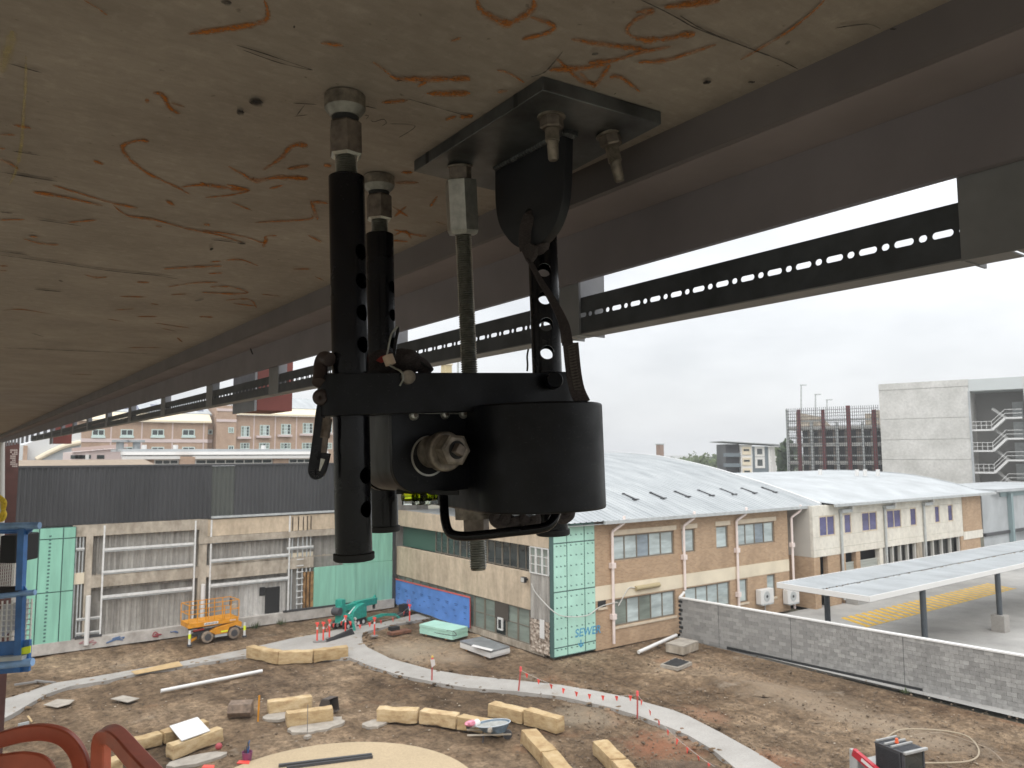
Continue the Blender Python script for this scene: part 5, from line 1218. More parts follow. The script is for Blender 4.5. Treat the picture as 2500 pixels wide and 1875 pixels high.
for k in range(8): obj('broken_key', MB().fb(FWL, -.05, .12+.1*(k % 2), .35+k*.25, .5+k*.25, .012, .05), M['void'], bw)
# ------------------------------------------------------------------ car park canopy
zc = 3.8
q0 = G(1897, 1424, zc); q1 = G(2122, 1458, zc); Lc = 34
cn_ = thing('car_park_canopy', 'long white flat canopy roof on dark posts in the concrete car park', 'canopy', ((q0.x+q1.x)/2+15, (q0.y+q1.y)/2, 0))
xa = q1.x; yf, yr = q1.y, q0.y; xl2 = q0.x
top = [Vector((q0.x, yr, zc)), Vector((q1.x, yf, zc)), Vector((q1.x+Lc, yf, zc)), Vector((q1.x+Lc, yr, zc))]
ym = (yf+yr)/2
def croof(y0, y1):
    m_ = MB(); nx = 110; xs = []
    for i in range(nx):
        s = xl2+.3+(Lc)*i/nx; w = Lc/nx; xs += [(s, 0), (s+w*.55, 0), (s+w*.62, .04), (s+w*.93, .04)]
    m_.add([(x, y, zc-.03+.06*abs(y-ym)/(yr-yf)+dz) for y in (y0, y1) for x, dz in xs], [(i, i+1, len(xs)+i+1, len(xs)+i) for i in range(len(xs)-1)]); return m_
cs_m = mat('pale canopy sheet', (.36, .38, .39), .5, ns=.8, amt=.14, sc=(1, .4, 1))
obj('roof_sheet', croof(yf+.05, ym-.16), cs_m, cn_, ang=20); obj('roof_sheet', croof(ym+.16, yr-.05), cs_m, cn_, ang=20)
obj('valley_gutter', MB().b6(xl2+.3, xl2+Lc, ym-.17, ym+.17, zc-.16, zc-.05), M['gutter'], cn_)
tag(obj('valley_debris', (lambda m_: [m_.ico((xl2+random.uniform(.5, Lc-2), ym+random.gauss(0, .12), zc-.03), random.uniform(.02, .06), 0, .3, (1, 1, .5)) for _ in range(170)] and m_)(MB()), M['dirt'], cn_, ang=0), None, None, kind='stuff')
obj('soffit', MB().prism([p-Z*.26 for p in top], (0, 0, .05)), M['clad'], cn_)
fsc = MB()
for a, b in ((0, 1), (1, 2), (3, 0)): fsc.bar(top[a]-Z*.1, top[b]-Z*.1, .06, .28)
obj('fascia', fsc, M['white'], cn_)
for i, (px_, yy) in enumerate(((2020, 1490), (2255, 1500), (2439, 1470))):
    pc = [None]
    p3 = G(2439, 1546); yp = p3.y+.15
    d = ray(px_, yy); yp = p3.y+.15 if i else yr-.8; p = O+d*((yp-O.y)/d.y); 
    pt_ = obj('post', MB().cyl((p.x, yp, 0), (p.x, yp, zc-.2), .16, 14), mat('dark grey post', (.055, .065, .075), .5), cn_)
    if i == 2: obj('concrete_plinth', MB().box((p.x, yp, .5), (.75, .75, 1.0)), M['path'], pt_)
# ------------------------------------------------------------------ buildings far behind
K = Frame((0, 118), (1, 0)); kb = thing('brick_hospital_block', 'far three storey pink brick building with cream roof edge, behind the charcoal clad building', 'building', (60, 124, 0))
def kr(a, b, c, d): return K.rect(a, b, c, d)
def kx(p): return K.sz(p, 1060)[0]
zE = K.sz(400, 1031)[1]; zE2 = K.sz(700, 1016)[1]; zT = K.sz(550, 990)[1]
obj('wall', MB().fb(K, kx(190), kx(507), 0, zE, -14, 0), M['brickfar'], kb); obj('wall', MB().fb(K, kx(507)+.05, kx(526), 0, zE-.01, -14, -1.5), M['brickfar'], kb)
obj('stair_tower', MB().fb(K, kx(526)+.05, kx(575), 0, zT, -10, .3), M['brickfar'], kb); obj('wall', MB().fb(K, kx(575)+.05, kx(1010), 0, zE2, -14, -.3), M['brickfar'], kb)
M['pink'] = mat('pale pink band', (.60, .50, .48), .8); M['rcream'] = mat('cream roof edge', (.72, .63, .46), .7); M['aqua'] = mat('pale aqua frame', (.55, .66, .63), .6)
zb = K.sz(400, 1076)[1]; obj('belt', MB().fb(K, kx(190), kx(507), zb-.25, zb+.25, .01, .08), M['pink'], kb); obj('belt', MB().fb(K, kx(509), kx(525), zb-.25, zb+.25, -1.49, -1.42), M['pink'], kb)
zb = K.sz(550, 1027)[1]; obj('belt', MB().fb(K, kx(526), kx(575), zb-.2, zb+.2, .31, .38), M['pink'], kb); zb = K.sz(550, 1001)[1]; obj('belt', MB().fb(K, kx(526), kx(575), zb-.2, zb+.2, .31, .38), M['pink'], kb)
def slope(a, b, z0, z1, o0, o1, m, nm='roof'):
    return obj(nm, MB().box8([K.p(a, z0, o0), K.p(b, z0, o0), K.p(b, z1, o1), K.p(a, z1, o1)], [K.p(a, z0+.25, o0), K.p(b, z0+.25, o0), K.p(b, z1+.25, o1), K.p(a, z1+.25, o1)]), m, kb)
slope(kx(180), kx(514), zE, zE+1.1, .5, -1.0, M['rcream'], 'roof_edge'); slope(kx(180), kx(520), zE+1.2, zE+3.4, -1, -7, M['roof'])
slope(kx(574), kx(1010), zE2, zE2+1.0, .4, -1.2, M['rcream'], 'roof_edge'); slope(kx(574), kx(1010), zE2+1.1, zE2+3.2, -1.2, -7, M['roof'])
for q in (300, 380, 460): slope(kx(q), kx(q+45), zE+1.7, zE+2.6, -2.2, -4.6, mat('solar panel', (.05, .06, .12), .2), 'solar_panel')
for q in (240, 310, 385, 460): 
    R = kr(q-15, 1048, q+15, 1064); w_ = window(K, R, kb, 2, 1, M['gdark'], .12, .02, M['aqua']); obj('window_sill', MB().fb(K, R[0]-.1, R[1]+.1, R[2]-.3, R[2]-.02, .03, .2), M['aqua'], w_)
for q in (240, 310, 385, 460): window(K, kr(q-15, 1091, q+15, 1105), kb, 2, 1, M['gdark'], .12, .02, M['aqua'])
window(K, kr(515, 1048, 525, 1060), kb, 1, 1, M['gdark'], .12, -1.47, M['aqua']); window(K, kr(556, 1043, 569, 1057), kb, 2, 1, M['ggreen'], .12, .33, M['aqua']); window(K, kr(556, 1088, 569, 1100), kb, 2, 1, M['gdark'], .12, .33, M['aqua'])
for i, (a, b) in enumerate(((590, 610), (636, 659), (688, 711), (741, 765), (792, 812))):
    yt = 1040-i*2.5; R = kr(a, yt, b, yt+26); w_ = window(K, R, kb, 3, 3, [M['ggreen'], M['blind'], M['gdark']], .1, -.27, M['aqua']); obj('window_sill', MB().fb(K, R[0]-.6, R[1]+.1, R[2]-.35, R[2]-.02, -.2, .25), M['pink'], w_)
    window(K, kr(a-2, 1081, b, 1096), kb, 3, 2, [M['ggreen'], M['gdark']], .1, -.27, M['aqua'])
for q in (271, 346, 421, 497): obj('movement_joint', MB().fb(K, kx(q)-.08, kx(q)+.08, 0, zE-.01, .005, .05), M['pink'], kb)
for q in (621, 673, 725, 778): obj('movement_joint', MB().fb(K, kx(q)-.08, kx(q)+.08, 0, zE2-.01, -.29, -.24), M['pink'], kb)
# low pavilion with white fascias
Hf = Frame((0, 80), (1, 0)); pv_ = thing('white_pavilion', 'long low pavilion with stacked white fascias and dark windows, behind the charcoal cladding', 'building', (36, 84, 0))
def hx(p): return Hf.sz(p, 1115)[0]
def hz(y): return Hf.sz(550, y)[1]
xa, xb = hx(304), hx(812)
obj('upper_roof', MB().fb(Hf, xa, xb, hz(1102), hz(1096), -8, -1.5), M['roofwhite'], pv_); obj('upper_fascia', MB().fb(Hf, xa, xb, hz(1110), hz(1102)-.01, -2.2, -1.2), M['white'], pv_)
obj('shadow_wall', MB().fb(Hf, xa, xb, hz(1114), hz(1110)-.01, -2.2, -1.6), M['gutter'], pv_); 
for a, b in ((304, 438), (477, 800)): obj('lower_fascia', MB().fb(Hf, hx(a), hx(b), hz(1120), hz(1113), -1.5, .3), M['white'], pv_)
for a, b in ((438, 477), (668, 706), (800, 812)): obj('brick_pier', MB().fb(Hf, hx(a)+.02, hx(b)-.02, 0, hz(1114)-.05, -2, -.1), M['brickfar'], pv_)
obj('brick_base', MB().fb(Hf, xa, xb, 0, hz(1134), -2, -.3), M['brickfar'], pv_)
for a, b, n_ in ((378, 438, 3), (478, 667, 8), (707, 799, 5)): window(Hf, (hx(a), hx(b), hz(1134)+.02, hz(1120)-.02), pv_, n_, 1, M['gdark'], .12, -.25, M['mullion'])
obj('back_wall', MB().fb(Hf, xa, hx(377), 0, hz(1120)-.02, -2.2, -.35), M['brickfar'], pv_)
for i, q in enumerate((366, 445, 665)): obj('roof_cowl', MB().cyl(Hf.p(hx(q), hz(1098), -3), Hf.p(hx(q), hz(1086), -3), .25, 10), M['white'], pv_)
for q in (310, 352): 
    v_ = obj('exhaust_stack', MB().cyl(Hf.p(hx(q), hz(1100), -4), Hf.p(hx(q), hz(1078), -4), .35, 12), M['roof'], pv_); obj('stack_hood', MB().cyl(Hf.p(hx(q), hz(1079), -4), Hf.p(hx(q), hz(1074), -4), .75, 12), M['roof'], v_)
# pink block
If = Frame((0, 90), (1, 0)); ib = thing('pink_block', 'small pink rendered block with tiny dark windows behind the charcoal cladding', 'building', (16, 94, 0))
def ix(p): return If.sz(p, 1105)[0]
zz0 = If.sz(200, 1104)[1]; zz1 = If.sz(305, 1093)[1]; mb = MB(); mb.prism([If.p(ix(175), 0, 0), If.p(ix(308), 0, 0), If.p(ix(308), zz1, 0), If.p(ix(176), zz0, 0)], -If.n*8); obj('wall', mb, M['pink'], ib)
mb = MB(); mb.bar(If.p(ix(175), zz0+.25, .1), If.p(ix(310), zz1+.25, .1), .5, .35); obj('roof_edge', mb, mat('rosy flashing', (.55, .42, .38), .7), ib)
for q in (182, 193, 203, 213, 246): obj('window', MB().fb(If, ix(q)-.35, ix(q)+.35, If.sz(q, 1120)[1], If.sz(q, 1111)[1], .005, .05), M['gdark'], ib)
obj('white_hood', MB().fb(If, ix(208), ix(216), If.sz(210, 1122)[1], If.sz(210, 1110)[1], .06, .5), M['white'], ib)
# white hall with curved trim
Jf = Frame((0, 104), (1, 0)); jb = thing('white_hall', 'large white hall with a curved roof edge at the far left horizon', 'building', (8, 112, 0))
def jx(p): return Jf.sz(p, 1100)[0]
jc = [(60, 1150), (60, 1085), (95, 1072), (150, 1062), (198, 1055), (198, 1150)]
obj('wall', MB().prism([Jf.p(*Jf.sz(x, y), 0) for x, y in jc], -Jf.n*12), M['verge'], jb)
obj('curved_trim', MB().tube(smoothpath([Jf.p(*Jf.sz(x, y), .3) for x, y in [(88, 1122), (110, 1110), (135, 1098), (160, 1088), (196, 1080)]], 5), .3, 8), M['cream'], jb)
obj('lower_wall', MB().prism([Jf.p(*Jf.sz(x, y), .15) for x, y in [(95, 1150), (92, 1121), (120, 1106), (150, 1094), (196, 1082), (196, 1150)]], -Jf.n*.1), M['roofwhite'], jb)
obj('end_pier', MB().fb(Jf, jx(56), jx(66), 0, Jf.sz(60, 1088)[1], .1, .8), M['brickfar'], jb)
# brown roof of the building between
bfm = Frame((0, 68), (1, 0)); t = thing('brown_roofed_house', 'low building with a flat brown hip roof just over the charcoal parapet', 'building', (8, 72, 0))
def bxx(p): return bfm.sz(p, 1130)[0]
zq = bfm.sz(200, 1137)[1]; zq2 = bfm.sz(200, 1123)[1]
obj('wall', MB().fb(bfm, bxx(-40), bxx(374), 0, zq, -7, -.5), M['brickfar'], t)
obj('roof', MB().box8([bfm.p(bxx(-60), zq, .3), bfm.p(bxx(380), zq, .3), bfm.p(bxx(380), zq, -8), bfm.p(bxx(-60), zq, -8)], [bfm.p(bxx(62), zq2, -4), bfm.p(bxx(376), zq2, -4), bfm.p(bxx(376), zq2, -5), bfm.p(bxx(62), zq2, -5)]), mat('brown tiles', (.27, .21, .15), .85, ns=2, amt=.15), t)
obj('cream_gable', MB().fb(bfm, bxx(62), bxx(96), zq, bfm.sz(80, 1124)[1], -6, -5.2), M['cream'], t)
# odds on the skyline
t = thing('roof_plant_tower', 'far yellowish plant tower just visible over the black tool arm', 'tower', C(1090, 1108, 170))
p = C(1090, 892, 170); obj('shaft', MB().box((p.x, p.y, p.z/2), (1.8, 1.8, p.z)), mat('ochre render', (.52, .42, .22), .8), t); obj('cap', MB().box((p.x, p.y, p.z+.15), (2.2, 2.2, .3)), M['rcream'], t); obj('mast', MB().cyl((p.x+2.2, p.y-1.4, 10), (p.x+2.2, p.y-1.4, p.z+1.2), .25, 8), M['gutter'], t)
t = thing('brick_chimney', 'lone brown chimney standing behind the curved grey roof ridge', 'chimney', C(1611, 1108, 85)); p = C(1611, 1086, 85)
obj('stack', MB().box((p.x, p.y, p.z/2), (.6, .6, p.z)), mat('brown brick', (.30, .22, .18), .9), t); obj('cap', MB().box((p.x, p.y, p.z+.06), (.7, .7, .12)), M['gutter'], t)
# apartment block
AF = Frame(C(1775, 1160, 185), rh*1-fh*.06); ap = thing('apartment_block', 'small far apartment block with cream and slate facade and white framed windows', 'building', C(1840, 1160, 190))
ap.location.z = 0; ROOTBASE[ap.name] = Vector(ap.location)
def ax(p): return AF.sz(p, 1120)[0]
def az(y): return AF.sz(1840, y)[1]
M['slate'] = mat('slate blue render', (.13, .16, .18), .7)
obj('wall', MB().fb(AF, ax(1775), ax(1808)-.05, 0, az(1084), -12, -1.2), M['clad'], ap); obj('wall', MB().fb(AF, ax(1808), ax(1837)-.05, 0, az(1086), -12, .2), M['white'], ap); obj('wall', MB().fb(AF, ax(1837), ax(1917), 0, az(1090), -12, 0), M['slate'], ap)
for i, y in enumerate((1099, 1125, 1151)):
    obj('cream_spandrel', MB().fb(AF, ax(1809)+.3, ax(1836)-.3, az(y+11), az(y-8), .205, .4), M['cream'], ap); obj('window', MB().fb(AF, ax(1815), ax(1829), az(y+2), az(y-2.5), .405, .45), M['gdark'], ap)
for y in (1112, 1137, 1160): obj('balcony', MB().fb(AF, ax(1768), ax(1807), az(y+3), az(y-6), -1.19, .6), M['slate'], ap)
for a, b, y0, y1, n_, m_ in ((1843, 1867, 1090, 1115, 1, 1), (1843, 1867, 1116, 1143, 1, 1), (1876, 1902, 1090, 1160, 5, 2)):
    window(AF, (ax(a), ax(b), az(y1), az(y0)), ap, n_, m_, M['gdark'], .55, .05, M['white'])
obj('roof', MB().box8([AF.p(ax(1760), az(1078), 1.5), AF.p(ax(1920), az(1088), 1.5), AF.p(ax(1920), az(1088), -13), AF.p(ax(1760), az(1078), -13)], [AF.p(ax(1760), az(1076), 1.5), AF.p(ax(1920), az(1086), 1.5), AF.p(ax(1920), az(1086), -13), AF.p(ax(1760), az(1076), -13)]), M['roofwhite'], ap)
# ------------------------------------------------------------------ parking deck with stair tower
tv = rh*-1.195+fh
PF = Frame(C(2149, 1150, 108), tv)
M['rawconc'] = streak('raw precast concrete', (.48, .475, .45), (.64, .63, .605), .35, .9)
tw = thing('stair_tower', 'tall raw concrete stair tower with open zigzag stairs at the right skyline', 'stair tower', (0, 0, 0)); 
def ps(p, y=1030): return PF.sz(p, y)[0]
def pz(p, y): return PF.sz(p, y)[1]
tw.location = PF.p(ps(2300), 0, 0); ROOTBASE[tw.name] = Vector(tw.location)
sL, sM, sR = ps(2149), ps(2368), ps(2494); ztw = pz(2149, 938)
zz = [0]+[pz(2160, y) for y in (1122, 1074, 1024)]+[ztw-.9]
a_, b_ = sorted((sL, sM))
for k in range(4): obj('precast_panel', MB().fb(PF, a_, b_, zz[k]+.02, zz[k+1]-.02, -.3, 0), M['rawconc'], tw)
obj('parapet', MB().fb(PF, a_-.05, b_, ztw-.89, ztw, -.35, .05), M['rawconc'], tw); obj('core', MB().fb(PF, a_, b_, 0, ztw-.9, -9, -.31), M['rawconc'], tw)
c_, d_ = sorted((sM, sR))
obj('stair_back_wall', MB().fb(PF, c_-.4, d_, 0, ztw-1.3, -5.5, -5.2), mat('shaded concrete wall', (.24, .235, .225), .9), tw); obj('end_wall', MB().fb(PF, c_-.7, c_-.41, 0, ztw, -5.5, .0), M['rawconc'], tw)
obj('roof_beam', MB().fb(PF, c_-.4, d_-.02, ztw-1.6, ztw-.05, -5.2, -.05), mat('pale steel beam', (.5, .53, .53), .6), tw)
obj('slim_edge', MB().fb(PF, d_-.2, d_+.05, 0, ztw-1.62, -.05, .1), M['roofwhite'], tw)
st_m = mat('pale stair steel', (.62, .62, .61), .5); W_ = d_-c_
for k, yl in enumerate((1048, 1099, 1152, 1206)):
    z0 = pz(2390, yl); z1 = pz(2470, yl-30); sA, sB, sC = ps(2420), ps(2454), ps(2496); e_ = ps(2370)
    lo_, hi_ = sorted((e_, sA)); fl_ = obj('landing', MB().fb(PF, lo_, hi_, z0-.22, z0, -2.4, -.1), st_m, tw)
    lo2, hi2 = sorted((sB, sC)); obj('landing', MB().fb(PF, lo2, hi2, z1-.22, z1, -2.4, -.1), st_m, tw)
    obj('flight', MB().bar(PF.p(sA, z0-.11, -.6), PF.p(sB, z1-.11, -.6), 1.0, .3), st_m, tw)
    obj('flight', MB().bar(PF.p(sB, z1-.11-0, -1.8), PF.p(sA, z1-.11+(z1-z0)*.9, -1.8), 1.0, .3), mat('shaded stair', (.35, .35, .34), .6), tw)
    rl_ = MB(); 
    for h in (.5, 1.0): rl_.bar(PF.p(e_, z0+h, -.12), PF.p(sA, z0+h, -.12), .06, .06); rl_.bar(PF.p(sA, z0+h, -.12), PF.p(sB, z1+h, -.12), .06, .06); rl_.bar(PF.p(sB, z1+h, -.12), PF.p(sC, z1+h, -.12), .06, .06)
    for i in range(5): s = e_+(sA-e_)*i/4; rl_.bar(PF.p(s, z0, -.12), PF.p(s, z0+1, -.12), .05, .05)
    obj('handrail', rl_, st_m, tw)
    s = ps(2474); obj('door', MB().fb(PF, s-.6, s+.6, z1, z1+2.2, -5.19, -5.1), M['rollerdoor'] if 'rollerdoor' in M else M['gutter'], tw)
pd = thing('parking_deck', 'open multi storey parking deck with red and grey fins and wire mesh top', 'parking deck', (0, 0, 0))
pd.location = PF.p(ps(2030), 0, -4); ROOTBASE[pd.name] = Vector(pd.location)
PF2 = Frame(C(2149, 1150, 108)-PF.n*2, tv)
def qs(p, y=1060): return PF2.sz(p, y)[0]
def qz(y, p=2035): return PF2.sz(p, y)[1]
e0, e1_ = sorted((qs(1924), qs(2148)))
obj('interior', MB().fb(PF2, e0, e1_, 0, qz(1040), -22, -16), M['clad'], pd)
obj('shade_wall', MB().fb(PF2, *sorted((qs(1927), qs(2088))), .1, qz(1041), -6.4, -6.0), mat('painted deck shade', (.06, .06, .062), .9), pd)  # near-black wall added in place of the shade inside the open bays
for y in (1040, 1081, 1126, 1172): z = qz(y); obj('floor_slab', MB().fb(PF2, e0, e1_, z-.5, z, -22, 0), M['rawconc'], pd); obj('edge_rail', MB().fb(PF2, e0, e1_, z+.75, z+.95, -.1, .05), M['gutter'], pd)
obj('ramp_wall', MB().prism([PF2.p(qs(1928), qz(1040)+.01, -3), PF2.p(qs(2015), qz(1040)+.01, -3), PF2.p(qs(1990), qz(1015), -3), PF2.p(qs(1928), qz(1000), -3)], -PF2.n*.3), M['oldconc'], pd)
obj('lift_overrun', MB().fb(PF2, *sorted((qs(2085), qs(2100))), qz(1040), qz(1008), -9, -6), M['oldconc'], pd); obj('lift_overrun', MB().fb(PF2, *sorted((qs(2108), qs(2121))), qz(1040), qz(1000), -9, -6), M['oldconc'], pd)
M['redfin'] = mat('dark red fin', (.15, .028, .032), .6); M['tanfin'] = mat('tan fin', (.27, .22, .185), .8)
for px_, m_, top_, w_ in ((1925, 'gutter', 1000, .35), (1954, 'redfin', 1000, .5), (1984, 'gutter', 1030, .45), (2013, 'redfin', 1000, .5), (2046, 'gutter', 1030, .35), (2075, 'redfin', 990, .55), (2109, 'gutter', 1030, .35), (2138, 'redfin', 1000, .5), (1945, 'tanfin', 1040, .45), (1974, 'tanfin', 1040, .5), (2002, 'tanfin', 1040, .9), (2034, 'tanfin', 1040, .4), (2064, 'tanfin', 1040, .55), (2096, 'tanfin', 1040, .8), (2128, 'tanfin', 1040, .4)):
    s = qs(px_, 1090); obj('fin' if m_ != 'tanfin' else 'column', MB().fb(PF2, s-w_/2, s+w_/2, 0, qz(top_, px_), .06 if m_ != 'tanfin' else -1.2, .3 if m_ != 'tanfin' else -.6), M[m_], pd)
ms = MB()
for i in range(46): s = e0+(e1_-e0)*i/45; ms.fb(PF2, s-.03, s+.03, .2, qz(993), .31, .36)
for i in range(22): z = qz(1162-i*7.7); ms.fb(PF2, e0, e1_, z-.03, z+.03, .361, .40)
tag(obj('wire_mesh', ms, M['clad'], pd), None, None, kind='stuff')
for i, (px_, yt) in enumerate(((1956, 940), (1991, 963), (2019, 976))):
    p = C(px_, 1040, 122); q = C(px_, yt, 122); lp = thing('lamp_post', ['tallest lamp post on the parking deck, leftmost', 'middle lamp post on the parking deck', 'shortest lamp post on the parking deck, nearest the stair tower'][i], 'lamp post', p, 'lamp posts on the parking deck')
    obj('pole', MB().cyl(p, q, .16, 8, .1), M['gutter'], lp); obj('lamp_head', MB().box(q+Vector((.3, -.2, .0)), (1.0, .3, .14), -yaw), M['gutter'], lp)
# ------------------------------------------------------------------ trees
def leafmat(name, c):
    m, n, b = newmat(name); oi = n.nodes.new('ShaderNodeNewGeometry'); r_ = ramp(n, oi.outputs['Random Per Island'], [(0, tuple(x*.55 for x in c)), (1, tuple(x*1.5 for x in c))]); n.links.new(r_, b.inputs['Base Color']); b.inputs['Roughness'].default_value = .8; return m
M['leaf'] = leafmat('leaves', (.062, .085, .032)); M['leaf2'] = leafmat('dark leaves', (.038, .06, .026)); M['bark'] = mat('bark', (.12, .09, .065), .9, ns=3, amt=.3)
def tree(base, h, r, m, label, group=None, n_=520):
    t = thing('tree', label, 'tree', base, group); base = Vector(base)
    tr = MB().tube([base, base+Vector((.1, .1, h*.3)), base+Vector((-.1, .2, h*.62))], [h*.03, h*.022, h*.01], 8)
    for k in range(5): a = k*1.26; tr.tube([base+Vector((0, 0, h*.3)), base+Vector((cos(a)*r*.55, sin(a)*r*.55, h*.65))], [h*.014, h*.005], 6)
    obj('trunk', tr, M['bark'], t)
    cl_ = []; cr = MB(); lobes = [(random.gauss(0, r*.42), random.gauss(0, r*.42), h*random.uniform(.5, .86), r*random.uniform(.3, .55)) for _ in range(14)]
    for k in range(n_):
        lx, ly_, lz, lr = random.choice(lobes); d = Vector((random.gauss(0, 1), random.gauss(0, 1), random.gauss(0, .8))).normalized()*lr*random.uniform(.6, 1.1); c = base+Vector((lx, ly_, lz))+d
        s = random.uniform(.035, .075)*h; a = Vector((random.gauss(0, 1), random.gauss(0, 1), random.gauss(0, 1))).normalized(); b = a.orthogonal().normalized()
        cr.add([c-a*s-b*s*.5, c+a*s*.3-b*s, c+a*s+b*s*.4, c-a*s*.2+b*s], [(0, 1, 2, 3)])
    obj('crown', cr, m, t, ang=0, fixn=False); return t
for i, (px_, yt, w_, r_, m_) in enumerate(((1700, 1120, 205, 5, 'leaf'), (1722, 1116, 215, 6, 'leaf'), (1748, 1113, 230, 6.5, 'leaf'), (1772, 1112, 240, 6, 'leaf2'), (1921, 1062, 150, 1.3, 'leaf2'), (1916, 1080, 165, 1.5, 'leaf'), (1678, 1124, 260, 6, 'leaf'))):
    q = C(px_, yt, w_); tree((q.x, q.y, 0), q.z, r_, M[m_], ['pale olive tree leftmost of the far clump behind the curved roof', 'olive tree second from left in the far clump by the apartments', 'rounded olive tree in the far clump left of the apartments', 'dark tree touching the left side of the far apartment block', 'dark tree squeezed between apartment block and parking deck', 'green tree behind the right end of the apartment block', 'faintest far tree at the left end of the clump'][i])
# far wooded horizon, one mass
fw_ = MB(); random.seed(5)
for k in range(5200):
    a = random.uniform(-.75, .75); d = random.uniform(420, 900); c = O+rh*(d*tan(a))+fh*d; s = random.uniform(1.2, 3.2); z = random.uniform(0, 6.5+3*mn.noise(Vector((a*9, 0, 0)))); A = Vector((random.gauss(0, 1), random.gauss(0, 1), random.gauss(0, 1))).normalized(); B = A.orthogonal().normalized(); c = Vector((c.x, c.y, z))
    fw_.add([c-A*s-B*s*.5, c+A*s*.3-B*s, c+A*s+B*s*.4, c-A*s*.2+B*s], [(0, 1, 2, 3)])
tag(obj('far_wood', fw_, M['leaf'], ang=0, fixn=False), 'far low band of trees and bush along the hazy horizon', 'woodland', kind='stuff')
# ------------------------------------------------------------------ air
hz_ = bpy.data.materials.new('haze'); hz_.use_nodes = True; n = hz_.node_tree; n.nodes.clear(); o_ = n.nodes.new('ShaderNodeOutputMaterial'); pvn = n.nodes.new('ShaderNodeVolumePrincipled')
pvn.inputs['Color'].default_value = (.97, .985, 1, 1); pvn.inputs['Density'].default_value = .0006; pvn.inputs['Anisotropy'].default_value = .2; n.links.new(pvn.outputs[0], o_.inputs['Volume'])
hb__ = MB().b6(-1400, 1400, -900, 1900, -1.3, 34); ho = obj('haze', hb__, hz_, ang=0); ho['kind'] = 'stuff'; ho['label'] = 'thin pale morning haze in the air over the whole site'; ho['category'] = 'haze'
# ------------------------------------------------------------------ blue boom basket at the left edge
M['blue'] = mat('blue enamel', (.035, .13, .34), .35, ns=8, amt=.25); M['bluel'] = mat('worn pale blue enamel', (.22, .36, .58), .4, ns=8, amt=.3)
M['mesh'] = mat('dirty white mesh', (.55, .53, .48), .7); M['hivis'] = mat('hi vis yellow', (.75, .85, .04), .6); M['yel'] = mat('yellow webbing', (.62, .44, .03), .6, ns=60, amt=.3)
DW = 6.0
bk = thing('lift_basket', 'blue steel boom lift basket with white mesh, cut by the left edge', 'lift basket', C(20, 1640, DW))
def B_(x, y, d=0): return C(x, y, DW+d)
obj('top_rail', MB().cyl(B_(-260, 1290), B_(97, 1283), .027, 14), M['bluel'], bk); obj('mid_rail', MB().cyl(B_(-260, 1483), B_(86, 1446), .022, 14), M['bluel'], bk)
obj('top_rail', MB().cyl(B_(-260, 1300, 1.2), B_(75, 1296, 1.1), .025, 12), M['blue'], bk)
obj('post', MB().bar(B_(56, 1290), B_(50, 1440), .05, .05), M['blue'], bk); obj('post', MB().bar(B_(52, 1455), B_(45, 1640), .05, .05), M['blue'], bk)
obj('gusset', MB().prism([B_(60, 1296), B_(84, 1289), B_(66, 1306)], fh*.01), M['blue'], bk); obj('gusset', MB().prism([B_(53, 1420), B_(66, 1441), B_(50, 1443)], fh*.01), M['blue'], bk)
obj('control_box', MB().box(B_(48, 1336, .35), (.13, .3, .22), -yaw), M['blackm'], bk, bevel=.01); obj('foam_pad', MB().cyl(B_(-200, 1446, .02), B_(50, 1440, .02), .03, 12), M['blackm'], bk)
ms = MB()
for i in range(26): x = 78-i*12; ms.bar(B_(x, 1462+max(0, (60-x))*.1, .03), B_(x-5, 1566, .03), .016, .006)
for j in range(8): y = 1472+j*13; ms.bar(B_(-240, y+22, .035), B_(80-j*.6, y, .035), .016, .006)
for i in range(16): x = 40-i*5.2; ms.bar(B_(x, 1310, 1.0), B_(x-8, 1440, 1.0), .008, .006)
for j in range(16): y = 1312+j*8; ms.bar(B_(-60, y+16, 1.0), B_(40-j*.4, y, 1.0), .008, .006)
tag(obj('mesh_panel', ms, M['mesh'], bk), None, None, kind='stuff')
obj('white_panel', MB().prism([B_(-40, 1530, .5), B_(10, 1478, .5), B_(70, 1462, .5), B_(66, 1520, .5), B_(-40, 1580, .5)], fh*.01), mat('grey board', (.45, .43, .41), .8), bk)
obj('kick_plate', MB().prism([B_(-260, 1590), B_(73, 1562), B_(70, 1640), B_(-260, 1668)], fh*.03), M['blue'], bk, bevel=.005); obj('reflector', MB().prism([B_(52, 1582, -.012), B_(74, 1577, -.012), B_(73, 1594, -.012), B_(68, 1596, -.012), B_(52, 1598, -.012)], fh*.01), M['hivis'], bk)
obj('bumper', MB().cyl(B_(-260, 1650, -.02), B_(80, 1616, -.02), .03, 12), M['bluel'], bk); obj('step_plate', MB().prism([B_(-260, 1622, -.06), B_(54, 1602, -.06), B_(52, 1612, -.06), B_(-260, 1636, -.06)], fh*.08), M['gutter'], bk)
obj('floor', MB().prism([B_(-260, 1640, .05), B_(68, 1622, .05), B_(68, 1622, 1.2), B_(-260, 1640, 1.2)], -Z*.05), M['blue'], bk)
ys_ = thing('yellow_sling', 'yellow lifting sling looped at the far left edge above the blue basket', 'sling', B_(0, 1270, -.1))
for k in range(3): obj('sling_fold', MB().tube(smoothpath([B_(-14, 1205, -.1-.03*k), B_(4+k*3, 1222, -.1-.03*k), B_(6+k*2, 1240, -.1), B_(12-k*4, 1256, -.1), B_(4-k*3, 1270, -.1), B_(-12, 1262, -.1)], 6), .014, 10), M['yel'], ys_)
# pale scaffold post beside the red column
solo('scaffold_post', MB().cyl(C(4, 1080, 19), C(3, 1330, 19), .07, 12), M['mullion'], 'pale scaffold tube left of the tall red column, at the picture edge', 'scaffold post')
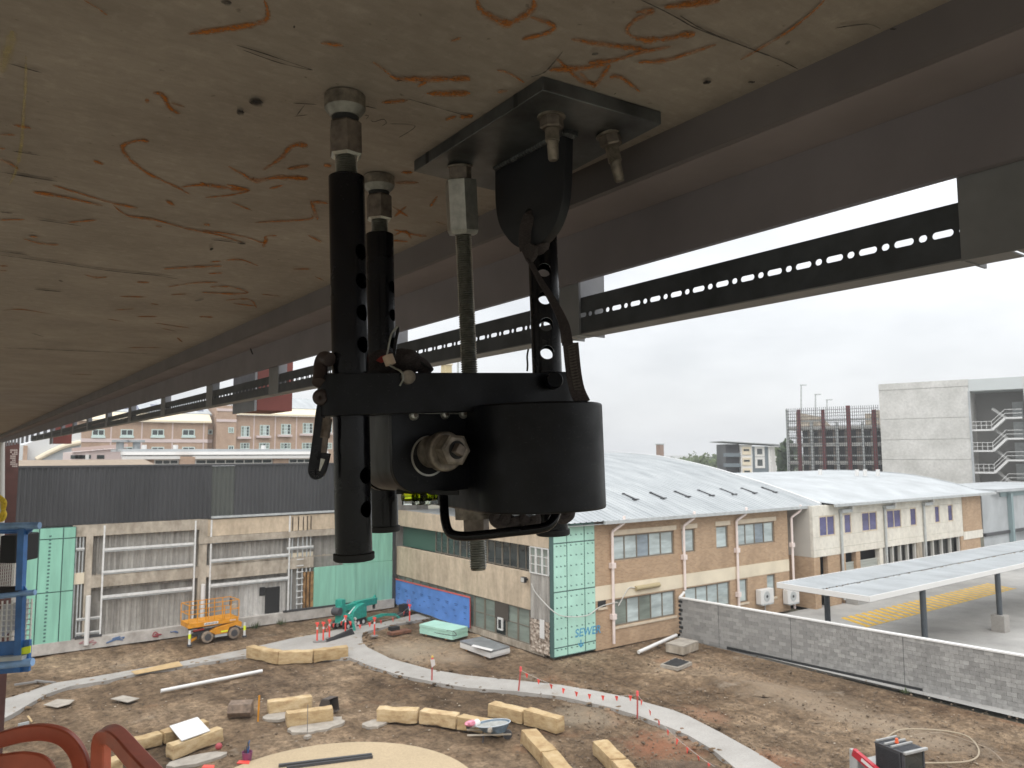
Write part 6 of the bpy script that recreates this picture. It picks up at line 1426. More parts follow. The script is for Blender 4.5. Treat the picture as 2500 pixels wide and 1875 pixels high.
# ------------------------------------------------------------------ red guard rails in the bottom left corner
def rail(name, pts, w, h, label, w0_=1.5):
    t = thing(name, label, 'guard rail', C(pts[0][0], 1875, w0_)); P_ = smoothpath([C(x, y, d) for x, y, d in pts], 8)
    s_ = MB().tube(P_, .01, sect=[(-w/2, -h/2), (w/2, -h/2), (w/2, h/2), (-w/2, h/2)], upv=fh if True else None); obj('bent_tube', s_, M['redrail'], t, ang=40, bevel=.003); return t
rail('guard_rail', [(-60, 1822, 1.5), (0, 1806, 1.5), (60, 1791, 1.5), (115, 1788, 1.5), (160, 1803, 1.5), (190, 1840, 1.5), (202, 1890, 1.5), (205, 1960, 1.5)], .029, .016, 'outer bent red square tube guard rail in the bottom left corner')
rail('guard_rail', [(-60, 1866, 1.45), (0, 1862, 1.45), (65, 1856, 1.45), (112, 1876, 1.45), (136, 1960, 1.45)], .03, .01, 'inner red curved plate nested below the outer red guard rail')
rail('guard_rail', [(246, 1960, 1.5), (246, 1850, 1.5), (250, 1805, 1.49), (262, 1793, 1.47), (285, 1800, 1.43), (330, 1850, 1.36), (400, 1925, 1.27), (450, 1980, 1.2)], .026, .03, 'red square tube guard rail bent to a point, right of the arched one')
# ------------------------------------------------------------------ scissor lift
M['or'] = mat('orange enamel', (.62, .26, .014), .45, ns=3, amt=.2); M['tyre'] = mat('dusty tyre', (.24, .19, .145), .95, ns=8, amt=.3); M['hub'] = mat('dark hub', (.05, .05, .055), .6)
ga = G(508, 1570); FSc = Frame((ga.x, ga.y), (1, .10)); sl_t = thing('scissor_lift', 'yellow orange scissor lift parked against the stripped building', 'scissor lift', ga)
def Q(px, py): return FSc.sz(px, py)
WID = 1.35
def fbx(nm, a, b, z0, z1, o0, o1, m, **k): return obj(nm, MB().fb(FSc, a, b, z0, z1, -o1, -o0), m, sl_t, **k)
a0, _ = Q(461, 1515); a1, _ = Q(583, 1505); zdk = Q(465, 1518)[1]; zdt = zdk+.25; zrt = Q(464, 1470)[1]
zdk = .98; zdt = 1.27; zrt = 2.28
fbx('platform', a0, a1, zdk, zdt, 0, WID, M['or'], bevel=.02)
wh = []
for px_, nm in ((508, 0), (572, 1)):
    s = Q(px_, 1560)[0]
    for o_ in (.02, WID-.28):
        wv = MB().lathe(FSc.p(s, .33, -o_), -FSc.n, [(0, .2), (.005, .3), (.04, .34), (.22, .34), (.255, .3), (.26, .2)], 24); w_ = obj('wheel', wv, M['tyre'], sl_t); obj('hub', MB().lathe(FSc.p(s, .33, -o_+.004), FSc.n, [(0, .2), (.01, .2), (.012, .12)], 18), M['hub'], w_)
sA = Q(508, 1560)[0]; sB = Q(572, 1560)[0]
fbx('chassis', sA-.5, sB+.45, .28, .55, .3, WID-.3, M['hub'])
cov = MB(); pts = [FSc.p(s, z, .0) for s, z in [(sA+.42, .42), (sB-.42, .42), (sB-.3, .72), (sB+.1, .78), (sB+.42, .62), (sB+.45, .92), (sB+.3, 1.0), (sB-.4, .93), (sA+.5, .82), (sA+.1, .62)]]
cov.prism(pts, -FSc.n*.3); obj('side_cover', cov, M['or'], sl_t, bevel=.015); fbx('skirt', sA+.42, sB-.42, .25, .41, .03, .2, M['gutter'])
obj('warning_sticker', MB().fb(FSc, sA+.75, sA+1.15, .5, .58, .004, .012), M['hivis'], sl_t)
for k in range(4): obj('scissor_arm', MB().bar(FSc.p(a0+.15, .6+k*.08, -.25-.25*(k % 2)), FSc.p(a1-.2, .66+k*.08, -.25-.25*(k % 2)), .06, .07), M['hub'], sl_t)
obj('hydraulic_ram', MB().cyl(FSc.p(a0+.35, .78, -.2), FSc.p(a0+.95, .8, -.2), .06, 10), M['redtag'], sl_t)
def rbar(p, q, r=.02): obj('rail', MB().bar(FSc.p(*p), FSc.p(*q), r*2, r*2), M['or'], sl_t)
L_ = a1-a0
for o_ in (-.02, -WID+.02):
    for z in (zrt, zdt+.5): rbar((a0, z, o_), (a1, z, o_))
    for k in range(7): rbar((a0+L_*k/6, zdt, o_), (a0+L_*k/6, zrt-.02, o_))
for s in (a0+.02, a1-.02):
    for z in (zrt, zdt+.5): rbar((s, z, -.04), (s, z, -WID+.04))
for s0_, s1_ in ((.2, .38), (.44, .7)):  # gate frame loops
    rbar((a0+L_*s0_, zrt-.25, .0), (a0+L_*s1_, zrt-.25, .0)); rbar((a0+L_*s1_, zdt, .0), (a0+L_*s1_, zrt-.25, .0))
fbx('name_panel', a0+L_*.3, a0+L_*.58, zdk+.07, zdk+.21, -.012, -.002, M['white']); sc_ = MB()
for i in range(9): s = a0+L_*(.315+i*.028); sc_.fb(FSc, s, s+.04, zdk+.1, zdk+.1+random.choice([.06, .08, .04]), .013, .016)
tag(obj('panel_print', sc_, M['hub'], sl_t), None, None, kind='stuff'); sc_ = MB()
for i in range(5): s = a0+L_*(.82+i*.025); sc_.fb(FSc, s, s+.035, zdk+.1, zdk+.1+random.choice([.08, .1]), .002, .006)
tag(obj('panel_print', sc_, M['white'], sl_t), None, None, kind='stuff')
obj('control_box', MB().box(FSc.p(a1-.2, zdt+.55, -.3), (.25, .3, .35)), M['oldconc'], sl_t); obj('tool_bag', MB().box(FSc.p(a1-.15, zrt-.25, -.9), (.1, .25, .4)), M['hub'], sl_t)
for s in (a0+.08, sB+.62): 
    g_ = obj('outrigger_leg', MB().cyl(FSc.p(s, .1, -.0), FSc.p(s, .85, -.0), .07, 12), M['steelw'], sl_t); obj('hi_vis_band', MB().cyl(FSc.p(s, .42, 0), FSc.p(s, .68, 0), .078, 12), M['hivis'], g_); obj('outrigger_foot', MB().cyl(FSc.p(s, .0, -.0), FSc.p(s, .1, -.0), .14, 12), M['hub'], g_)
obj('outrigger_arm', MB().bar(FSc.p(a0+.08, .25, .0), FSc.p(sA-.2, .35, -.7), .1, .12), M['or'], sl_t)
# ------------------------------------------------------------------ green spider crane
M['teal'] = mat('teal enamel', (.02, .27, .21), .35, ns=6, amt=.2); M['rw'] = mat('white marking', (.6, .55, .52), .6)
ca = G(846, 1541); cb = G(897, 1524); FK = Frame((ca.x, ca.y), (cb-ca)); ck = thing('mini_crane', 'teal green mini crawler crane with folded boom by the green wall', 'mini crane', ca)
Lk = (cb-ca).length
for o_ in (-.1, -.95):
    tk = MB(); n_ = 14; pr_ = [(.25+.25*cos(pi/2+pi*k/n_), .25+.25*sin(pi/2+pi*k/n_)) for k in range(n_+1)]+[(Lk-.25+.25*cos(-pi/2+pi*k/n_), .25+.25*sin(-pi/2+pi*k/n_)) for k in range(n_+1)]
    tk.prism([FK.p(s, z, o_) for s, z in pr_], -FK.n*.25); k_ = obj('crawler_track', tk, M['blackm'], ck); 
    for j in range(4): obj('track_roller', MB().cyl(FK.p(.3+(Lk-.6)*j/3, .22, o_+.02), FK.p(.3+(Lk-.6)*j/3, .22, o_-.1), .12, 12), M['steelw'], k_)
body_ = MB(); body_.prism([FK.p(s, z, -.05) for s, z in [(Lk*.3, .5), (Lk*1.0, .5), (Lk*1.0, 1.2), (Lk*.9, 1.38), (Lk*.6, 1.32), (Lk*.36, 1.05)]], -FK.n*1.0); obj('engine_cover', body_, M['teal'], ck, bevel=.03)
obj('mast_column', MB().fb(FK, -.15, .25, .45, 1.9, -.8, -.3), M['teal'], ck, bevel=.02); obj('winch', MB().cyl(FK.p(-.25, 1.2, -.3), FK.p(-.25, 1.2, -.85), .25, 14), M['hub'], ck)
p1_, p2_, p3_ = PY(838, 1487, ca.y+.6), PY(880, 1477, ca.y+.6), PY(931, 1467, ca.y+.9)
def ck_pt(px, py, o_): s, z = FK.sz(px, py); return FK.p(s, z, 0)-FK.n*o_
bA, bB, bC = ck_pt(840, 1490, .5), ck_pt(882, 1478, .5), ck_pt(929, 1468, .5)
obj('boom', MB().bar(bA, bC, .26, .34), M['teal'], ck, bevel=.02); obj('boom_section', MB().bar(bB, bC+(bC-bB)*.06, .3, .42), M['teal'], ck, bevel=.02); obj('lift_ram', MB().cyl(ck_pt(843, 1520, .3), ck_pt(876, 1483, .3), .05, 10), M['steelw'], ck)
obj('hook_block', MB().box(ck_pt(928, 1482, .5), (.14, .14, .3)), M['hub'], ck); obj('boom_tip', MB().bar(ck_pt(925, 1466, .5), ck_pt(931, 1455, .5), .1, .12), M['teal'], ck)
def leg(pts, lab=None):
    pts = [ck_pt(*p) for p in pts]; o_ = obj('outrigger', MB().bar(pts[0], pts[1], .16, .18), M['teal'], ck)
    for a, b in zip(pts[1:-1], pts[2:]): obj('outrigger_link', MB().bar(a, b, .13, .15), M['teal'], o_)
    return o_
leg([(894, 1512, -.1), (916, 1499, -.6), (937, 1497, -.9), (964, 1526, -1.2)]); leg([(900, 1504, .9), (918, 1494, 1.4), (935, 1500, 1.6)])
leg([(842, 1500, .0), (848, 1505, -.35), (850, 1538, -.5)])
s_ = ck_pt(854, 1509, -.42); o_ = MB()
for k in range(3): o_.box(s_-Z*k*.2, (.09, .2, .12), 0)
tag(obj('stripe_marking', o_, M['rw'], ck), None, None, kind='stuff')
s_ = ck_pt(950, 1508, -1.12); obj('stripe_marking', MB().box(s_, (.16, .18, .2)), M['rw'], ck)
# rusty pad under the outrigger foot
t = thing('steel_pad', 'rusty steel pad with a dark block under the crane outrigger foot', 'steel pad', G(975, 1545)); 
p = G(975, 1543, .08); obj('plate', MB().box(p, (1.4, .6, .16), .1), mat('rust', (.16, .07, .04), .9, ns=5, amt=.4), t); obj('block', MB().box(G(962, 1534, .26)+Vector((0, 0, 0)), (.6, .4, .2), .1), M['blackm'], t)
# ------------------------------------------------------------------ orange bollards, pickets and chain
M['fluo'] = mat('fluorescent red plastic', (.74, .075, .055), .5); M['star'] = mat('red picket', (.40, .07, .06), .6); M['cap'] = mat('pink red cap', (.72, .10, .10), .5); M['rubber'] = mat('rubber base', (.20, .19, .18), .9)
boll = [(774, 1567, 'leftmost red bollard of the cluster on the path near the green crane'), (789, 1566, 'red bollard second from left in the cluster on the path'), (804, 1559, 'third red bollard in the path cluster, just left of the black ramp'), (843, 1548, 'red bollard on the path directly before the green crane'), (914, 1553, 'lone red bollard on the dirt right of the green crane'), (1000, 1518, 'red bollard standing on the path end before the blue wrap')]
tops = []
for x, y, lab in boll:
    p = G(x, y, .075); t = thing('bollard', lab, 'bollard', p, 'red bollards around the crane'); h = 1.0
    obj('post', MB().cyl(p+Z*.06, p+Z*h, .05, 12, .042), M['fluo'], t); obj('base', MB().lathe(p, Z, [(0, .24), (.04, .24), (.08, .1)], 10), M['rubber'], t); obj('t_top', MB().box(p+Z*(h+.06), (.07, .2, .12), .6), M['fluo'], t); obj('reflective_band', MB().cyl(p+Z*.72, p+Z*.85, .055, 12), M['rw'], t); tops.append(p+Z*(h-.02))
def bunting(a, b, n_, sag, label, sz=.17):
    t = thing('bunting', label, 'bunting', (a+b)/2); P_ = [a.lerp(b, i/24)-Z*sag*4*(i/24)*(1-i/24) for i in range(25)]; obj('line', MB().tube(P_, .006, 5), M['mullion'], t); d = (b-a).normalized()
    for k in range(n_):
        f = (k+.5)/n_; p = a.lerp(b, f)-Z*sag*4*f*(1-f); w = d*sz*.5; tw_ = Vector((-d.y, d.x, 0))*random.uniform(-.05, .05)
        fl = MB(); fl.prism([p-w, p+w, p+w*.2-Z*sz*1.3+tw_, p-w*.2-Z*sz*1.3+tw_], Vector((-d.y, d.x, 0)).normalized()*.004); obj('flag', fl, M['fluo'], t)
    return t
bunting(tops[1], tops[2], 3, .3, 'short flag line sagging between the clustered bollards at the black ramp', .2); bunting(tops[2], tops[3], 2, .2, 'flag line from the bollard cluster to the bollard before the crane', .2); bunting(tops[3], tops[4], 3, .35, 'flag line passing in front of the green crane tracks', .2); bunting(tops[4], tops[5]+Z*0, 3, .3, 'flag line from the lone bollard to the blue wrap end', .2)
pk = [(1054, 1664, 1613, 'star', 'rusty red star picket with a pale tag, on the path edge'), (1265, 1690, 1637, 'star', 'red capped star picket where the flag line starts'), (1556, 1750, 1697, 'star', 'red capped picket where the flag line ends'), (630, 1758, 1702, 'or', 'orange steel picket beside the rusty bucket'), (1493-9999, 0, 0, 'star', '')]
ptop = []
for x, y, y2, m_, lab in pk[:4]:
    p = G(x, y, 0); w = (p-O).dot(fh); h = (y-y2)/FPX*w; t = thing('star_picket', lab, 'picket', p); ln_ = Vector((.03, 0, 0)) if x != 1265 else Vector((.12, -.05, 0))
    pm_ = MB()
    for k in range(3): a = k*2.09; pm_.bar(p-Z*.1+Vector((cos(a), sin(a), 0))*.02, p+Z*h+ln_+Vector((cos(a), sin(a), 0))*.02, .05, .014, (cos(a), sin(a), 0))
    obj('post', pm_, M[m_], t)
    if m_ == 'star': obj('cap', MB().cyl(p+Z*(h-.1)+ln_, p+Z*(h+.1)+ln_, .06, 10, .05), M['cap'], t)
    ptop.append(p+Z*(h-.05)+ln_)
tgp = ptop[0]; solo('paper_tag', MB().prism([tgp+Vector((-.18, -.12, .1)), tgp+Vector((.05, -.12, .06)), tgp+Vector((.1, -.12, -.2)), tgp+Vector((-.1, -.12, -.3))], (0, .01, 0)), M['rw'], 'pale paper tag tied to the rusty red star picket on the path', 'tag')
obj('yellow_cap', MB().ico(ptop[0]+Z*.17, .07, 1), mat('yellow cap', (.6, .42, .1), .6), bpy.data.objects['star_picket'])
bunting(ptop[1], ptop[2], 9, .42, 'long red flag line strung between two pickets across the curving path'); e_ = G(1985, 1900, .1); bunting(ptop[2], G(1745, 1872, .15), 8, .25, 'red flag line drooping from the right picket toward the dark mesh mat')
# black ramp and small machine
a, b = G(798, 1568, .075), G(866, 1548, .075); rm_ = MB(); d = (b-a).normalized(); nn = Vector((d.y, -d.x, 0)); L = (b-a).length
rm_.add([a, b, b+nn*-.5, a+nn*-.5, a+Z*.05-nn*.2, b+Z*.3-nn*.2, b+Z*.3-nn*.3, a+Z*.05-nn*.3], [(0, 1, 5, 4), (2, 3, 7, 6), (4, 5, 6, 7), (1, 2, 6, 5), (3, 0, 4, 7), (3, 2, 1, 0)]); solo('rubber_ramp', rm_, M['blackm'], 'black rubber ramp lying on the path among the red bollards', 'ramp')
t = thing('plate_compactor', 'small dark site machine beside the blue wrap, behind the crane', 'site machine', G(985, 1503)); p = G(985, 1502); obj('base', MB().box(p+Z*.12, (.7, .5, .2), .4), M['hub'], t); obj('engine', MB().box(p+Z*.5, (.5, .45, .5), .4), M['blackm'], t, bevel=.03); obj('handle', MB().tube([p+Vector((.2, .1, .3)), p+Vector((.5, .3, .95)), p+Vector((.5, .0, .98)), p+Vector((.2, -.1, .3))], .02, 6), M['star'], t)
# ------------------------------------------------------------------ sandstone blocks
def sandmat():
    m, n, b = newmat('sandstone'); v = pos(n); oi = n.nodes.new('ShaderNodeObjectInfo')
    k = ramp(n, noise(n, pos(n, (1, 1, 2.5)), 2.2, 6, .65), [(.3, (.33, .215, .11)), (.5, (.47, .345, .19)), (.68, (.55, .43, .27))])
    r_ = ramp(n, oi.outputs['Random'], [(0, (.86, .82, .74)), (1, (1.1, 1.1, 1.1))]); n.links.new(mixc(n, 1, k, r_, 'MULTIPLY'), b.inputs['Base Color']); b.inputs['Roughness'].default_value = .9
    bump(n, noise(n, v, 9, 5, .7), b, .7, .05); return m
M['sand'] = sandmat()
GB = 'sandstone seating blocks on the site'
def sblock(pl_, pr__, dep, h, label, z0=-.03):
    a, b = G(*pl_, 0), G(*pr__, 0); d = (b-a); d.z = 0; L = d.length; d.normalize(); nn = Vector((-d.y, d.x, 0))
    if nn.dot(fh) < 0: nn = -nn
    m_ = MB(); NX, NY, NZ = max(3, int(L/.22)), 3, 3; seed = random.uniform(0, 50)
    bm = bmesh.new(); bmesh.ops.create_cube(bm, size=1); bmesh.ops.subdivide_edges(bm, edges=bm.edges, cuts=5, use_grid_fill=True)
    vs = []
    for v in bm.verts:
        q = v.co; s = (q.x+.5)*(L-.03)+.015; o_ = (q.y+.5)*dep; z = (q.z+.5)*h
        p = a+d*s+nn*o_+Z*z; j = mn.noise_vector(p*3.1+Vector((seed, 0, 0)))*.04
        c = (1 if abs(q.x) > .49 else 0)+(1 if abs(q.y) > .49 else 0)+(1 if abs(q.z) > .49 else 0)
        sh = .03 if c >= 2 else 0; ctr = a+d*L/2+nn*dep/2+Z*h/2; p = p+(ctr-p).normalized()*sh+j; p.z += z0; vs.append(p)
    m_.add(vs, [tuple(v.index for v in f.verts) for f in bm.faces]); bm.free()
    t = solo('sandstone_block', m_, M['sand'], label, 'sandstone block', GB, ang=50); return t
sblock((600, 1605), (677, 1621), .5, .62, 'left block of the curved sandstone bench at the path bend'); sblock((678, 1621), (764, 1618), .5, .62, 'middle block of the curved sandstone bench at the path bend'); sblock((765, 1617), (852, 1606), .5, .62, 'right block of the curved sandstone bench at the path bend')
sblock((653, 1744), (763, 1729), .45, .52, 'farther of the two parallel pale sandstone blocks beside the orange picket'); sblock((699, 1776), (815, 1760), .45, .55, 'nearer of the two parallel pale sandstone blocks beside the orange picket')
sblock((916, 1762), (1020, 1766), .5, .52, 'left block of the long sandstone row behind the wheelbarrow'); sblock((1021, 1766), (1113, 1779), .5, .52, 'middle block of the long sandstone row left of the wheelbarrow'); sblock((1114, 1779), (1222, 1800), .5, .5, 'right block of the sandstone row, carrying the cement bags')
sblock((1189, 1746), (1275, 1767), .55, .5, 'rough pale block at the left of the pair beyond the wheelbarrow'); sblock((1276, 1767), (1362, 1793), .5, .6, 'golden block at the right of the pair beyond the wheelbarrow')
sblock((1271, 1812), (1320, 1868), .62, .5, 'sandstone block running toward the bottom edge, right of the round slab'); sblock((1321, 1869), (1365, 1925), .62, .5, 'sandstone block cut by the bottom edge, right of the round slab')
sblock((1446, 1840), (1492, 1888), .6, .5, 'rightmost sandstone block, beside the dark mesh mat at the bottom'); sblock((1493, 1889), (1535, 1935), .6, .5, 'rightmost sandstone block at the very bottom edge')
sblock((310, 1842), (399, 1818), .5, .45, 'left block of the row behind the red guard rail'); sblock((400, 1818), (512, 1787), .5, .45, 'block under the white board near the red guard rail'); sblock((420, 1854), (547, 1808), .45, .5, 'front sandstone block leaning the white board, by the red ball'); sblock((258, 1890), (303, 1876), .5, .4, 'sandstone block end seen between the two red guard rails')
# mortar pads
M['mort'] = mat('pale mortar', (.33, .295, .25), .95, ns=3, amt=.2)
def pad(px, py, rx, ry, label, z=.012):
    p = G(px, py, 0); mb = MB(); pts = [p+Vector((cos(k*.35)*rx*random.uniform(.85, 1.15), sin(k*.35)*ry*random.uniform(.85, 1.15), -.1)) for k in range(18)]; mb.prism(pts, (0, 0, .1+z)); return solo('mortar_pad', mb, M['mort'], label, 'mortar pad', 'pale mortar pads under stones')
pad(772, 1770, 1.15, .75, 'pale mortar pad under the nearer of two parallel sandstone blocks'); pad(700, 1742, 1.0, .6, 'pale mortar pad under the farther of two parallel sandstone blocks'); pad(915, 1766, .5, .4, 'pale mortar smear at the left end of the long sandstone row'); pad(480, 1853, 1.0, .45, 'pale mortar pad below the sandstone block by the red ball')
# white board leaning across two blocks
wp = [G(414, 1774, .45), G(482, 1752, .5), G(513, 1785, .5), G(443, 1810, .52)]
solo('white_board', MB().prism(wp, (0, 0, .03)), M['white'], 'white board laid across two sandstone blocks near the red guard rails', 'board')
solo('red_ball', MB().ico(G(534, 1822, .14), .13, 2), mat('dull red plastic', (.35, .06, .07), .6), 'dull red ball shaped cap beside the front sandstone block', 'cap')
bu = thing('bucket', 'purple bucket of tools at the rim of the round slab', 'bucket', G(603, 1855)); p = G(603, 1856); obj('pail', MB().lathe(p, Z, [(0, .15), (.3, .19), (.3, .175), (.05, .14)], 20, cap=False), mat('purple plastic', (.20, .05, .12), .5), bu)
for k in range(5): obj('tool_handle', MB().cyl(p+Vector((random.uniform(-.08, .08), random.uniform(-.08, .08), .1)), p+Vector((random.uniform(-.12, .12), random.uniform(-.1, .1), random.uniform(.4, .7))), .018, 8), M[random.choice(['blue', 'white', 'hub'])], bu)
for i, q in enumerate(((594, 1863), (508, 1874))): solo('red_plate', MB().prism([G(q[0]-16, q[1]+2, .02), G(q[0]+14, q[1]+3, .02), G(q[0]+16, q[1]-4, .02), G(q[0]-10, q[1]-5, .02)], (0, 0, .03)), M['fluo'], ['flat red plastic plate beside the purple bucket', 'flat red plastic plate at the bottom edge left of the bucket'][i], 'plate')
# wheelbarrow with bags
wb_ = thing('wheelbarrow', 'grey blue wheelbarrow full of cement beside the sandstone row', 'wheelbarrow', G(1200, 1805)); c0 = G(1200, 1806); d = (G(1234, 1804)-G(1172, 1806)); d.z = 0; d.normalize(); e = Vector((-d.y, d.x, 0))
def wbp(x, y, z): return c0+d*x+e*y+Z*z
top_ = [wbp(.72*cos(a)*.95+.05, .42*sin(a), .62+.06*cos(a)) for a in [k*2*pi/20 for k in range(20)]]; low_ = [wbp(.42*cos(a)+.12, .24*sin(a), .3) for a in [k*2*pi/20 for k in range(20)]]
tr = MB(); tr.add(top_+low_, [(k, (k+1) % 20, 20+(k+1) % 20, 20+k) for k in range(20)]+[tuple(range(20, 40))]); obj('tray', tr, mat('blue grey tray', (.13, .19, .25), .6, ns=6, amt=.3), wb_, ang=60)
cm_ = MB().add([p-Z*.05 for p in [wbp((.68*cos(a))*.9+.05, .37*sin(a), .62+.06*cos(a)) for a in [k*2*pi/20 for k in range(20)]]], [tuple(range(20))]); obj('cement', cm_, mat('wet cement', (.30, .30, .28), .9, ns=8, amt=.2), wb_, ang=0)
obj('rim', MB().tube(top_+[top_[0]], .022, 6), mat('pale rim', (.38, .42, .45), .5), wb_)
for s in (-1, 1): obj('handle', MB().bar(wbp(-.95, s*.3, .3), wbp(.75, s*.16, .24), .05, .05), M['oldconc'], wb_); obj('leg', MB().bar(wbp(-.3, s*.25, .28), wbp(-.35, s*.27, 0), .04, .04), M['hub'], wb_)
obj('wheel', MB().lathe(wbp(.62, -.06, .18), e, [(0, .12), (.02, .18), (.1, .18), (.12, .12)], 18), M['hub'], wb_)
def bag(pts, r, m, label): return solo('cement_bag', MB().tube(smoothpath(pts, 5), r, 10), m, label, 'bag')
bag([G(1150, 1776, .1), G(1152, 1770, .35), G(1158, 1768, .55), G(1166, 1764, .56)], [.10]*3+[.14]*13, M['white'], 'empty white cement bag draped over the sandstone block')
bag([G(1143, 1776, .12), G(1146, 1770, .35), G(1152, 1768, .54), G(1160, 1766, .57)], [.09]*3+[.11]*13, M['hub'], 'black plastic bag draped over the block beside the white bag')
solo('pink_bag', MB().ico(G(1148, 1766, .62), .2, 2, .12, (1.2, .8, .6)), mat('pink paper', (.62, .22, .29), .7, ns=9, amt=.5), 'crumpled pink bag on top of the sandstone row', 'bag'); solo('small_stone', MB().ico(G(1196, 1782, .57), .11, 1, .2, (1, .8, 1.2)), M['mort'], 'small stone chip standing on the right block of the row', 'stone')
# steel lengths on the round slab, plank, pipes, boards, pits
for i, (p, q, w) in enumerate((((680, 1873), (908, 1846), .12), ((700, 1878), (910, 1851), .06))): a, b = G(*p, .025), G(*q, .025); solo('steel_angle', MB().bar(a+Z*.05, b+Z*.05, w, .1), M['hub'] if i else M['clad'], ['dark steel angle lying across the round slab, the wider one', 'thin dark steel length in front of the wider one on the round slab'][i], 'steel length')
solo('white_pipe', MB().cyl(G(393, 1687, .08), G(640, 1638, .08), .085, 14), M['white'], 'long white plastic pipe lying on the dirt at left', 'pipe'); solo('white_pipe', MB().cyl(G(1559, 1592, .1), G(1651, 1551, .35), .1, 14), M['white'], 'short white pipe propped on a concrete lid at the brick wall', 'pipe')
solo('plywood_sheet', MB().prism([G(320, 1640, .075), G(331, 1647, .075), G(446, 1626, .075), G(436, 1615, .075)], (0, 0, .02)), mat('plywood', (.46, .32, .16), .8, ns=4, amt=.15), 'plywood sheet lying on the left arm of the path', 'plywood')
lid = thing('concrete_pit', 'square concrete pit with pale lid in the corner by the block wall', 'concrete pit', G(1665, 1588)); q = [G(1625, 1571, .42), G(1668, 1579, .42), G(1705, 1566, .42), G(1662, 1557, .42)]
obj('box', MB().prism([p-Z*.45 for p in q], (0, 0, .40)), M['oldconc'], lid); obj('slab', MB().prism([p-Z*.045 for p in q], (0, 0, .07)), M['mort'], lid)
pt2 = thing('concrete_pit', 'low concrete pit collar covered with black sheet near the block wall', 'concrete pit', G(1650, 1625)); q = [G(1612, 1622, .1), G(1655, 1631, .1), G(1690, 1617, .1), G(1648, 1606, .1)]; obj('collar', MB().prism([p-Z*.15 for p in q], (0, 0, .16)), M['mort'], pt2); c = sum(q, Vector())/4; obj('black_sheet', MB().grid(lambda u, v: (q[0].lerp(q[1], u)).lerp(q[3].lerp(q[2], u), v)*.82+c*.18+Z*(.03+.08*abs(mn.noise(Vector((u*4, v*4, 1))))), 8, 8), M['blackm'], pt2)
def stack(p4, h, label, nl, m, name, edge_m=None, z0=.08):
    t = thing(name, label, 'board stack', sum([G(*p) for p in p4], Vector())/4); q = [G(*p, 0) for p in p4]
    for k in range(2): a, b = q[0].lerp(q[1], .2+.6*k), q[3].lerp(q[2], .2+.6*k); obj('bearer', MB().bar(a+Z*.04, b+Z*.04, .09, .08), M['osb'], t)
    for k in range(nl): j = Vector((random.uniform(-.03, .03), random.uniform(-.03, .03), 0)); obj('board', MB().prism([p+Z*(z0+h*k/nl)+j for p in q], (0, 0, h/nl-.012)), m if k == nl-1 or edge_m is None else edge_m, t)
    return t
gst = stack([(1024, 1549), (1104, 1566), (1142, 1555), (1062, 1538)], .55, 'stack of light green boards beside the beige wing', 4, M['greenl'], 'board_stack'); fst = stack([(1124, 1584), (1198, 1611), (1246, 1598), (1176, 1573)], .38, 'stack of foil faced insulation boards with white edges by the wing', 4, mat('foil facing', (.20, .21, .215), .35, ns=2, amt=.3), 'board_stack', M['white'])
qs_ = [G(1150, 1578, .5), G(1200, 1590, .5), G(1205, 1586, .5), G(1156, 1574, .5)]; solo('white_strip', MB().prism(qs_, (0, 0, .015)), M['white'], 'white strip lying on the foil faced insulation boards', 'strip')
hs_ = MB().tube(smoothpath([G(1090, 1540, .65), G(1108, 1542, .66), G(1112, 1552, .66), G(1080, 1548, .66), G(1060, 1544, .64)], 6), .02, 6); solo('strap_coil', hs_, M['hub'], 'dark strap lying on top of the light green boards', 'strap')
# buckets off machines
def scoop(px, py, w, h, rz, label, m):
    p = G(px, py); t = thing('digger_bucket', label, 'digger bucket', p); R = Matrix.Rotation(rz, 3, 'Z'); pr_ = [(0, 0), (.5, 0), (.68, .25), (.55, .55), (.1, .62)]
    sh_ = MB()
    for k in range(len(pr_)-1): a, b = pr_[k], pr_[k+1]; sh_.box8([p+R@Vector((-w/2, a[0], a[1]*h)), p+R@Vector((w/2, a[0], a[1]*h)), p+R@Vector((w/2, b[0], b[1]*h)), p+R@Vector((-w/2, b[0], b[1]*h))], [p+R@Vector((-w/2, a[0]*.94+.02, a[1]*h+.02)), p+R@Vector((w/2, a[0]*.94+.02, a[1]*h+.02)), p+R@Vector((w/2, b[0]*.94, b[1]*h+.01)), p+R@Vector((-w/2, b[0]*.94, b[1]*h+.01))])
    obj('shell', sh_, m, t)
    for s in (-1, 1): obj('side_plate', MB().prism([p+R@Vector((s*w/2, y, z*h)) for y, z in pr_], R@Vector((.02*s, 0, 0))), m, t)
    return t
M['rustb'] = mat('worn brown steel', (.17, .12, .085), .7, ns=5, amt=.4)
scoop(592, 1742, .9, .95, 2.6, 'worn brown digger bucket lying left of the orange picket', M['rustb']); scoop(818, 1738, .5, .9, .4, 'dark narrow digger bucket behind the parallel sandstone blocks', mat('dark brown steel', (.07, .055, .045), .7))
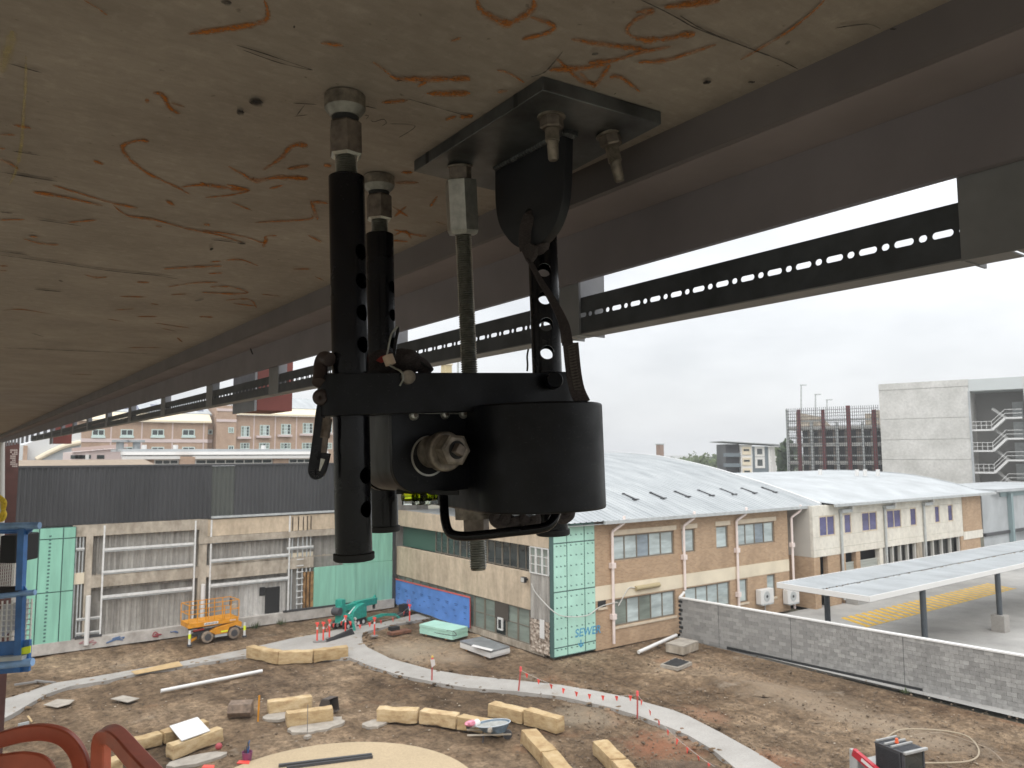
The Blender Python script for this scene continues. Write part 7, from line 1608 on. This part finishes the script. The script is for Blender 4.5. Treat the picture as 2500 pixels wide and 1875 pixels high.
# flat scraps
for i, (q, lab) in enumerate((([(106, 1722), (140, 1708), (182, 1710), (170, 1720), (140, 1728)], 'pale broken board on the dirt beside the left path arm'), ([(270, 1707), (300, 1699), (340, 1706), (312, 1716)], 'diamond shaped pale board on the dirt below the left path'), ([(66, 1750), (70, 1748), (80, 1762), (76, 1764)], 'short timber offcut by the red column foot'))): solo('board_scrap', MB().prism([G(x, y, .03) for x, y in q], (0, 0, .03)), [M['mort'], M['mort'], M['sand']][i], lab, 'board scrap')
solo('small_trestle', MB().bar(G(44, 1775, .5), G(70, 1769, .5), .06, .25).bar(G(44, 1780, 0), G(44, 1775, .5), .05, .05).bar(G(71, 1774, 0), G(70, 1769, .5), .05, .05), M['gutter'], 'small grey trestle behind the arched red guard rail', 'trestle')
for i, (p, q) in enumerate((((35, 1672), (90, 1664)), ((85, 1662), (135, 1667)))): solo('timber_batten', MB().bar(G(*p, .05), G(*q, .05), .12, .08), M['rubber'], ['grey batten above the left path arm', 'second batten lying across the dirt above the left path'][i], 'batten')
solo('star_dropper', MB().bar(G(749, 1790, 0), G(749, 1728, 0)+Z*0, .02, .02) if False else MB().cyl(G(750, 1798, 0), G(750, 1798, 0)+Z*1.2, .015, 6), M['rubber'], 'thin steel rod standing before the nearer parallel sandstone block', 'steel rod'); solo('rod_foot', MB().box(G(751, 1799, .05), (.25, .2, .1), .5), M['mort'], 'small pale block at the foot of the thin steel rod', 'block')
# mesh mat at the bottom edge
gm = MB(); a, b, c, d_ = G(1590, 1856, .04), G(1735, 1862, .04), G(1790, 1890, .04), G(1585, 1890, .04)
for i in range(30): gm.bar(a.lerp(b, i/29), d_.lerp(c, i/29), .012, .012)
for i in range(12): gm.bar(a.lerp(d_, i/11)+Z*.012, b.lerp(c, i/11)+Z*.012, .012, .012)
solo('steel_mesh', gm, M['rustb'], 'sheet of dark reinforcing mesh lying at the bottom edge', 'steel mesh')
# hose loop and cables
solo('hose', MB().tube(smoothpath([G(x, y, .03) for x, y in [(2165, 1800), (2195, 1783), (2240, 1780), (2310, 1785), (2360, 1797), (2386, 1822), (2388, 1845), (2365, 1858), (2320, 1862), (2240, 1863)]], 6), .03, 8), mat('dusty hose', (.34, .28, .20), .8), 'dusty pale hose looped on the dirt behind the loader', 'hose')
solo('hose', MB().tube(smoothpath([G(x, y, .025) for x, y in [(2230, 1795), (2300, 1790), (2380, 1815), (2420, 1832), (2450, 1860)]], 6), .02, 8), mat('dusty hose', (.28, .22, .16), .8), 'thinner second hose trailing to the right of the looped one', 'hose')
# weeds
def weed(px, py, label, n_=40, s=.22):
    p = G(px, py, 0); t = thing('weed', label, 'weed', p); m_ = MB()
    for k in range(n_): a = random.uniform(0, 6.28); r = random.uniform(.02, s); h = random.uniform(.05, s*1.2); b = p+Vector((cos(a)*r, sin(a)*r, 0)); tdir = Vector((cos(a+1.5), sin(a+1.5), 0))*.025; m_.add([b-tdir, b+tdir, b+Vector((cos(a)*.08, sin(a)*.08, h))], [(0, 1, 2)])
    obj('leaves', m_, M['leaf'], t, ang=0, fixn=False)
weed(2210, 1692, 'low green weed at the foot of the block wall'); solo('soil_heap', MB().grid(lambda u, v: G(1500+500*u, 1648+40*u, 0)+Vector((0, 1, 0))*(v*4-2)+Z*(-.1+.28*sin(pi*u)*sin(pi*v)*(1+.6*mn.noise(Vector((u*12, v*9, 3))))), 60, 24), M['dirt'], 'low mound of loose dirt between the curving path and block wall', 'soil heap', ang=180)
weed(622, 1533, 'green weed at the plinth just right of the scissor lift', 60, .4); weed(686, 1524, 'green weed at the plinth below the dark doorway', 50, .35)
# ------------------------------------------------------------------ skid steer loader at the bottom right
zc_ = 2.05; rq = [G(2136, 1810, zc_), G(2181, 1797, zc_), G(2251, 1824, zc_), G(2208, 1839, zc_)]  # rear-left, rear-right, front-right, front-left of the roof
sk = thing('skid_steer', 'black and red skid steer loader with an orange beacon, cut by the bottom edge', 'skid steer', (sum(rq, Vector())/4)*1)
sk.location.z = 0; ROOTBASE[sk.name] = Vector(sk.location)
fx = (rq[3]-rq[0]); fx.z = 0; Lr = fx.length; fx.normalize(); fy = (rq[1]-rq[0]); fy.z = 0; Wr = fy.length; fy = Vector((fx.y, -fx.x, 0)); fy = fy if fy.dot(rq[1]-rq[0]) > 0 else -fy
o0 = rq[0].copy(); o0.z = 0
def K_(x, y, z): return o0+fx*x+fy*y+Z*z
def kbox(nm, x0, x1, y0, y1, z0, z1, m, par=None, **k): return obj(nm, MB().box8([K_(x0, y0, z0), K_(x1, y0, z0), K_(x1, y1, z0), K_(x0, y1, z0)], [K_(x0, y0, z1), K_(x1, y0, z1), K_(x1, y1, z1), K_(x0, y1, z1)]), m, par or sk, **k)
M['cab'] = mat('charcoal cab steel', (.05, .053, .06), .5, ns=6, amt=.2); M['rede'] = mat('red loader enamel', (.42, .02, .035), .35); M['lgrey'] = mat('pale loader grey', (.33, .33, .32), .6, ns=4, amt=.15)
rfo = kbox('cab_roof', -.02, Lr+.02, -.02, Wr+.02, zc_-.05, zc_, M['clad'], bevel=.015)
for i in range(15): kbox('roof_rib', .1+i*(Lr-.2)/15, .1+i*(Lr-.2)/15+.022, .06, Wr-.06, zc_+.001, zc_+.014, M['cab'], rfo)
for x in (.02, .32, .56): kbox('roof_bar', x, x+.06, .0, Wr, zc_+.015, zc_+.06, M['lgrey'], rfo)
kbox('roof_visor', Lr-.02, Lr+.07, -.04, Wr+.04, zc_-.04, zc_+.035, M['lgrey'], rfo, bevel=.01)
bc = K_(.42, Wr*.5, zc_+.02); obj('beacon', MB().lathe(bc, Z, [(0, .06), (.04, .06), (.045, .05), (.13, .045), (.15, .02)], 14), mat('orange lens', (.72, .12, .04), .3), sk)
kbox('side_mesh_panel', 0, Lr*.86, 0, .04, .75, zc_-.055, M['cab']); kbox('side_mesh_panel', 0, Lr*.86, Wr-.04, Wr, .75, zc_-.055, M['cab'])
gmm = MB()
for i in range(22): x = .04+i*(Lr*.82-.04)/22; gmm.bar(K_(x, -.006, .8), K_(x, -.006, zc_-.1), .008, .008)
for i in range(26): z = .8+i*.045; gmm.bar(K_(.03, -.006, z), K_(Lr*.83, -.006, z), .008, .008)
tag(obj('side_grille', gmm, M['blackm'], sk), None, None, kind='stuff')
for y in (0, Wr-.06): kbox('cab_post', Lr*.9, Lr*.97, y, y+.06, .7, zc_-.055, M['cab'])
kbox('windscreen', Lr*.93, Lr*.95, .065, Wr-.065, .75, zc_-.06, M['gdark']); kbox('rear_window', .0, .03, .045, Wr-.045, .9, zc_-.06, M['gdark']); kbox('body', -.75, Lr+.15, -.08, Wr+.08, .3, .74, M['lgrey'], bevel=.03); kbox('engine_hood', -.75, -.01, .0, Wr, .745, 1.25, M['lgrey'], bevel=.05)
for s, y in ((-1, -.30), (1, Wr+.12)):
    obj('loader_arm', MB().bar(K_(-.65, y+.09, 1.55), K_(Lr+.1, y+.09, .95), .14, .24), M['rede'], sk, bevel=.01); obj('arm_decal', MB().bar(K_(-.3, y+.015, 1.45), K_(.5, y+.015, 1.17), .006, .1), M['white'], sk); obj('arm_tower', MB().bar(K_(-.65, y+.09, .5), K_(-.6, y+.09, 1.62), .14, .3), M['lgrey'], sk, bevel=.01)
    for x in (-.4, Lr-.1): w_ = obj('wheel', MB().lathe(K_(x, y-.06*s, .36), fy*s if s > 0 else -fy, [(0, .2), (.02, .36), (.2, .36), (.24, .2)], 22), M['hub'], sk)
kbox('rear_grille', -.8, -.76, .05, Wr-.05, .8, 1.2, M['hub'])
